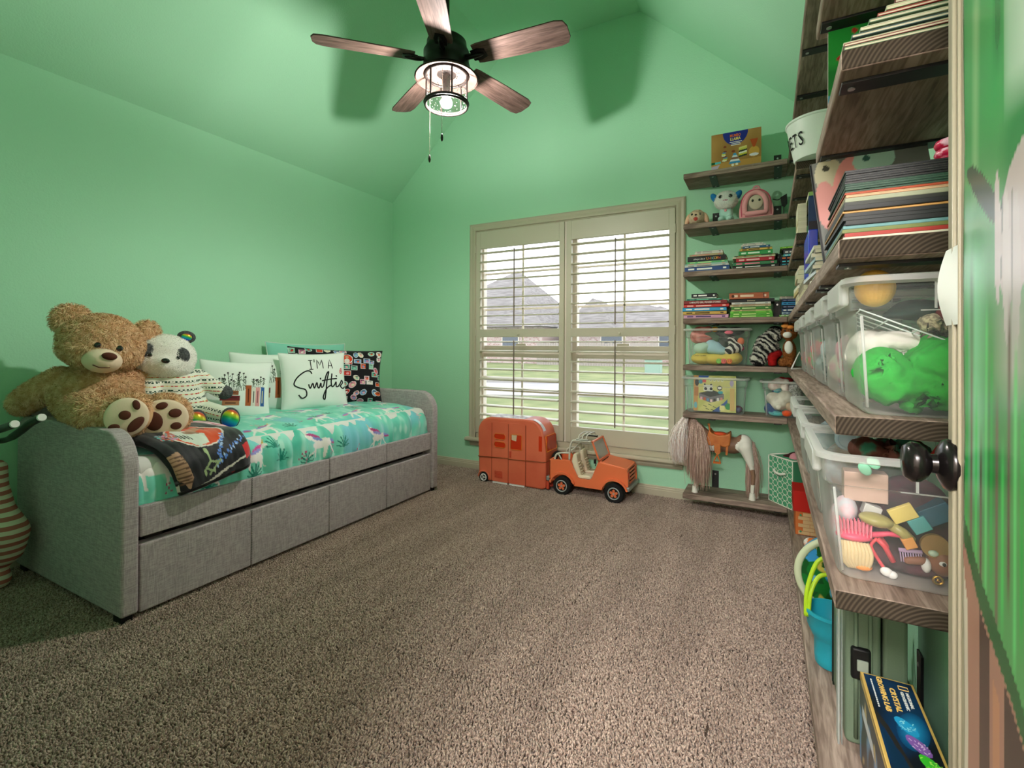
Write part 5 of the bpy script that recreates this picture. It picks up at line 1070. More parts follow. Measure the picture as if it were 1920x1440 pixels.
c.poly([(0, .12), (.18, .16), (.12, .02), (0, 0)], (190, 170, 196)); c.poly([(.0, .17), (.08, .18), (.08, .24), (0, .24)], (30, 90, 50)); c.poly([(.08, .18), (.2, .19), (.2, .24), (.08, .24)], (80, 180, 190)); c.ellipse(.44, .10, .028, .034, (232, 228, 214)); c.ellipse(.52, .11, .028, .034, (232, 228, 214))
T = print_box('craft_box', 'brown craft kit carton with a blue half circle and coloured sand bottles', (3.206, -.225, HZ[1]), .304, .248, .05, c, (140, 104, 54))
obj('title', text_mb('MUMBO', frame((-.003, -.0014, .213), (1, 0, 0), (0, 0, 1)), .026, .066, bold=.02), mat('title_orange', (230, 110, 40), .5), T, local=True); obj('title', text_mb('LLAMA', frame((-.003, -.0014, .190), (1, 0, 0), (0, 0, 1)), .026, .064, bold=.02), mat('title_yellow', (240, 220, 110), .5), T, local=True)
mb = MB()
for i, w in enumerate((.075, .055, .06)): mb.box((-w / 2, -.0012, .176 - i * .010), (w / 2, -.0006, .180 - i * .010))
obj('subtitle', mb, mat('title_238_238_232', W_), T, local=True)

# ------------------------------------------------------------ soft toys on the second shelf
def G(name, shapes, vox, m, parent=None, **k): return blob(name, shapes, vox, [m] if not isinstance(m, list) else m, parent, **k)
CRM = mat('cream_plush', (226, 204, 178), .95, .1, bump=.6, bscale=120); MINTP = mat('mint_plush', (176, 214, 204), .95, .1, bump=.6, bscale=120); BLUEP = mat('blue_plush', (40, 120, 180), .9, .1, bump=.5, bscale=120); PINKP = mat('pink_plush', (228, 160, 164), .9, .1, bump=.5, bscale=100); REDF = mat('red_felt', (190, 36, 34), .8)
z = HZ[2]
T = thing('plush_puppy', 'small cream plush puppy with a red open mouth and floppy ears', 'plush toy', (2.955, -.17, z))
hb_ = G('head', [((2.955, -.17, z + .058), (.056, .055, .055)), ((2.955, -.205, z + .045), (.034, .03, .03))], .006, CRM, T); fur(hb_, 'fur_coat', [CRM], T, 3500, .008, .002)
for s in (-1, 1): obj('ear', MB().ell((2.955 + s * .060, -.17, z + .050), (.018, .024, .044), 14, 9, rot=(0, R(s * -18), 0)), mat('peach_plush', (226, 180, 150), .95), T, smooth=180); obj('eye', MB().ell((2.955 + s * .026, -.214, z + .074), (.008, .005, .009), 10, 7), EYE, T, smooth=180)
obj('nose', MB().ell((2.955, -.232, z + .066), (.008, .006, .006), 10, 7), EYE, T, smooth=180); obj('mouth', MB().ell((2.955, -.230, z + .040), (.016, .008, .014), 12, 8), REDF, T, smooth=180)
T = thing('plush_dog', 'seated white and mint plush dog with shiny blue ears', 'plush toy', (3.143, -.17, z))
hb_ = G('head', [((3.143, -.17, z + .155), (.075, .06, .062)), ((3.143, -.20, z + .128), (.060, .045, .040))], .007, mat('white_plush2', (224, 230, 226), .95, .1, bump=.6, bscale=100), T); fur(hb_, 'fur_coat', [WFUR], T, 4500, .010, .0022)
G('body', [((3.143, -.17, z + .065), (.045, .045, .055)), ((3.118, -.20, z + .022), (.026, .045, .022)), ((3.170, -.20, z + .022), (.026, .045, .022)), ((3.122, -.195, z + .06), (.017, .018, .045)), ((3.165, -.195, z + .06), (.017, .018, .045))], .006, MINTP, T)
for s in (-1, 1): obj('ear', MB().ell((3.143 + s * .070, -.165, z + .180), (.022, .028, .042), 14, 9, rot=(0, R(s * 35), 0)), BLUEP, T, smooth=180); obj('eye', MB().ell((3.143 + s * .030, -.222, z + .170), (.014, .008, .013), 12, 8, rot=(0, R(s * 25), 0)), EYE, T, smooth=180)
obj('mouth', MB().ell((3.143, -.238, z + .140), (.018, .006, .006), 12, 8), mat('pink_nose', (190, 110, 140), .4), T, smooth=180); obj('heart', MB().ell((3.143, -.214, z + .078), (.009, .004, .010), 10, 7), PINKP, T, smooth=180)
T = thing('pet_carrier', 'pink puffy toy backpack carrier with a grey plush pet behind its window', 'toy carrier', (3.325, -.15, z))
P = [(3.232, z), (3.425, z), (3.432, z + .05), (3.410, z + .13), (3.375, z + .185), (3.325, z + .203), (3.275, z + .185), (3.240, z + .13), (3.225, z + .05)]
obj('shell', MB().prism([q[:2] for q in spline([(a, b, 0) for a, b in P[1:]] + [(P[0][0], P[0][1], 0)], 4)], 'y', -.215, -.06), PINKP, T, bevel=.018, seg=4)
fr_ = spline([(3.262, -.222, z + .035), (3.262, -.222, z + .10), (3.285, -.222, z + .155), (3.328, -.222, z + .172), (3.368, -.222, z + .150), (3.388, -.222, z + .10), (3.388, -.222, z + .035)], 5)
obj('quilted_rim', MB().tube(fr_ + [fr_[0]], .016, 10), PINKP, T, smooth=180); obj('zip', MB().tube([(x, y + .008, zz) for x, y, zz in spline([(3.242, -.222, z + .02), (3.240, -.222, z + .12), (3.270, -.222, z + .175), (3.328, -.222, z + .192), (3.385, -.222, z + .170), (3.412, -.222, z + .12), (3.416, -.222, z + .02)], 5)], .003, 6), mat('rose_zip', (190, 60, 90), .6), T, smooth=180)
obj('window', MB().prism([(3.272, z + .04), (3.380, z + .04), (3.380, z + .10), (3.36, z + .145), (3.328, z + .160), (3.292, z + .148), (3.272, z + .10)], 'y', -.222, -.218), mat('dark_window_mesh', (120, 116, 104), .3), T)
q = obj('plush_pet', MB().ell((3.328, -.224, z + .105), (.044, .012, .048), 16, 10), mat('grey_beige_plush', (196, 186, 164), .95), T, smooth=180)
for s in (-1, 1): obj('eye', MB().ell((3.328 + s * .020, -.236, z + .115), (.007, .004, .009), 10, 7), EYE, q, smooth=180)
obj('handle', MB().tube(spline([(3.310, -.14, z + .198), (3.312, -.14, z + .226), (3.328, -.14, z + .236), (3.344, -.14, z + .226), (3.346, -.14, z + .198)], 4), .007, 8), PINKP, T, smooth=180)
T = thing('sunglasses', 'black sunglasses lying beyond the pink carrier in the corner', 'sunglasses', (3.47, -.20, z + .0))
obj('frame', MB().tube(spline([(3.425, -.20, z + .118), (3.455, -.205, z + .108), (3.480, -.21, z + .125)], 4), .003, 8).prism([(3.468, z + .120), (3.505, z + .140), (3.508, z + .075), (3.492, z + .055), (3.475, z + .065)], 'y', -.215, -.205).box((3.485, -.214, z), (3.490, -.206, z + .06)), BLK, T, bevel=.001)

# ------------------------------------------------------------ clear bins
BIN = clear_mat('bin_plastic', (230, 234, 232), .10, .2, .62); BINR = clear_mat('bin_rim_plastic', (232, 234, 230), .55, .35, .9)
def clear_bin(label, cx, cy, z, wy, dx, h, group=None, rot=0, taper=.016, flare=.018, handle='x'):
    """open clear tub; dx along local x, wy along local y, rim standing proud"""
    T = thing('clear_bin', label, 'storage bin', (cx, cy, z), rot, group)
    def ring(e, zz, r): return [(a, b, zz) for a, b in rrect(-dx / 2 + e, -wy / 2 + e, dx / 2 - e, wy / 2 - e, max(r, .004), 5)]
    t = taper
    obj('tub', MB().ring([ring(t + .012, .0, .02), ring(t + .004, .004, .026), ring(t, .012, .03), ring(t * .35, h * .72, .032), ring(t * .2, h * .745, .034), ring(-.002, h * .76, .036), ring(-.004, h - .012, .038)], True, False).add([(a, b, .001) for a, b, _ in ring(t + .012, 0, .02)], [tuple(range(len(ring(0, 0, .02))))]), BIN, T, smooth=40, local=True, recalc=True)
    obj('rim', MB().ring([ring(-.004, h - .016, .038), ring(-flare, h - .012, .045), ring(-flare, h - .002, .045), ring(-flare + .004, h, .045), ring(-.002, h, .038)], True, False), BINR, T, smooth=40, local=True)
    if handle == 'x': obj('handle_lug', MB().box((-dx / 2 - flare - .002, -wy * .36, h * .80), (-dx / 2 - .003, wy * .36, h - .004)), BINR, T, local=True, bevel=.006)
    e = t + .004
    for sx_, sy_ in ((-1, -1), (-1, 1)): obj('corner_rib', MB().tube([(sx_ * (dx / 2 - e - .004), sy_ * (wy / 2 - e - .006), .014), (sx_ * (dx / 2 - t * .35 - .007), sy_ * (wy / 2 - t * .35 - .008), h * .72)], .0028, 6), BINR, T, smooth=180, local=True)
    if handle != 'x': obj('step_rib', MB().box((-dx * .30, -wy / 2 + t * .25, h * .742), (dx * .30, -wy / 2 + .002 + t * .25, h * .750)), BINR, T, local=True)
    else:
        obj('step_rib', MB().box((-dx * .06, -wy / 2 + t * .2 - .001, h * .745), (dx / 2 - .02, -wy / 2 + .002 + t * .2, h * .753)), BINR, T, local=True); obj('rim_rib', MB().box((dx * .02, -wy / 2 - .002, h * .76), (dx * .035, -wy / 2 + .001, h - .012)), BINR, T, local=True)
    return T
def lump(name, label, shapes, col, col2=None, cat='toy', vox=.008, nscale=40, group=None, ramp=(.4, .6), rough=.85, kind='noise'):
    m = mat('lump_%d_%d_%d_%s' % (*col, 'x' if col2 is None else '%d%d%d' % col2), col, rough, .15, col2=col2, nscale=nscale, bump=.3, bscale=60, ramp=ramp, kind=kind)
    o = blob(name, [(a, b if isinstance(b, tuple) else (b, b, b), None) for a, b in shapes], vox * (.6 if cat == 'cloth' else 1), [m])
    if cat == 'cloth':                 # sharp folds
        me = o.data; me.update()
        for v in me.vertices:
            p = Vector(v.co) * 14 + o.location; k = (1 - abs(mnoise.noise(p)) * 3.2) * .010 + (1 - abs(mnoise.noise(p * 2.3 + Vector((5, 1, 2)))) * 3) * .004
            v.co += v.normal * (k - .006)
    return tag(o, label, cat, group)
ZEB = bpy.data.materials.new('zebra_stripes'); ZEB.use_nodes = True; _n = ZEB.node_tree.nodes; _l = ZEB.node_tree.links
_t = _n.new('ShaderNodeTexCoord'); _w = _n.new('ShaderNodeTexWave'); _w.inputs['Scale'].default_value = 13; _w.inputs['Distortion'].default_value = 5; _w.inputs['Detail'].default_value = 1; _w.inputs['Detail Scale'].default_value = 1.4; _w.bands_direction = 'DIAGONAL'
_r = _n.new('ShaderNodeValToRGB'); _r.color_ramp.interpolation = 'CONSTANT'; _r.color_ramp.elements[0].color = srgb(18, 18, 20); _r.color_ramp.elements[1].color = srgb(226, 224, 214); _r.color_ramp.elements[1].position = .55
_l.new(_t.outputs['Object'], _w.inputs['Vector']); _l.new(_w.outputs['Fac'], _r.inputs['Fac']); _l.new(_r.outputs['Color'], _n['Principled BSDF'].inputs['Base Color']); _n['Principled BSDF'].inputs['Roughness'].default_value = .9
# fifth shelf
z = HZ[5]
clear_bin('clear bin of plush toys over a yellow bag, fifth shelf by the window', 3.09, -.135, z, .225, .392, .252, handle='y')
yb = thing('yellow_bag', 'yellow cloth bag printed with cartoon faces inside the window shelf bin', 'bag', (3.09, -.13, z + .004))
G('cloth', [((2.99, -.16, z + .045), (.075, .07, .042)), ((3.08, -.165, z + .042), (.08, .068, .040)), ((3.18, -.16, z + .05), (.07, .07, .046)), ((3.09, -.08, z + .04), (.14, .04, .038))], .007, mat('yellow_cloth', (222, 200, 96), .85, .1), yb)
obj('lettering', text_mb('CANDY GUMMY', frame((2.985, -.2325, z + .062), (1, 0, 0), (0, .0, 1)), .014, .082), INK, yb)
for x, col in ((3.105, (130, 190, 90)), (3.135, (214, 110, 100)), (3.170, (224, 130, 70))):
    q = obj('printed_face', MB().ell((x, -.230, z + .030), (.018, .004, .018), 18, 8), cover_mat(col), yb, smooth=180); obj('printed_eye', MB().ell((x - .005, -.2345, z + .032), (.002, .0008, .003), 8, 5).ell((x + .006, -.2345, z + .032), (.002, .0008, .003), 8, 5), INK, q)
lump('plush_toy', 'pale blue plush toy in the window shelf bin above the yellow bag', [((3.07, -.17, z + .12), (.065, .05, .045)), ((3.11, -.17, z + .10), (.06, .05, .03)), ((3.05, -.175, z + .155), (.035, .035, .022))], (176, 216, 226), cat='plush toy')
lump('plush_toy', 'mint plush toy beside the pale blue one in the window shelf bin', [((2.985, -.17, z + .115), (.055, .05, .04)), ((3.01, -.175, z + .13), (.045, .045, .03))], (186, 222, 200), cat='plush toy')
lump('plush_toy', 'rose pink plush toy heaped at the back of the window shelf bin', [((2.95, -.13, z + .20), (.045, .06, .05)), ((2.98, -.15, z + .245), (.05, .05, .026)), ((3.03, -.14, z + .25), (.028, .04, .024)), ((3.00, -.16, z + .18), (.06, .04, .03))], (226, 160, 150), (206, 120, 110), cat='plush toy', nscale=20)
lump('plush_toy', 'orange plush toy peeking over the window shelf bin', [((3.075, -.17, z + .248), (.024, .03, .020))], (226, 160, 50), cat='plush toy')
lump('plush_toy', 'dark green and black plush toy in the window shelf bin', [((3.15, -.15, z + .16), (.06, .06, .05)), ((3.12, -.14, z + .235), (.05, .05, .035)), ((3.20, -.13, z + .235), (.06, .06, .03))], (46, 60, 54), (90, 96, 90), cat='plush toy', nscale=25)
o = blob('plush_zebra', [((3.205, -.18, z + .125), (.055, .05, .04), None), ((3.17, -.185, z + .10), (.04, .045, .03), None), ((3.18, -.18, z + .17), (.035, .04, .03), None)], .007, [ZEB]); tag(o, 'small zebra-striped plush toy inside the window shelf bin', 'plush toy')
lump('plush_toy', 'salmon plush ball at the end of the window shelf bin', [((3.238, -.19, z + .165), (.024, .025, .028))], (236, 130, 90), cat='plush toy'); lump('plush_toy', 'magenta plush scrap under the salmon ball in the bin', [((3.238, -.19, z + .118), (.024, .02, .02))], (190, 50, 110), cat='plush toy')
lump('plush_toy', 'coral pink plush paw near the rim of the window shelf bin', [((3.165, -.20, z + .225), (.032, .014, .016))], (226, 110, 130), cat='plush toy')
ZT = thing('plush_zebra', 'large black and white zebra plush slumped on the fifth shelf', 'plush toy', (3.38, -.17, z))
o = blob('body', [((3.365, -.18, z + .10), (.05, .06, .08), None), ((3.345, -.19, z + .05), (.05, .06, .045), None), ((3.39, -.17, z + .165), (.055, .05, .045), None), ((3.43, -.16, z + .21), (.05, .05, .035), None), ((3.41, -.17, z + .13), (.05, .055, .05), None)], .007, [ZEB], ZT); fur(o, 'fur_coat', [ZEB], ZT, 6000, .014, .0022)
obj('hoof', MB().ell((3.345, -.215, z + .022), (.036, .03, .022), 16, 9), mat('black_plush', (18, 18, 18), .95), ZT, smooth=180); obj('mane', MB().ell((3.44, -.12, z + .215), (.05, .06, .055), 16, 9), mat('black_plush', (18, 18, 18)), ZT, smooth=180)
lump('plush_toy', 'red plush toy between the zebra and the fox on the fifth shelf', [((3.420, -.20, z + .062), (.038, .035, .035)), ((3.455, -.19, z + .085), (.03, .03, .026)), ((3.425, -.21, z + .018), (.030, .03, .018))], (176, 26, 26), (120, 14, 16), cat='plush toy', nscale=25)
FT = thing('plush_fox', 'brown and white plush fox sitting in the shelf corner', 'plush toy', (3.505, -.20, z)); BRN = mat('fox_brown', (166, 104, 56), .95, .1, col2=(130, 78, 40), nscale=60, bump=.5, bscale=90)
o = blob('body', [((3.52, -.20, z + .10), (.036, .045, .075), None), ((3.485, -.225, z + .03), (.026, .035, .028), None), ((3.525, -.23, z + .03), (.026, .04, .028), None), ((3.52, -.20, z + .22), (.045, .045, .045), None), ((3.50, -.20, z + .265), (.018, .02, .03), None), ((3.545, -.20, z + .265), (.018, .02, .03), None)], .006, [BRN], FT); fur(o, 'fur_coat', [BRN], FT, 4000, .009, .002)
obj('chest', MB().ell((3.515, -.240, z + .125), (.024, .014, .042), 14, 9), WFUR, FT, smooth=180); obj('muzzle', MB().ell((3.508, -.245, z + .205), (.026, .02, .020), 14, 9), WFUR, FT, smooth=180); obj('bow', MB().ell((3.495, -.235, z + .262), (.022, .01, .013), 12, 8).ell((3.525, -.235, z + .255), (.020, .01, .012), 12, 8), mat('orange_bow', (236, 150, 70), .7), FT, smooth=180)
for s in (-1, 1): obj('eye', MB().ell((3.512 + s * .017, -.243, z + .232), (.006, .004, .006), 10, 7), EYE, FT, smooth=180)
# sixth shelf
z = HZ[6]
clear_bin('clear bin with a boxed craft game standing in it, sixth shelf by the window', 3.078, -.135, z, .225, .392, .245, handle='y')
c = Canvas(140, 130, (206, 206, 130)); c.noise((186, 190, 110), 3, 0, .3, 4); c.poly([(0, 0), (.10, 0), (.12, 1), (0, 1)], (196, 150, 90)); c.poly([(.12, .93), (.34, .93), (.38, 1), (.12, 1)], (50, 90, 160)); c.poly([(.02, .42), (.12, .42), (.12, .66), (.02, .66)], (176, 120, 76)); c.ellipse(.08, .80, .05, .10, (60, 62, 66)); c.ellipse(.17, .82, .05, .06, (80, 150, 170)); c.poly([(.21, .80), (.30, .80), (.30, .88), (.21, .88)], (206, 84, 84))
c.poly([(.13, .36), (.40, .24), (.72, .36), (.72, .50), (.40, .40), (.13, .50)], (120, 116, 120)); c.poly([(.13, .50), (.40, .40), (.72, .50), (.45, .60)], (60, 64, 62)); c.poly([(.24, .56), (.46, .56), (.46, .74), (.24, .74)], (220, 222, 214)); c.ellipse(.29, .63, .035, .04, (50, 50, 54)); c.ellipse(.42, .63, .035, .04, (50, 50, 54)); c.ellipse(.27, .75, .025, .02, (60, 60, 60)); c.ellipse(.42, .75, .025, .02, (60, 60, 60)); c.ellipse(.62, .66, .06, .065, (60, 70, 66)); c.ellipse(.62, .66, .045, .035, (232, 232, 226)); c.ellipse(.64, .54, .06, .04, (60, 160, 170))
for i, q in enumerate(((226, 170, 180), (200, 90, 60), (90, 140, 180), (230, 200, 200), (60, 60, 60), (220, 220, 214), (214, 140, 130))): c.poly([(.16 + i * .08, .34 - abs(i - 3) * -.02), (.21 + i * .08, .34 + abs(i - 3) * .02), (.21 + i * .08, .26 + abs(i - 3) * .02), (.16 + i * .08, .26 + abs(i - 3) * .02)], q)
c.poly([(.44, .0), (.72, .26), (.80, .36), (.80, .22), (.62, .0)], (60, 90, 150)); c.ellipse(.82, .16, .07, .09, (60, 150, 84)); c.poly([(.62, .04), (.74, .04), (.74, .18), (.62, .18)], (226, 222, 150)); c.ellipse(.05, .16, .04, .09, (110, 180, 190)); c.ellipse(.90, .80, .045, .09, (170, 160, 190)); c.poly([(.86, .05), (.97, .05), (.97, .66), (.86, .66)], (206, 176, 110))
for x, y in ((.36, .20), (.24, .16), (.47, .14), (.30, .08), (.42, .06)): c.line([(x, y), (x + .07, y - .03)], .008, (50, 60, 50))
for x, s in ((.41, 'D'), (.50, 'O'), (.59, 'T'), (.68, 'S')): c.ellipse(x, .88, .036, .045, (226, 230, 196))
T = print_box('game_box', 'yellow-green boxed dot craft game leaning in the clear bin', (3.077, -.225, z + .012), .268, .245, .045, c, (70, 60, 44), rot=(R(-2), 0, 0))
for x, s in ((.41, 'D'), (.50, 'O'), (.59, 'T'), (.68, 'S')): obj('title_letter', text_mb(s, frame(((x - .5) * .268, -.0016, .88 * .245 - .006), (1, 0, 0), (0, 0, 1)), .017), mat('dots_letter', (110, 130, 90), .5), T, local=True)
lump('toy_heap', 'jumble of small red, violet and dark toys under the boxed game', [((3.02, -.14, z + .020), (.08, .06, .016)), ((3.15, -.14, z + .022), (.09, .06, .018)), ((3.22, -.15, z + .03), (.03, .05, .025))], (120, 60, 70), (90, 90, 130), nscale=24, ramp=(.45, .55))
clear_bin('clear corner bin of white and grey plush animals, sixth shelf', 3.515, -.135, z, .225, .29, .235, handle='y')
lump('plush_toy', 'white plush animal with a dark nose in the corner bin', [((3.43, -.18, z + .12), (.045, .045, .04)), ((3.46, -.19, z + .08), (.05, .045, .04)), ((3.50, -.18, z + .13), (.045, .05, .045)), ((3.46, -.235, z + .065), (.018, .012, .014))], (224, 222, 206), (196, 190, 170), cat='plush toy', nscale=18)
lump('plush_toy', 'pale striped plush toy sticking out of the corner bin', [((3.435, -.16, z + .20), (.04, .04, .035)), ((3.46, -.15, z + .225), (.03, .035, .03)), ((3.50, -.16, z + .19), (.022, .03, .05)), ((3.50, -.17, z + .235), (.022, .03, .015))], (226, 218, 206), (206, 180, 170), cat='plush toy', nscale=30)
lump('plush_toy', 'grey sequined plush toy at the wall side of the corner bin', [((3.56, -.16, z + .18), (.045, .06, .06)), ((3.57, -.18, z + .11), (.04, .05, .05))], (120, 122, 120), (196, 196, 192), cat='plush toy', nscale=120)
lump('plush_toy', 'teal and navy plush toy low in the corner bin', [((3.41, -.18, z + .05), (.035, .045, .04)), ((3.45, -.20, z + .022), (.05, .04, .018)), ((3.45, -.16, z + .17), (.03, .03, .028))], (40, 70, 120), (90, 170, 170), cat='plush toy', nscale=14, ramp=(.48, .52))
lump('plush_toy', 'bright orange plush piece at the bottom of the corner bin', [((3.505, -.215, z + .028), (.032, .024, .022))], (236, 90, 40), cat='plush toy'); lump('plush_toy', 'beige plush leg across the corner bin', [((3.52, -.19, z + .075), (.03, .04, .028)), ((3.55, -.20, z + .05), (.03, .035, .025))], (200, 180, 150), cat='plush toy')
lump('plush_toy', 'red plush toy behind the striped one in the corner bin', [((3.48, -.10, z + .23), (.03, .03, .03)), ((3.52, -.11, z + .235), (.03, .03, .02))], (180, 50, 50), cat='plush toy')

# ------------------------------------------------------------ toy horse on the lowest shelf
z = HZ[7]
HT = thing('toy_horse', 'brown and white toy horse with long pale mane and an orange saddle', 'toy horse', (3.12, -.17, z)); HB = mat('horse_tan', (136, 104, 82), .5, .3, col2=(118, 88, 68), nscale=8); HW = mat('horse_white', (226, 224, 212), .5, .3)
y = -.17
S_ = [((3.08, y, z + .345), (.085, .055, .062), None), ((3.18, y, z + .345), (.09, .052, .058), None), ((3.255, y, z + .365), (.055, .055, .060), None), ((3.02, y, z + .365), (.05, .05, .062), None)]
S_ += limb((3.01, y, z + .385), (2.925, y - .01, z + .480), .055, .036) + limb((2.925, y - .01, z + .485), (2.868, y - .03, z + .425), .034, .024) + [((2.915, y, z + .49), (.035, .03, .034), None)]
for dy in (-.032, .032):
    S_ += limb((3.01, y + dy, z + .32), (2.985, y + dy, z + .17), .030, .017) + limb((2.985, y + dy, z + .17), (2.955, y + dy, z + .05), .015, .013)
    S_ += limb((3.265, y + dy, z + .345), (3.300, y + dy, z + .235), .044, .022) + limb((3.300, y + dy, z + .235), (3.325 + dy * .3, y + dy, z + .16), .018, .015) + limb((3.325 + dy * .3, y + dy, z + .16), (3.318 + dy * .3, y + dy, z + .05), .014, .013)
hbody = blob('body', S_, .006, [HB, HW], HT)
def hm(p): x, yy, zz = p.x + 3.12, p.y, p.z; return 1 if (x > 3.225 + .02 * math.sin(zz * 50) and zz > .20 and x < 3.225 + .5 * (zz) and zz < .44) or zz < .10 or (.30 < zz < .37 and 3.035 < x < 3.075) else 0
face_mats(hbody, hm)
for dx, dy in ((2.950, -.032), (2.950, .032), (3.308, -.032), (3.328, .032)): obj('hoof', MB().lathe([(.021, 0), (.019, .012), (.015, .045)], 14, (dx + .0, y + dy, z)), HW, HT, smooth=50)
def tresses(name, root, n, L, m, spread, fwd, w=.0028):
    mb = MB()
    for i in range(n):
        r = Vector(root(RNG.random())) + Vector(RNG.normal(0, .006, 3)); l = L * RNG.uniform(.75, 1.05); d = Vector(fwd) + Vector((RNG.normal(0, spread), RNG.normal(0, spread), 0)); P = []
        for k in range(6): t = k / 5; P.append(r + Vector((d.x * math.sin(t * 2.0) * .5, d.y * math.sin(t * 2) * .5, -l * t ** 1.15 + .01 * math.sin(3 * t) + .018 * t * (1 - t))))
        s = Vector((w, 0, 0)) if i % 2 else Vector((w * .7, w * .7, 0)); vs = []
        for k, p in enumerate(P): q = s * (1 - .7 * k / 5); vs += [tuple(p - q), tuple(p + q)]
        mb.add(vs, [(2 * k, 2 * k + 1, 2 * k + 3, 2 * k + 2) for k in range(5)])
    o = obj(name, mb, m, HT, recalc=False); o['kind'] = 'stuff'; return o
HAIR = mat('mane_hair', (206, 180, 164), .5, .4, col2=(140, 104, 88), nscale=1, stretch=(260, 260, 5)); HAIR2 = mat('mane_pale', (236, 230, 226), .4, .5, col2=(190, 150, 130), nscale=1, stretch=(260, 260, 4), ramp=(.45, .65))
tresses('mane', lambda t: (2.932 + .058 * t, y - .035 - .02 * t, z + .515 - .06 * t), 800, .40, HAIR, .06, (.03, -.05, 0)); tresses('forelock', lambda t: (2.862 + .035 * t, y - .045, z + .498 + .02 * t), 480, .30, HAIR2, .04, (-.06, -.07, 0))
tresses('tail', lambda t: (3.300, y + .01, z + .375 - .02 * t), 420, .36, HAIR, .035, (.03, .0, 0)); 
SAD = mat('saddle_tan', (196, 118, 58), .45, .35, col2=(176, 98, 46), nscale=18); SAD2 = mat('saddle_orange', (222, 88, 48), .4, .4)
o = obj('saddle', MB().prism(spline and [(3.030, z + .395), (3.045, z + .448), (3.060, z + .425), (3.10, z + .412), (3.15, z + .418), (3.175, z + .436), (3.180, z + .41), (3.175, z + .35), (3.15, z + .335), (3.08, z + .345), (3.06, z + .335), (3.03, z + .345)], 'y', y - .062, y + .062), SAD, HT, bevel=.008, seg=3)
obj('seat', MB().ell((3.108, y, z + .418), (.042, .045, .012), 18, 8), SAD2, o, smooth=180); obj('horn', MB().cyl((3.046, y - .03, z + .44), (3.040, y - .03, z + .478), .006, 10).ell((3.040, y - .03, z + .480), (.010, .010, .006), 12, 8), SAD, o, smooth=60)
obj('fender', MB().prism([(3.075, z + .36), (3.115, z + .36), (3.118, z + .30), (3.10, z + .278), (3.08, z + .30)], 'y', y - .070, y - .062), SAD, o, bevel=.002); obj('stirrup', MB().tube([(3.095, y - .069, z + .285), (3.075, y - .069, z + .232), (3.118, y - .069, z + .232), (3.097, y - .069, z + .285)], .0045, 8).box((3.072, y - .085, z + .226), (3.120, y - .058, z + .236)), mat('stirrup_amber', (196, 104, 40), .4), o, smooth=40)
obj('girth', MB().prism([(3.150, z + .35), (3.165, z + .35), (3.160, z + .285), (3.148, z + .285)], 'y', y - .060, y - .054), SAD, o)
# lattice basket
bT = thing('fabric_basket', 'green and white lattice fabric basket in the shelf corner', 'basket', (3.548, -.163, z), R(-51.5)); LAT = mat('basket_green', (84, 158, 118), .85, .1); LW = mat('basket_white', (222, 222, 208), .85, .1)
def hsh(a, b, zz, t=.0): return [(x, y_, zz) for x, y_ in rrect(-.105 + t, -.10 + t, .105 - t, .10 - t, .012, 3)]
obj('walls', MB().ring([hsh(0, 0, 0), hsh(0, 0, .30)], True, False).ring([hsh(0, 0, .30, .006), hsh(0, 0, .01, .006)], True, True), LAT, bT, local=True)
obj('trim', MB().tube([tuple(p) for p in hsh(0, 0, .302, .003)] + [tuple(hsh(0, 0, .302, .003)[0])], .005, 6).tube([(-.105, -.1005, .002), (.105, -.1005, .002)], .003, 6).tube([(-.105, -.1, 0), (-.105, -.1, .30)], .003, 6).tube([(.105, -.1, 0), (.105, -.1, .30)], .003, 6), LW, bT, smooth=180, local=True)
mb = MB()
for i in range(5):
    for j in range(8):
        cx, cz = -.084 + i * .042, .020 + j * .0375; P = []
        for k in range(17): a = 2 * PI * k / 16; r = 1 + .16 * math.cos(4 * a); P.append((cx + .0215 * r * math.cos(a) * .98, -.1012, cz + .0195 * r * math.sin(a)))
        mb.tube(P, .0014, 4)
obj('lattice', mb, LW, bT, local=True)['kind'] = 'stuff'
obj('handle', MB().tube(spline([(-.05, -.104, .215), (-.02, -.118, .205), (.02, -.118, .203), (.05, -.104, .212)], 5), .008, 8), LW, bT, smooth=180, local=True)
lump('toy_ball', 'dusty pink ball poking out of the lattice basket', [((3.555, -.19, z + .30), (.036, .036, .036))], (206, 140, 150), vox=.006); lump('plush_toy', 'dark plush toy inside the lattice basket', [((3.52, -.14, z + .27), (.05, .05, .045)), ((3.56, -.12, z + .29), (.05, .05, .04))], (70, 30, 34), cat='plush toy')
# ------------------------------------------------------------ right wall: bins at mid height
z = HZ[5]; GB = 'clear bins on the mid board of the right wall'
LB = [(-2.515, .30, 'nearest clear bin on the mid board, holding green cloth'), (-2.155, .33, 'second clear bin from the door on the mid board'), (-1.735, .35, 'third clear bin from the door on the mid board'), (-1.300, .33, 'fourth clear bin from the door on the mid board'), (-.90, .33, 'farthest clear bin from the door on the mid board')]
for cy, wy, lab in LB: clear_bin(lab, 3.655, cy, z, wy, .225, .262, GB)
lump('cloth_bundle', 'crumpled bright green cloth in the nearest mid-height bin', [((3.60, -2.55, z + .075), (.048, .085, .05)), ((3.63, -2.58, z + .05), (.06, .06, .035)), ((3.695, -2.56, z + .095), (.055, .085, .05)), ((3.68, -2.60, z + .045), (.06, .045, .03)), ((3.69, -2.54, z + .13), (.03, .06, .028))], (40, 176, 60), (30, 150, 40), cat='cloth', nscale=5)
lump('cloth_bundle', 'crumpled white cloth behind the green one in the nearest bin', [((3.60, -2.46, z + .12), (.05, .07, .045)), ((3.64, -2.50, z + .135), (.05, .06, .03))], (226, 222, 212), cat='cloth')
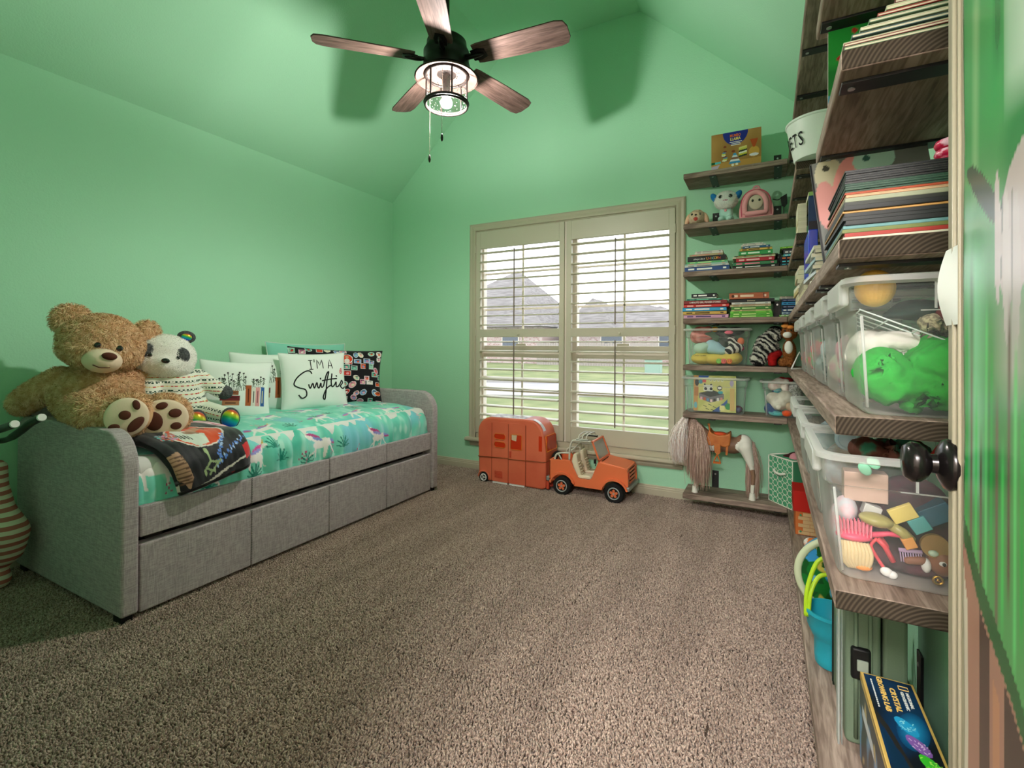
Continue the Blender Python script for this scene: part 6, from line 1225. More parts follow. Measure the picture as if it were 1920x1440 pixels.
T = thing('wire_rack', 'white wire rack slanting down inside the nearest mid-height bin', 'wire rack', (3.64, -2.6, z + .15)); mb = MB()
for j in range(5):
    yy = -2.59 + j * .045; mb.tube([(3.560, yy, z + .205 - j * .004), (3.745, yy, z + .118 - j * .004)], .0016, 6)
for i in range(5): t = i / 4; mb.tube([(3.562 + .18 * t, -2.59, z + .204 - .085 * t), (3.562 + .18 * t, -2.41, z + .188 - .085 * t)], .0013, 6)
obj('wires', mb, mat('white_wire', (214, 226, 220), .4), T, smooth=180)['kind'] = 'stuff'
o = obj('yellow_disc', MB().ell((3.586, -2.585, z + .246), (.034, .034, .037), 28, 18), mat('yellow_plastic', (240, 188, 80), .45, .4)); fixn(o.data); tag(o, 'yellow plastic ball rising over the rim of the nearest bin', 'toy ball')
lump('toy_bag', 'dark teal cap in the nearest mid-height bin', [((3.665, -2.52, z + .205), (.045, .06, .022)), ((3.63, -2.54, z + .195), (.03, .04, .008))], (44, 66, 62), cat='cap'); lump('knit_piece', 'beige knitted piece beside the dark cap in the bin', [((3.69, -2.55, z + .17), (.03, .04, .025))], (196, 186, 150), (120, 110, 90), cat='cloth', nscale=120)
lump('cloth_bundle', 'maroon cloth against the wall in the nearest bin', [((3.715, -2.54, z + .19), (.03, .05, .035)), ((3.725, -2.55, z + .14), (.03, .05, .03))], (120, 50, 50), cat='cloth')
for cy, c1, c2, w in ((-2.155, (196, 206, 180), (214, 160, 170), 'pastel'), (-1.735, (70, 96, 90), (180, 196, 196), 'dark green'), (-1.30, (60, 170, 90), (226, 80, 90), 'red and green'), (-.90, (214, 140, 130), (120, 70, 90), 'pink')):
    lump('toy_heap', w + ' toys heaped in a far clear bin at mid height', [((3.63, cy + .06, z + .07), (.08, .08, .06)), ((3.67, cy - .07, z + .09), (.07, .07, .075)), ((3.61, cy - .02, z + .12), (.05, .09, .05))], c1, c2, nscale=22, ramp=(.47, .53), vox=.012)
lump('ribbon', 'magenta bow resting on the farthest mid-height bin', [((3.62, -1.02, z + .275), (.03, .05, .014))], (206, 50, 130), cat='bow')
T = thing('white_hanger', 'thin white plastic frame leaning by the corner bin', 'hanger', (3.55, -.55, z)); obj('frame', MB().tube([(3.515, -.66, z + .006), (3.555, -.62, z + .10), (3.60, -.58, z + .006), (3.515, -.66, z + .006)], .004, 6), WHT, T, smooth=180)

# ------------------------------------------------------------ lower bins full of dolls' things
z = HZ[6]; GB2 = 'clear bins overhanging the lower board of the right wall'
for cy, wy, lab in ((-2.475, .345, 'nearest overhanging clear bin, full of hairbrushes and doll things'), (-2.075, .36, 'middle overhanging clear bin with a teal toy at its rim'), (-1.61, .36, 'farthest overhanging clear bin of the lower board')): clear_bin(lab, 3.632, cy, z, wy, .265, .25, GB2, taper=.022)
F = -2.575     # the near face of the bin
T = thing('doll_brush', 'pink doll hairbrush with upright bristles in the lower bin', 'hairbrush', (3.56, F, z + .06)); PK = mat('hot_pink', (232, 84, 116), .4, .4)
obj('head', MB().ell((3.553, F, z + .072), (.032, .020, .010), 18, 9), PK, T, smooth=180); obj('handle', MB().tube([(3.58, F, z + .078), (3.61, F, z + .086), (3.635, F, z + .086)], [.006, .005, .005], 8), PK, T, smooth=180); mb = MB()
for i in range(10):
    for j in range(3): mb.cyl((3.526 + i * .006, F - .012 + j * .012, z + .075), (3.524 + i * .0064, F - .012 + j * .012, z + .105), .0016, 5, .001)
obj('bristles', mb, mat('pink_bristles', (240, 130, 150), .4), T)['kind'] = 'stuff'
T = thing('hand_mirror', 'olive round doll hairbrush with handle in the lower bin', 'hairbrush', (3.60, F, z + .09)); OL = mat('olive_plastic', (170, 160, 96), .35, .4)
obj('disc', MB().ell((3.590, F, z + .110), (.029, .024, .013), 24, 12, rot=(0, R(8), 0)), OL, T, smooth=180); obj('handle', MB().tube([(3.612, F, z + .104), (3.632, F, z + .092), (3.645, F, z + .078)], [.009, .010, .011], 10), OL, T, smooth=180)
def block(nm, lab, c_, d_, ry, col, cat='toy block', rx=0): 
    o = obj(nm, MB().cbox((0, 0, 0), d_, M=Matrix.Translation(c_) @ Euler((rx, ry, 0)).to_matrix().to_4x4()), mat('blk_%d%d%d' % col, col, .4, .35), bevel=.0015); return tag(o, lab, cat)
block('toy_block', 'yellow slab standing at a slant in the lower bin', (3.632, F, z + .130), (.042, .012, .028), R(-30), (222, 200, 110)); block('toy_block', 'teal block under the yellow slab in the lower bin', (3.658, F + .01, z + .112), (.030, .03, .028), R(-32), (80, 160, 160)); block('toy_block', 'dark blue block above the teal one in the lower bin', (3.685, F + .02, z + .135), (.05, .04, .034), R(-32), (36, 84, 104))
block('toy_block', 'small orange cube in the middle of the lower bin', (3.641, F - .002, z + .076), (.020, .02, .020), R(-25), (232, 160, 84))
o = obj('round_lid', MB().cyl((3.680, F - .008, z + .077), (3.680, F + .002, z + .077), .022, 28), mat('tan_disc', (150, 116, 66), .5)); tag(o, 'round brown disc near the door side of the lower bin', 'disc')
T = thing('doll_walker', 'pinkish-red doll walker frame with a white heart in the lower bin', 'doll toy', (3.60, F, z + .03)); CR = mat('coral_red', (226, 74, 84), .4, .4)
obj('frame', MB().tube(spline([(3.592, F, z + .073), (3.582, F, z + .058), (3.590, F, z + .038), (3.606, F, z + .012)], 4), .0032, 8).tube([(3.592, F, z + .073), (3.604, F, z + .060), (3.618, F, z + .032)], .005, 8).tube([(3.600, F + .02, z + .070), (3.625, F + .02, z + .030)], .005, 8), CR, T, smooth=180); obj('heart', MB().ell((3.606, F - .006, z + .012), (.011, .006, .009), 14, 9, rot=(0, .4, 0)).ell((3.615, F - .006, z + .008), (.009, .006, .008), 14, 9), WHT, T, smooth=180)
T = thing('doll_comb', 'lilac doll comb beneath the orange cube in the lower bin', 'comb', (3.645, F, z + .05)); mb = MB().tube([(3.626, F, z + .058), (3.662, F, z + .060)], .004, 8)
for i in range(9): mb.cyl((3.628 + i * .004, F, z + .058), (3.630 + i * .004, F - .002, z + .036), .0012, 5)
obj('teeth', mb, mat('lilac_plastic', (186, 160, 196), .4), T, smooth=180)
T = thing('doll', 'brown-skinned doll face with a white eye at the door side of the lower bin', 'doll', (3.69, F, z + .03)); SK = mat('doll_skin', (140, 90, 66), .5); obj('face', MB().ell((3.694, F + .01, z + .046), (.024, .024, .028), 20, 14), SK, T, smooth=180)
q = obj('eye', MB().ell((3.690, F - .013, z + .048), (.006, .003, .0045), 12, 8), WHT, T, smooth=180); obj('pupil', MB().ell((3.691, F - .0155, z + .048), (.003, .0015, .0035), 10, 7), EYE, q, smooth=180); obj('bow', MB().ell((3.677, F - .008, z + .064), (.008, .006, .006), 12, 8), mat('mint_pearl', (196, 220, 200), .3), T, smooth=180)
T = thing('doll_figure', 'brown and white small doll lying at the bottom of the lower bin', 'doll', (3.66, F, z + .01)); G('body', limb((3.640, F, z + .040), (3.662, F, z + .044), .008, .009), .003, SK, T); obj('skirt', MB().ell((3.668, F, z + .036), (.008, .010, .014), 14, 9), WHT, T, smooth=180)
o = obj('gold_ring', MB().torus((3.682, F - .016, z + .017), .007, .0025, 'y', 20, 8).ell((3.682, F - .016, z + .017), (.003, .002, .003), 10, 6), mat('gold_metal', (196, 150, 60), .25, .5, metal=.9), smooth=180); tag(o, 'small gold ring charm at the bottom of the lower bin', 'charm')
T = thing('ruffled_toy', 'cream ruffled shell-shaped toy at the bin corner below the pink brush', 'toy', (3.56, F, z + .01)); mb = MB(); 
for i in range(9): t = i / 8; mb.tube(spline([(3.532 + .042 * t, F - .008, z + .062), (3.529 + .048 * t + .003, F - .016, z + .045), (3.533 + .046 * t, F - .014, z + .026), (3.545 + .030 * t, F - .006, z + .010)], 5), .0038, 6)
obj('ruffles', mb, mat('ruffle_cream', (216, 196, 150), .6, .2), T, smooth=180); obj('base', MB().ell((3.568, F - .004, z + .014), (.016, .012, .008), 14, 9), mat('orange_soft', (226, 140, 60), .5), T, smooth=180)
block('toy_chest', 'small pale wooden drawer unit behind the brush in the lower bin', (3.578, F + .05, z + .165), (.075, .04, .060), 0, (196, 166, 150), 'toy drawer'); block('toy_cup', 'white plastic cup piece among the doll things', (3.588, F + .04, z + .118), (.03, .03, .024), .3, (206, 206, 200), 'toy')
lump('doll_hair', 'dark doll hair filling the middle of the lower bin', [((3.66, F + .08, z + .12), (.07, .06, .07)), ((3.62, F + .09, z + .07), (.08, .06, .06)), ((3.70, F + .07, z + .06), (.05, .05, .05)), ((3.60, F + .04, z + .04), (.05, .03, .03)), ((3.665, F + .03, z + .022), (.07, .03, .018))], (44, 36, 40), (90, 50, 60), cat='doll', nscale=12)
lump('plush_toy', 'white and blue plush scraps at the left wall of the lower bin', [((3.545, F + .04, z + .115), (.022, .04, .028)), ((3.54, F + .10, z + .06), (.02, .06, .05))], (206, 214, 220), (230, 190, 196), cat='plush toy', nscale=30)
for dx, dz in ((0, 0), (.014, .014)): tag(obj('doll_sandal', MB().ell((3.570 + dx, F - .012, z + .212 + dz), (.010, .004, .014), 16, 9, rot=(0, R(-35), 0)), mat('mint_foam', (140, 214, 176), .6), smooth=180), ('lower' if dx == 0 else 'upper') + ' mint green doll sandal of the pair in the lower bin', 'doll shoe')
lump('cloth_bundle', 'brown and green cloth rising over the rim of the nearest lower bin', [((3.60, -2.50, z + .238), (.045, .06, .022)), ((3.65, -2.48, z + .240), (.05, .06, .018))], (96, 60, 50), (60, 120, 96), cat='cloth', nscale=16, ramp=(.47, .53)); block('toy_card', 'red card packet sticking out of the nearest lower bin', (3.70, -2.56, z + .235), (.05, .012, .05), R(30), (190, 30, 30), 'card packet'); 
T = thing('glass_jar', 'clear jar lying against the rim of the nearest lower bin', 'jar', (3.55, -2.42, z + .2)); obj('glass', MB().torus((3.56, -2.44, z + .245), .022, .004, 'y', 24, 8).cyl((3.56, -2.44, z + .245), (3.56, -2.38, z + .245), .02, 24), clear_mat('jar_glass', (200, 226, 236), .5, .1), T, smooth=60)
lump('toy_ball', 'teal ridged toy at the rim of the middle overhanging bin', [((3.60, -2.10, z + .225), (.035, .05, .03))], (30, 160, 130), (20, 120, 110), nscale=60); lump('toy_heap', 'pale plastic toys filling the middle overhanging bin', [((3.64, -2.05, z + .10), (.10, .12, .09))], (206, 206, 214), (190, 160, 150), nscale=14, vox=.012); lump('toy_heap', 'pale toys filling the farthest overhanging bin', [((3.64, -1.62, z + .10), (.10, .12, .09))], (190, 206, 206), (150, 170, 180), nscale=14, vox=.012)

# ------------------------------------------------------------ lowest board
z = HZ[7]
T = thing('toy_barn', 'toy barn with red roof block over pale wooden planks on the lowest board', 'toy barn', (3.60, -.68, z)); WD = mat('barn_ply', (206, 170, 126), .6, .2); OR = mat('barn_edge', (196, 104, 48), .6)
obj('box', MB().box((3.532, -.735, z), (3.70, -.55, z + .125)), OR, T, bevel=.002)
for r in range(6):
    for k in range(2): x0 = 3.545 + (k * .055 + (r % 2) * .022); obj('plank', MB().box((max(3.545, x0), -.739, z + .005 + r * .0195), (min(x0 + .053, 3.69), -.734, z + .0225 + r * .0195)), WD, T)
obj('roof', MB().box((3.522, -.74, z + .126), (3.71, -.54, z + .235)), mat('barn_red', (186, 32, 24), .6, .2), T, bevel=.002)
for zz in (z + .02, z + .108): obj('dot', MB().cyl((3.556, -.7415, zz), (3.556, -.738, zz), .0055, 14), mat('green_dot', (70, 140, 100), .6), T)
lump('plush_toy', 'orange and white toy between the barn and the round map tin', [((3.60, -1.18, z + .06), (.04, .05, .055)), ((3.57, -1.22, z + .13), (.03, .04, .025))], (232, 120, 50), (226, 226, 220), nscale=20, ramp=(.45, .55))
T = thing('map_drum', 'round tin with a cream rim and an island map print', 'toy tin', (3.64, -1.55, z)); cx, cz, yy = 3.640, z + .152, -1.60
obj('rim', MB().torus((cx, yy, cz), .138, .013, 'y', 48, 10), mat('cream_green_rim', (206, 214, 178), .4, .4), T, smooth=180); obj('drum', MB().cyl((cx, yy + .005, cz), (cx, yy + .07, cz), .134, 48), mat('drum_side', (70, 150, 190), .5), T, smooth=40)
c = Canvas(90, 90, (64, 156, 214)); c.noise((30, 120, 50), 3.2, -.02, .05, 3); c.noise((214, 196, 90), 3.0, .12, .05, 9); c.noise((30, 90, 40), 8, .25, .05, 4); c.noise((120, 196, 232), 5, .3, .05, 12)
u = np.linspace(-1, 1, 90); U, V = np.meshgrid(u, u); r_ = np.maximum(np.abs(U), np.abs(V)); q_ = np.hypot(U, V) + 1e-9; obj('map_print', grid_mesh('map_print', np.stack([cx + U * r_ / q_ * .130, np.full_like(U, yy - .001), cz + V * r_ / q_ * .130], -1), c), vcol_mat('map_print_ink', .35), T, recalc=False)
T = thing('toy_bucket', 'turquoise sand bucket with lime handles on the lowest board', 'bucket', (3.575, -1.93, z)); BK = mat('turquoise_plastic', (38, 160, 180), .35, .4); LM = mat('lime_plastic', (176, 214, 40), .4, .4); bc = (3.578, -1.93)
obj('pail', MB().lathe([(.0, .002), (.040, .002), (.044, .008), (.046, .03), (.047, .085), (.052, .092), (.066, .125), (.070, .162), (.074, .166), (.074, .176), (.068, .176), (.062, .125), (.040, .09), (.036, .01), (0, .01)], 36, (*bc, z), cap=False), BK, T, smooth=40)
for r0, hgt, tl in ((.070, .16, 0), (.062, .10, .015)): obj('handle', MB().tube(spline([(bc[0] - r0, bc[1] - .02, z + .150), (bc[0] - r0 + .004, bc[1] - .02, z + .19 + hgt * .3), (bc[0] - r0 * .55, bc[1] - .01 + tl, z + .18 + hgt * .9), (bc[0], bc[1] + tl, z + .18 + hgt), (bc[0] + r0 * .6, bc[1] + tl, z + .18 + hgt * .9), (bc[0] + r0, bc[1], z + .17)], 6), [.0065] * 31, 8), LM, T, smooth=180)
T = thing('book', 'dark picture book standing behind the turquoise bucket', 'book', (3.65, -2.03, z)); obj('cover', MB().box((3.572, -2.032, z), (3.74, -2.028, z + .30)).box((3.572, -2.016, z), (3.74, -2.012, z + .30)).box((3.736, -2.032, z), (3.74, -2.012, z + .30)), cover_mat((26, 38, 30)), T); obj('pages', MB().box((3.575, -2.028, z + .003), (3.736, -2.016, z + .297)), PAGE, T)
T = thing('hard_case', 'grey-green ribbed hard carry case standing on the lowest board', 'carry case', (3.64, -2.12, z)); CG = mat('case_green', (104, 122, 100), .45, .35, bump=.15, bscale=300)
obj('shell', MB().prism(rrect(3.575, z + .002, 3.650, z + .40, [.012, .01, .01, .03], 5), 'y', -2.27, -1.98), CG, T, bevel=.008, seg=3); obj('lid', MB().prism(rrect(3.655, z + .002, 3.705, z + .385, [.01, .012, .02, .01], 5), 'y', -2.262, -1.99), CG, T, bevel=.008, seg=3)
for x in (3.598, 3.628): obj('rib', MB().tube([(x, -2.271, z + .02), (x, -2.271, z + .385)], .005, 8), CG, T, smooth=180)
obj('latch', MB().box((3.586, -2.284, z + .175), (3.628, -2.268, z + .255)), BLK, T, bevel=.006); obj('latch_tab', MB().box((3.598, -2.288, z + .200), (3.622, -2.282, z + .228)), mat('latch_grey', (150, 160, 146), .5), T, bevel=.002)
T = thing('clear_sheet', 'clear plastic sleeve standing between the bucket and the hard case', 'plastic sleeve', (3.56, -2.14, z)); obj('sheet', MB().box((3.558, -2.285, z), (3.562, -2.255, z + .41)).box((3.566, -2.283, z), (3.568, -2.262, z + .40)), clear_mat('sleeve_plastic', (220, 228, 224), .55, .2), T)
# crystal kit
T = thing('science_kit_box', 'black and gold crystal growing lab box on the lowest board', 'box', (3.655, -2.46, z)); bx0, bx1, by0, by1, hz = 3.602, 3.706, -2.640, -2.302, .210
obj('carton', MB().box((bx0, by0, z), (bx1, by1, z + hz)), mat('kit_gold', (206, 170, 92), .4, .3), T, bevel=.0015)
c = Canvas(90, 200, (22, 26, 34)); c.noise((16, 50, 84), 2, -.15, .4, 6)
for i in range(26): t = i / 25; c.ellipse(.66, .47 - .0 * t, .34 * (1 - t * .9), .17 * (1 - t * .9), (int(16 + 20 * t), int(70 + 90 * t), int(110 + 100 * t)), .3)
RN = random.Random(4)
for (x, y_, col, col2) in ((.56, .50, (40, 160, 210), (150, 226, 240)), (.66, .34, (130, 90, 170), (220, 190, 226)), (.78, .19, (60, 190, 50), (170, 236, 90))):
    c.ellipse(x, y_, .20, .065, col, -.25)
    for k in range(34): a, b = RN.uniform(-.14, .16), RN.uniform(-.045, .045); c.line([(x + a, y_ + b - a * .1), (x + a + RN.uniform(-.05, .05), y_ + b + RN.uniform(-.015, .015) - a * .1)], .004, col2 if k % 2 else col, .5)
c.poly([(.0, .62), (.2, .45), (.5, .0), (.42, .0), (.1, .42), (0, .5)], (40, 38, 36)); c.poly([(.05, .4), (.3, .2), (.4, .0), (.05, .0)], (18, 46, 70))
u, v = np.meshgrid(np.linspace(bx0 + .006, bx1 - .006, 90), np.linspace(by0 + .008, by1 - .006, 200)); obj('lid_print', grid_mesh('lid_print', np.stack([u, v, np.full_like(u, z + hz + .0006)], -1), c), vcol_mat('kit_print', .3), T, recalc=False)
c = Canvas(160, 100, (56, 58, 62)); c.noise((110, 150, 190), 3, .1, .2, 2); c.noise((196, 170, 120), 4, .25, .1, 8); c.poly([(.1, .6), (.55, .6), (.5, .72), (.1, .72)], (214, 214, 220)); c.poly([(0, .94), (1, .94), (1, 1), (0, 1)], (206, 170, 92))
v, w_ = np.meshgrid(np.linspace(by1 - .004, by0 + .004, 160), np.linspace(z + .004, z + hz - .003, 100)); obj('side_print', grid_mesh('side_print', np.stack([np.full_like(v, bx0 - .0006), v, w_], -1), c), vcol_mat('kit_print', .3), T, recalc=False)
obj('front_print', MB().box((bx0 + .008, by0 - .001, z + .008), (bx1 - .008, by0, z + hz - .012)), cover_mat((26, 30, 40)), T)
def lid_text(s, x, y_, size, width, m, bold=.0): obj('title', text_mb(s, frame((x, y_, z + hz + .0014), (0, -1, 0), (1, 0, 0)), size, width, bold=bold), m, T)
TG = mat('title_gold', (240, 200, 110), .4); TW = mat('title_white', (236, 236, 230), .4)
lid_text('CRYSTAL', 3.652, -2.385, .015, .085, TG, .02); lid_text('GROWING LAB', 3.632, -2.372, .015, .125, TG, .02); lid_text('NATIONAL', 3.682, -2.375, .0085, .055, TW, .01); lid_text('GEOGRAPHIC', 3.672, -2.380, .0085, .065, TW, .01)
obj('yellow_frame', MB().tube([(3.672, -2.338, z + hz + .001), (3.690, -2.338, z + hz + .001), (3.690, -2.325, z + hz + .001), (3.672, -2.325, z + hz + .001), (3.672, -2.338, z + hz + .001)], .0012, 4), TG, T); mb = MB()
for i in range(14): mb.box((3.6185, -2.325 - i * .0075, z + hz), (3.6215, -2.3295 - i * .0075, z + hz + .0014))
obj('small_print', mb, TW, T)['kind'] = 'stuff'

# ------------------------------------------------------------ magazines and books on the upper boards
def magstack(z, y_near, cols, where, grp, x0=3.522, lx=.235, D=.30, jit=.006, fan=0, seed=1, spine=0):
    RN = random.Random(seed); n = len(cols)
    for i, (col, t, kind) in enumerate(cols):
        dx, dy = RN.uniform(0, jit), RN.uniform(0, jit); ang = RN.uniform(-.012, .012); dz = 0
        T = thing(kind, '', kind.replace('_', ' '), (x0 + dx + lx / 2, y_near + dy, z), ang, grp); L = min(lx, 3.772 - x0 - dx - .008)
        h = min(.0018, t * .22)
        obj('cover', MB().box((-L / 2, 0, 0), (L / 2, D, h)).box((-L / 2, 0, t - h), (L / 2, D, t)).box((-L / 2, 0, 0), (-L / 2 + h, D, t)), cover_mat(col), T, local=True); obj('pages', MB().box((-L / 2 + h, .001, h), (L / 2 - .002, D - .002, t - h)), PAGE, T, local=True)
        if spine: obj('spine', MB().box((-L / 2, -.0008, t * .10), (L / 2, .0008, t * spine)), cover_mat(col), T, local=True)
        T['label'] = '%s %s, %s' % (('thin' if t < .007 else 'thick') + ' ' + kind.replace('_', ' '), where, ['at the very bottom', 'second up', 'third up', 'fourth up', 'fifth up', 'sixth up', 'seventh up', 'eighth up', 'ninth up', 'tenth up', 'eleventh up', 'twelfth up', 'thirteenth up', 'fourteenth up', 'fifteenth up', 'sixteenth up', 'seventeenth up', 'eighteenth up', 'nineteenth up', 'twentieth up', 'twenty first up', 'twenty second up', 'twenty third up'][i])
        z += t + .0003
    return z
bk = (26, 30, 28); C1 = [((206, 206, 180), .005, 'picture_book'), ((160, 46, 34), .007, 'picture_book'), ((110, 120, 60), .007, 'picture_book'), ((100, 150, 150), .006, 'picture_book'), (bk, .008, 'picture_book'), ((34, 38, 36), .006, 'picture_book'), (bk, .007, 'picture_book'), ((196, 150, 80), .004, 'picture_book'), (bk, .008, 'picture_book'), ((40, 44, 36), .007, 'picture_book'), ((150, 156, 128), .008, 'picture_book')]
zt = magstack(HZ[4], -2.725, C1, 'in the big stack under the short upper board', 'picture books in the big stack', seed=3, x0=3.517, spine=.93)
C2 = [((190, 84, 46), .005, 'magazine'), ((206, 170, 130), .005, 'magazine'), ((180, 76, 40), .004, 'magazine')] + [((40, 78, 58), .0038, 'magazine')] * 4 + [(bk, .0038, 'magazine')] * 6
magstack(zt, -2.70, C2, 'in the upper part of the big dark stack', 'magazines on top of the big stack', x0=3.523, lx=.22, D=.27, jit=.002, seed=5, spine=.62)
C3 = [((200, 206, 160), .007, 'magazine'), ((120, 150, 110), .005, 'magazine'), ((150, 90, 80), .005, 'magazine'), ((186, 196, 160), .006, 'magazine'), ((70, 100, 96), .006, 'magazine'), ((190, 200, 170), .006, 'magazine'), ((110, 140, 110), .006, 'magazine'), ((170, 70, 60), .005, 'magazine'), ((196, 206, 170), .007, 'magazine'), ((120, 60, 60), .006, 'magazine'), ((160, 180, 130), .008, 'magazine')]
z = HZ[3]; RN = random.Random(8)
for i, (col, t, kd) in enumerate(C3):
    x0 = 3.517 + (max(0, i - 3) * .012); L = 3.772 - x0 - .01; T = thing('magazine', 'fanned magazine on the short upper board, %s in its pile' % ['bottommost', 'second up', 'third up', 'fourth up', 'fifth up', 'sixth up', 'seventh up', 'eighth up', 'ninth up', 'tenth up', 'topmost'][i], 'magazine', (x0 + L / 2, -2.745 + RN.uniform(0, .012), z), (0, R(.0), RN.uniform(-.02, .02)), 'fanned magazines on the short upper board')
    h = t * .2; obj('cover', MB().box((-L / 2, 0, 0), (L / 2, .27, h)).box((-L / 2, 0, t - h), (L / 2, .27, t)).box((-L / 2, 0, 0), (-L / 2 + h, .27, t)), cover_mat(col), T, local=True); obj('pages', MB().box((-L / 2 + h, .001, h), (L / 2 - .002, .268, t - h)), PAGE, T, local=True); z += t + .002
c = Canvas(60, 80, (40, 150, 60)); c.noise((30, 120, 50), 3, 0, .2, 3); c.poly([(0, 0), (1, 0), (1, .35), (0, .42)], (60, 160, 190))
for i in range(16): c.ellipse(random.Random(i).random(), .5 + .5 * random.Random(i + 50).random(), .03, .022, (176, 50, 40))
print_box('picture_book', 'green picture book standing at the far end of the short magazine board', (3.650, -2.315, HZ[3]), .235, .285, .012, c, (226, 190, 200), 'picture book')
c = Canvas(90, 90, (120, 122, 116)); c.ellipse(.16, .86, .13, .17, (196, 190, 160)); c.ellipse(.30, .74, .12, .26, (224, 150, 144), -.3); c.ellipse(.56, .92, .18, .12, (176, 214, 196)); c.ellipse(.50, .94, .03, .03, (60, 100, 90)); c.ellipse(.14, .93, .03, .03, (60, 60, 50)); c.ellipse(.10, .60, .10, .22, (214, 150, 144)); c.poly([(.5, 0), (1, 0), (1, .4), (.6, .3)], (150, 140, 126)); c.poly([(0, 0), (.012, 0), (.012, 1), (0, 1)], (20, 20, 20))
print_box('photo_book', 'book with plush puppies pictured on its cover behind the dark magazines', (3.640, -2.36, HZ[4]), .235, .295, .014, c, (24, 24, 26), 'book', rot=(R(-9), R(-6), 0))
T = thing('scrunchie', 'crimson and white scrunchie on top of the dark magazine stack', 'scrunchie', (3.668, -2.60, HZ[4] + .15)); mb = MB()
for k in range(3): mb.torus((3.690, -2.64, zt + .062 + k * .017), .017, .009, 'z', 20, 8)
obj('ring', mb, mat('crimson_satin', (190, 24, 70), .35, .5, col2=(236, 190, 206), nscale=40, ramp=(.52, .6)), T, smooth=180)['kind'] = 'stuff'
# bucket on the corner board
z = HZ[2]; c = (3.605, -1.36)
T = thing('white_bucket', 'white metal bucket with thin black lettering on the corner board', 'bucket', (*c, z)); WM = mat('white_enamel', (226, 234, 226), .4, .4); MX = Matrix.Translation((c[0], c[1] + .2, z)) @ Matrix.Scale(.8, 4, (1, 0, 0)); MX = Matrix.Translation((c[0], c[1] + .16, z))
obj('pail', MB().lathe([(.0, .0), (.100, .0), (.103, .006), (.132, .160), (.137, .163), (.137, .171), (.130, .171), (.100, .008), (0, .008)], 44, cap=False, M=MX), WM, T, smooth=40)
mb = MB()
for i, ch in enumerate('PETS'):
    a = R(184 + i * 15); r = .116; p = MX @ Vector((r * math.cos(a) * 1.008, r * math.sin(a) * 1.008, .05)); x = Vector((-math.sin(a), math.cos(a), 0)); text_mb(ch, frame(tuple(p), tuple(x), (math.cos(a) * .17, math.sin(a) * .17, 1)), .085, .022, mb=mb)
obj('lettering', mb, INK, T)
# navy book and pale stack on the next corner board
z = HZ[3]
T = thing('book', 'navy book with a white barcode label standing on the corner board', 'book', (3.64, -1.22, z)); obj('cover', MB().box((3.560, -1.228, z), (3.740, -1.200, z + .165)), cover_mat((30, 52, 96)), T, bevel=.001); obj('label_patch', MB().box((3.605, -1.2292, z + .118), (3.648, -1.228, z + .148)), WHT, T); obj('lower_band', MB().box((3.5605, -1.2288, z + .002), (3.7395, -1.228, z + .05)), cover_mat((40, 26, 44)), T)
mb = MB()
for i in range(9): mb.box((3.612 + i * .0035, -1.2298, z + .125), (3.6135 + i * .0035, -1.2291, z + .142))
obj('barcode', mb, INK, T)['kind'] = 'stuff'
for i, (t, col) in enumerate(((.020, (206, 190, 130)), (.026, (226, 220, 190)), (.022, (180, 170, 120)), (.030, (214, 210, 170)), (.028, (226, 222, 196)), (.020, (200, 196, 160)))):
    book((3.520, -1.10, z + sum((.020, .026, .022, .030, .028, .020)[:i])), .17, t, .035, col, 'paperback with pages outward beside the barcode book, %s' % ['bottommost', 'second up', 'third up', 'fourth up', 'fifth up', 'topmost'][i], R(-90), None, (170, 150, 90), 'paperbacks beside the barcode book', hard=False)
book((3.650, -1.225, z + .166), .18, .018, .17, (150, 176, 100), 'pale green book lying across the barcode book', 0, None, (226, 230, 200), None, hard=False)
# long board: blue binder and paper stacks
z = HZ[4]
T = thing('ring_binder', 'glossy blue binder leaning upright on the long board', 'binder', (3.56, -1.35, z)); obj('cover', MB().prism([(-1.62, z + .07), (-1.36, z + .07), (-1.36, z + .255), (-1.62, z + .255)], 'x', 3.535, 3.565), mat('blue_vinyl', (20, 50, 190), .25, .5), T, bevel=.003)
for i, (t, col) in enumerate(((.030, (196, 190, 150)), (.018, (150, 140, 110)), (.020, (120, 110, 84)))):
    book((3.520, -1.42, z + sum((.030, .018, .020)[:i])), .34, t, .20, col, 'worn paperback under the blue binder, %s' % ['bottommost', 'middle one', 'uppermost'][i], R(-90), None, (210, 206, 176), 'paperbacks under the blue binder', hard=False)
CP = [(214, 220, 200), (150, 180, 160), (190, 150, 120), (200, 210, 214), (120, 130, 120), (210, 206, 190), (160, 186, 190), (226, 226, 216), (130, 120, 110), (196, 204, 180)]
for i in range(10):
    t = .012; book((3.522 + .004 * (i % 3), -1.86 + .01 * (i % 2), z + i * .0125), .30, t, .20, CP[i], 'soft-cover book in the near pile on the long board, %s' % ['bottommost', 'second up', 'third up', 'fourth up', 'fifth up', 'sixth up', 'seventh up', 'eighth up', 'ninth up', 'topmost'][i], R(-90 + (i * 37 % 7) - 3), None, (120, 120, 110), 'soft-cover books in the near pile', hard=False)
for i in range(9): book((3.520 + .003 * (i % 3), -1.0, z + i * .021), .30, .020, .20, [(206, 200, 160), (180, 176, 140), (216, 212, 180), (196, 180, 120), (226, 222, 200), (170, 170, 140), (206, 190, 150), (190, 196, 170), (214, 206, 180)][i], 'cream-edged book in the far pile on the long board, %s' % ['bottommost', 'second up', 'third up', 'fourth up', 'fifth up', 'sixth up', 'seventh up', 'eighth up', 'topmost'][i], R(-90 + (i * 31 % 5) - 2), None, (150, 140, 100), 'cream-edged books in the far pile', hard=False)

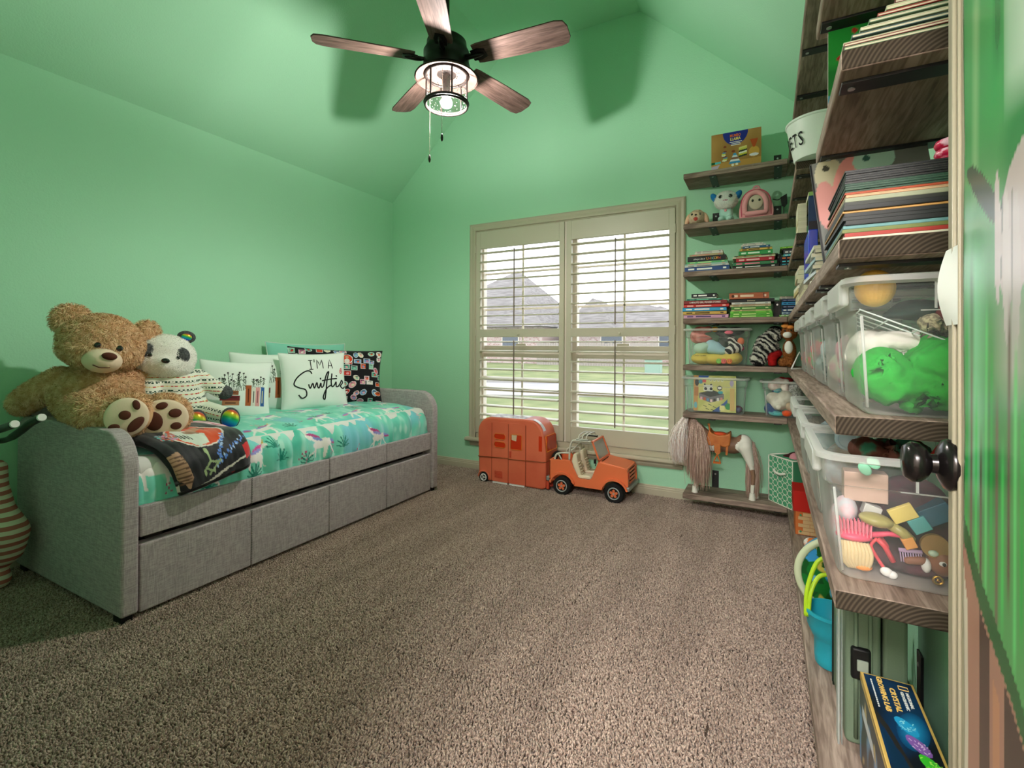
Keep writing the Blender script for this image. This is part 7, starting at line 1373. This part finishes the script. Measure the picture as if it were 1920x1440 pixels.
# ------------------------------------------------------------ open door with poster
DP = mat('door_paint', (156, 150, 128), .4, .35)
d = struct('door_1', MB().box((3.612, -3.695, .012), (3.647, -2.923, 2.03)), DP, bevel=.003)
obj('bead', MB().tube([(3.611, -2.956, .012), (3.611, -2.956, 2.03)], .0035, 8), DP, d, smooth=180); obj('bead', MB().tube([(3.611, -2.974, .012), (3.611, -2.974, 2.03)], .0025, 8), DP, d, smooth=180)
kn = MB().lathe([(.0, 0), (.033, 0), (.034, .004), (.031, .009), (.020, .014), (.013, .016), (.012, .022), (.019, .026), (.026, .034), (.027, .042), (.021, .050), (.0, .052)], 32, M=Matrix.Translation((3.611, -2.944, .992)) @ Matrix.Rotation(-PI / 2, 4, 'Y'))
obj('knob', kn, mat('black_bronze', (30, 26, 26), .22, .6, metal=.5), d, smooth=50)
for zz in (.25, 1.05, 1.8): obj('hinge', MB().cyl((3.650, -3.70, zz - .045), (3.650, -3.70, zz + .045), .006, 10), BLK, d, smooth=60)
PT = thing('door_poster', 'large green photo poster taped over the open door', 'poster', (3.61, -3.2, .35)); Wc, Hc = 110, 330; c = Canvas(Wc, Hc, (76, 146, 84))
# canvas x: away from the free edge; visible part is the first half
X, Y = c.X, c.Y
def stripe(x0, x1, y0, y1, col, soft=.25, lean=0):
    m = np.clip(1 - np.abs((X - (x0 + x1) / 2 - lean * (Y - .5)) / ((x1 - x0) / 2)), 0, 1) ** soft * np.clip((Y - y0) / .03, 0, 1) * np.clip((y1 - Y) / .03, 0, 1); c.a = c.a * (1 - m[..., None]) + np.array(srgb(col)[:3]) * m[..., None]
c.noise((50, 126, 66), 7, 0, .3, 2)
stripe(.03, .13, .79, 1.01, (44, 66, 42), .8); stripe(.10, .46, .66, 1.01, (58, 150, 76), .8, .05); stripe(.05, .14, .62, .80, (126, 176, 118), .8, .1); stripe(.24, .34, .70, .95, (40, 110, 54), .9, .1)
stripe(.36, 1.3, .665, 1.1, (204, 220, 206), .3)
c.ellipse(.20, .63, .17, .012, (56, 70, 50), -.16); c.ellipse(.46, .60, .15, .045, (184, 172, 170), .12); c.ellipse(.31, .595, .025, .045, (192, 180, 178), .1); c.ellipse(.38, .575, .028, .05, (196, 186, 184), .1); c.ellipse(.45, .57, .03, .05, (188, 178, 176)); c.line([(.35, .62), (.34, .57)], .003, (90, 96, 84)); c.line([(.42, .62), (.42, .555)], .003, (110, 108, 100))
stripe(.0, .24, .40, .61, (120, 196, 146), .9); stripe(.26, .60, .48, .57, (168, 170, 162), 1.0); stripe(.05, .11, .50, .60, (84, 120, 84), 1.2)
for i in range(13): stripe(.015 + i * .046, .05 + i * .046, .31 + .02 * (i % 3), .56 - .03 * (i % 4), [(40, 160, 70), (104, 84, 76), (64, 190, 92), (88, 72, 64), (90, 196, 110)][i % 5], .9, .06)
c.poly([(0, 0), (1, 0), (1, .20), (.6, .27), (.40, .305), (.15, .338), (0, .375)], (156, 116, 98)); c.poly([(.15, 0), (.24, 0), (.24, .322), (.15, .336)], (72, 54, 46)); c.poly([(.36, 0), (1, 0), (1, .2), (.6, .268), (.36, .308)], (64, 52, 44)); c.poly([(.27, .0), (.33, .0), (.33, .29), (.27, .30)], (176, 126, 96)); c.poly([(0, 0), (.05, 0), (.04, .33), (0, .36)], (200, 192, 172))
c.poly([(0, .375), (.15, .338), (.4, .305), (.6, .27), (.6, .29), (.4, .325), (.15, .36), (0, .395)], (30, 90, 46))
c.line([(0, .470), (1, .470)], .0009, (226, 232, 226)); c.a = np.clip(c.a, 0, 1)
yv = np.linspace(-2.993, -3.30, Wc); zv = np.linspace(.32, 1.90, Hc); Yv, Zv = np.meshgrid(yv, zv); Xv = 3.6105 - .0012 * np.abs(np.sin(Zv * 9)) * np.exp(-((Yv + 2.993) / .02) ** 2) - .0005
o = obj('sheet', grid_mesh('sheet', np.stack([Xv, Yv, Zv], -1), c), vcol_mat('poster_ink', .22, spec=.5), PT, recalc=False); sm = o.modifiers.new('t', 'SOLIDIFY'); sm.thickness = .0004
P = np.zeros((12, 8, 3))
for j in range(12):
    for i in range(8): t = j / 11; u = i / 7; P[j, i] = (3.6085 - .009 * math.sin(PI * t) * u, -2.975 + .045 * u, 1.175 + .10 * t)
obj('curled_corner', grid_mesh('curled_corner', P), mat('poster_back', (226, 230, 224), .6), PT, recalc=False)
# small cloth and odds on the carpet edge
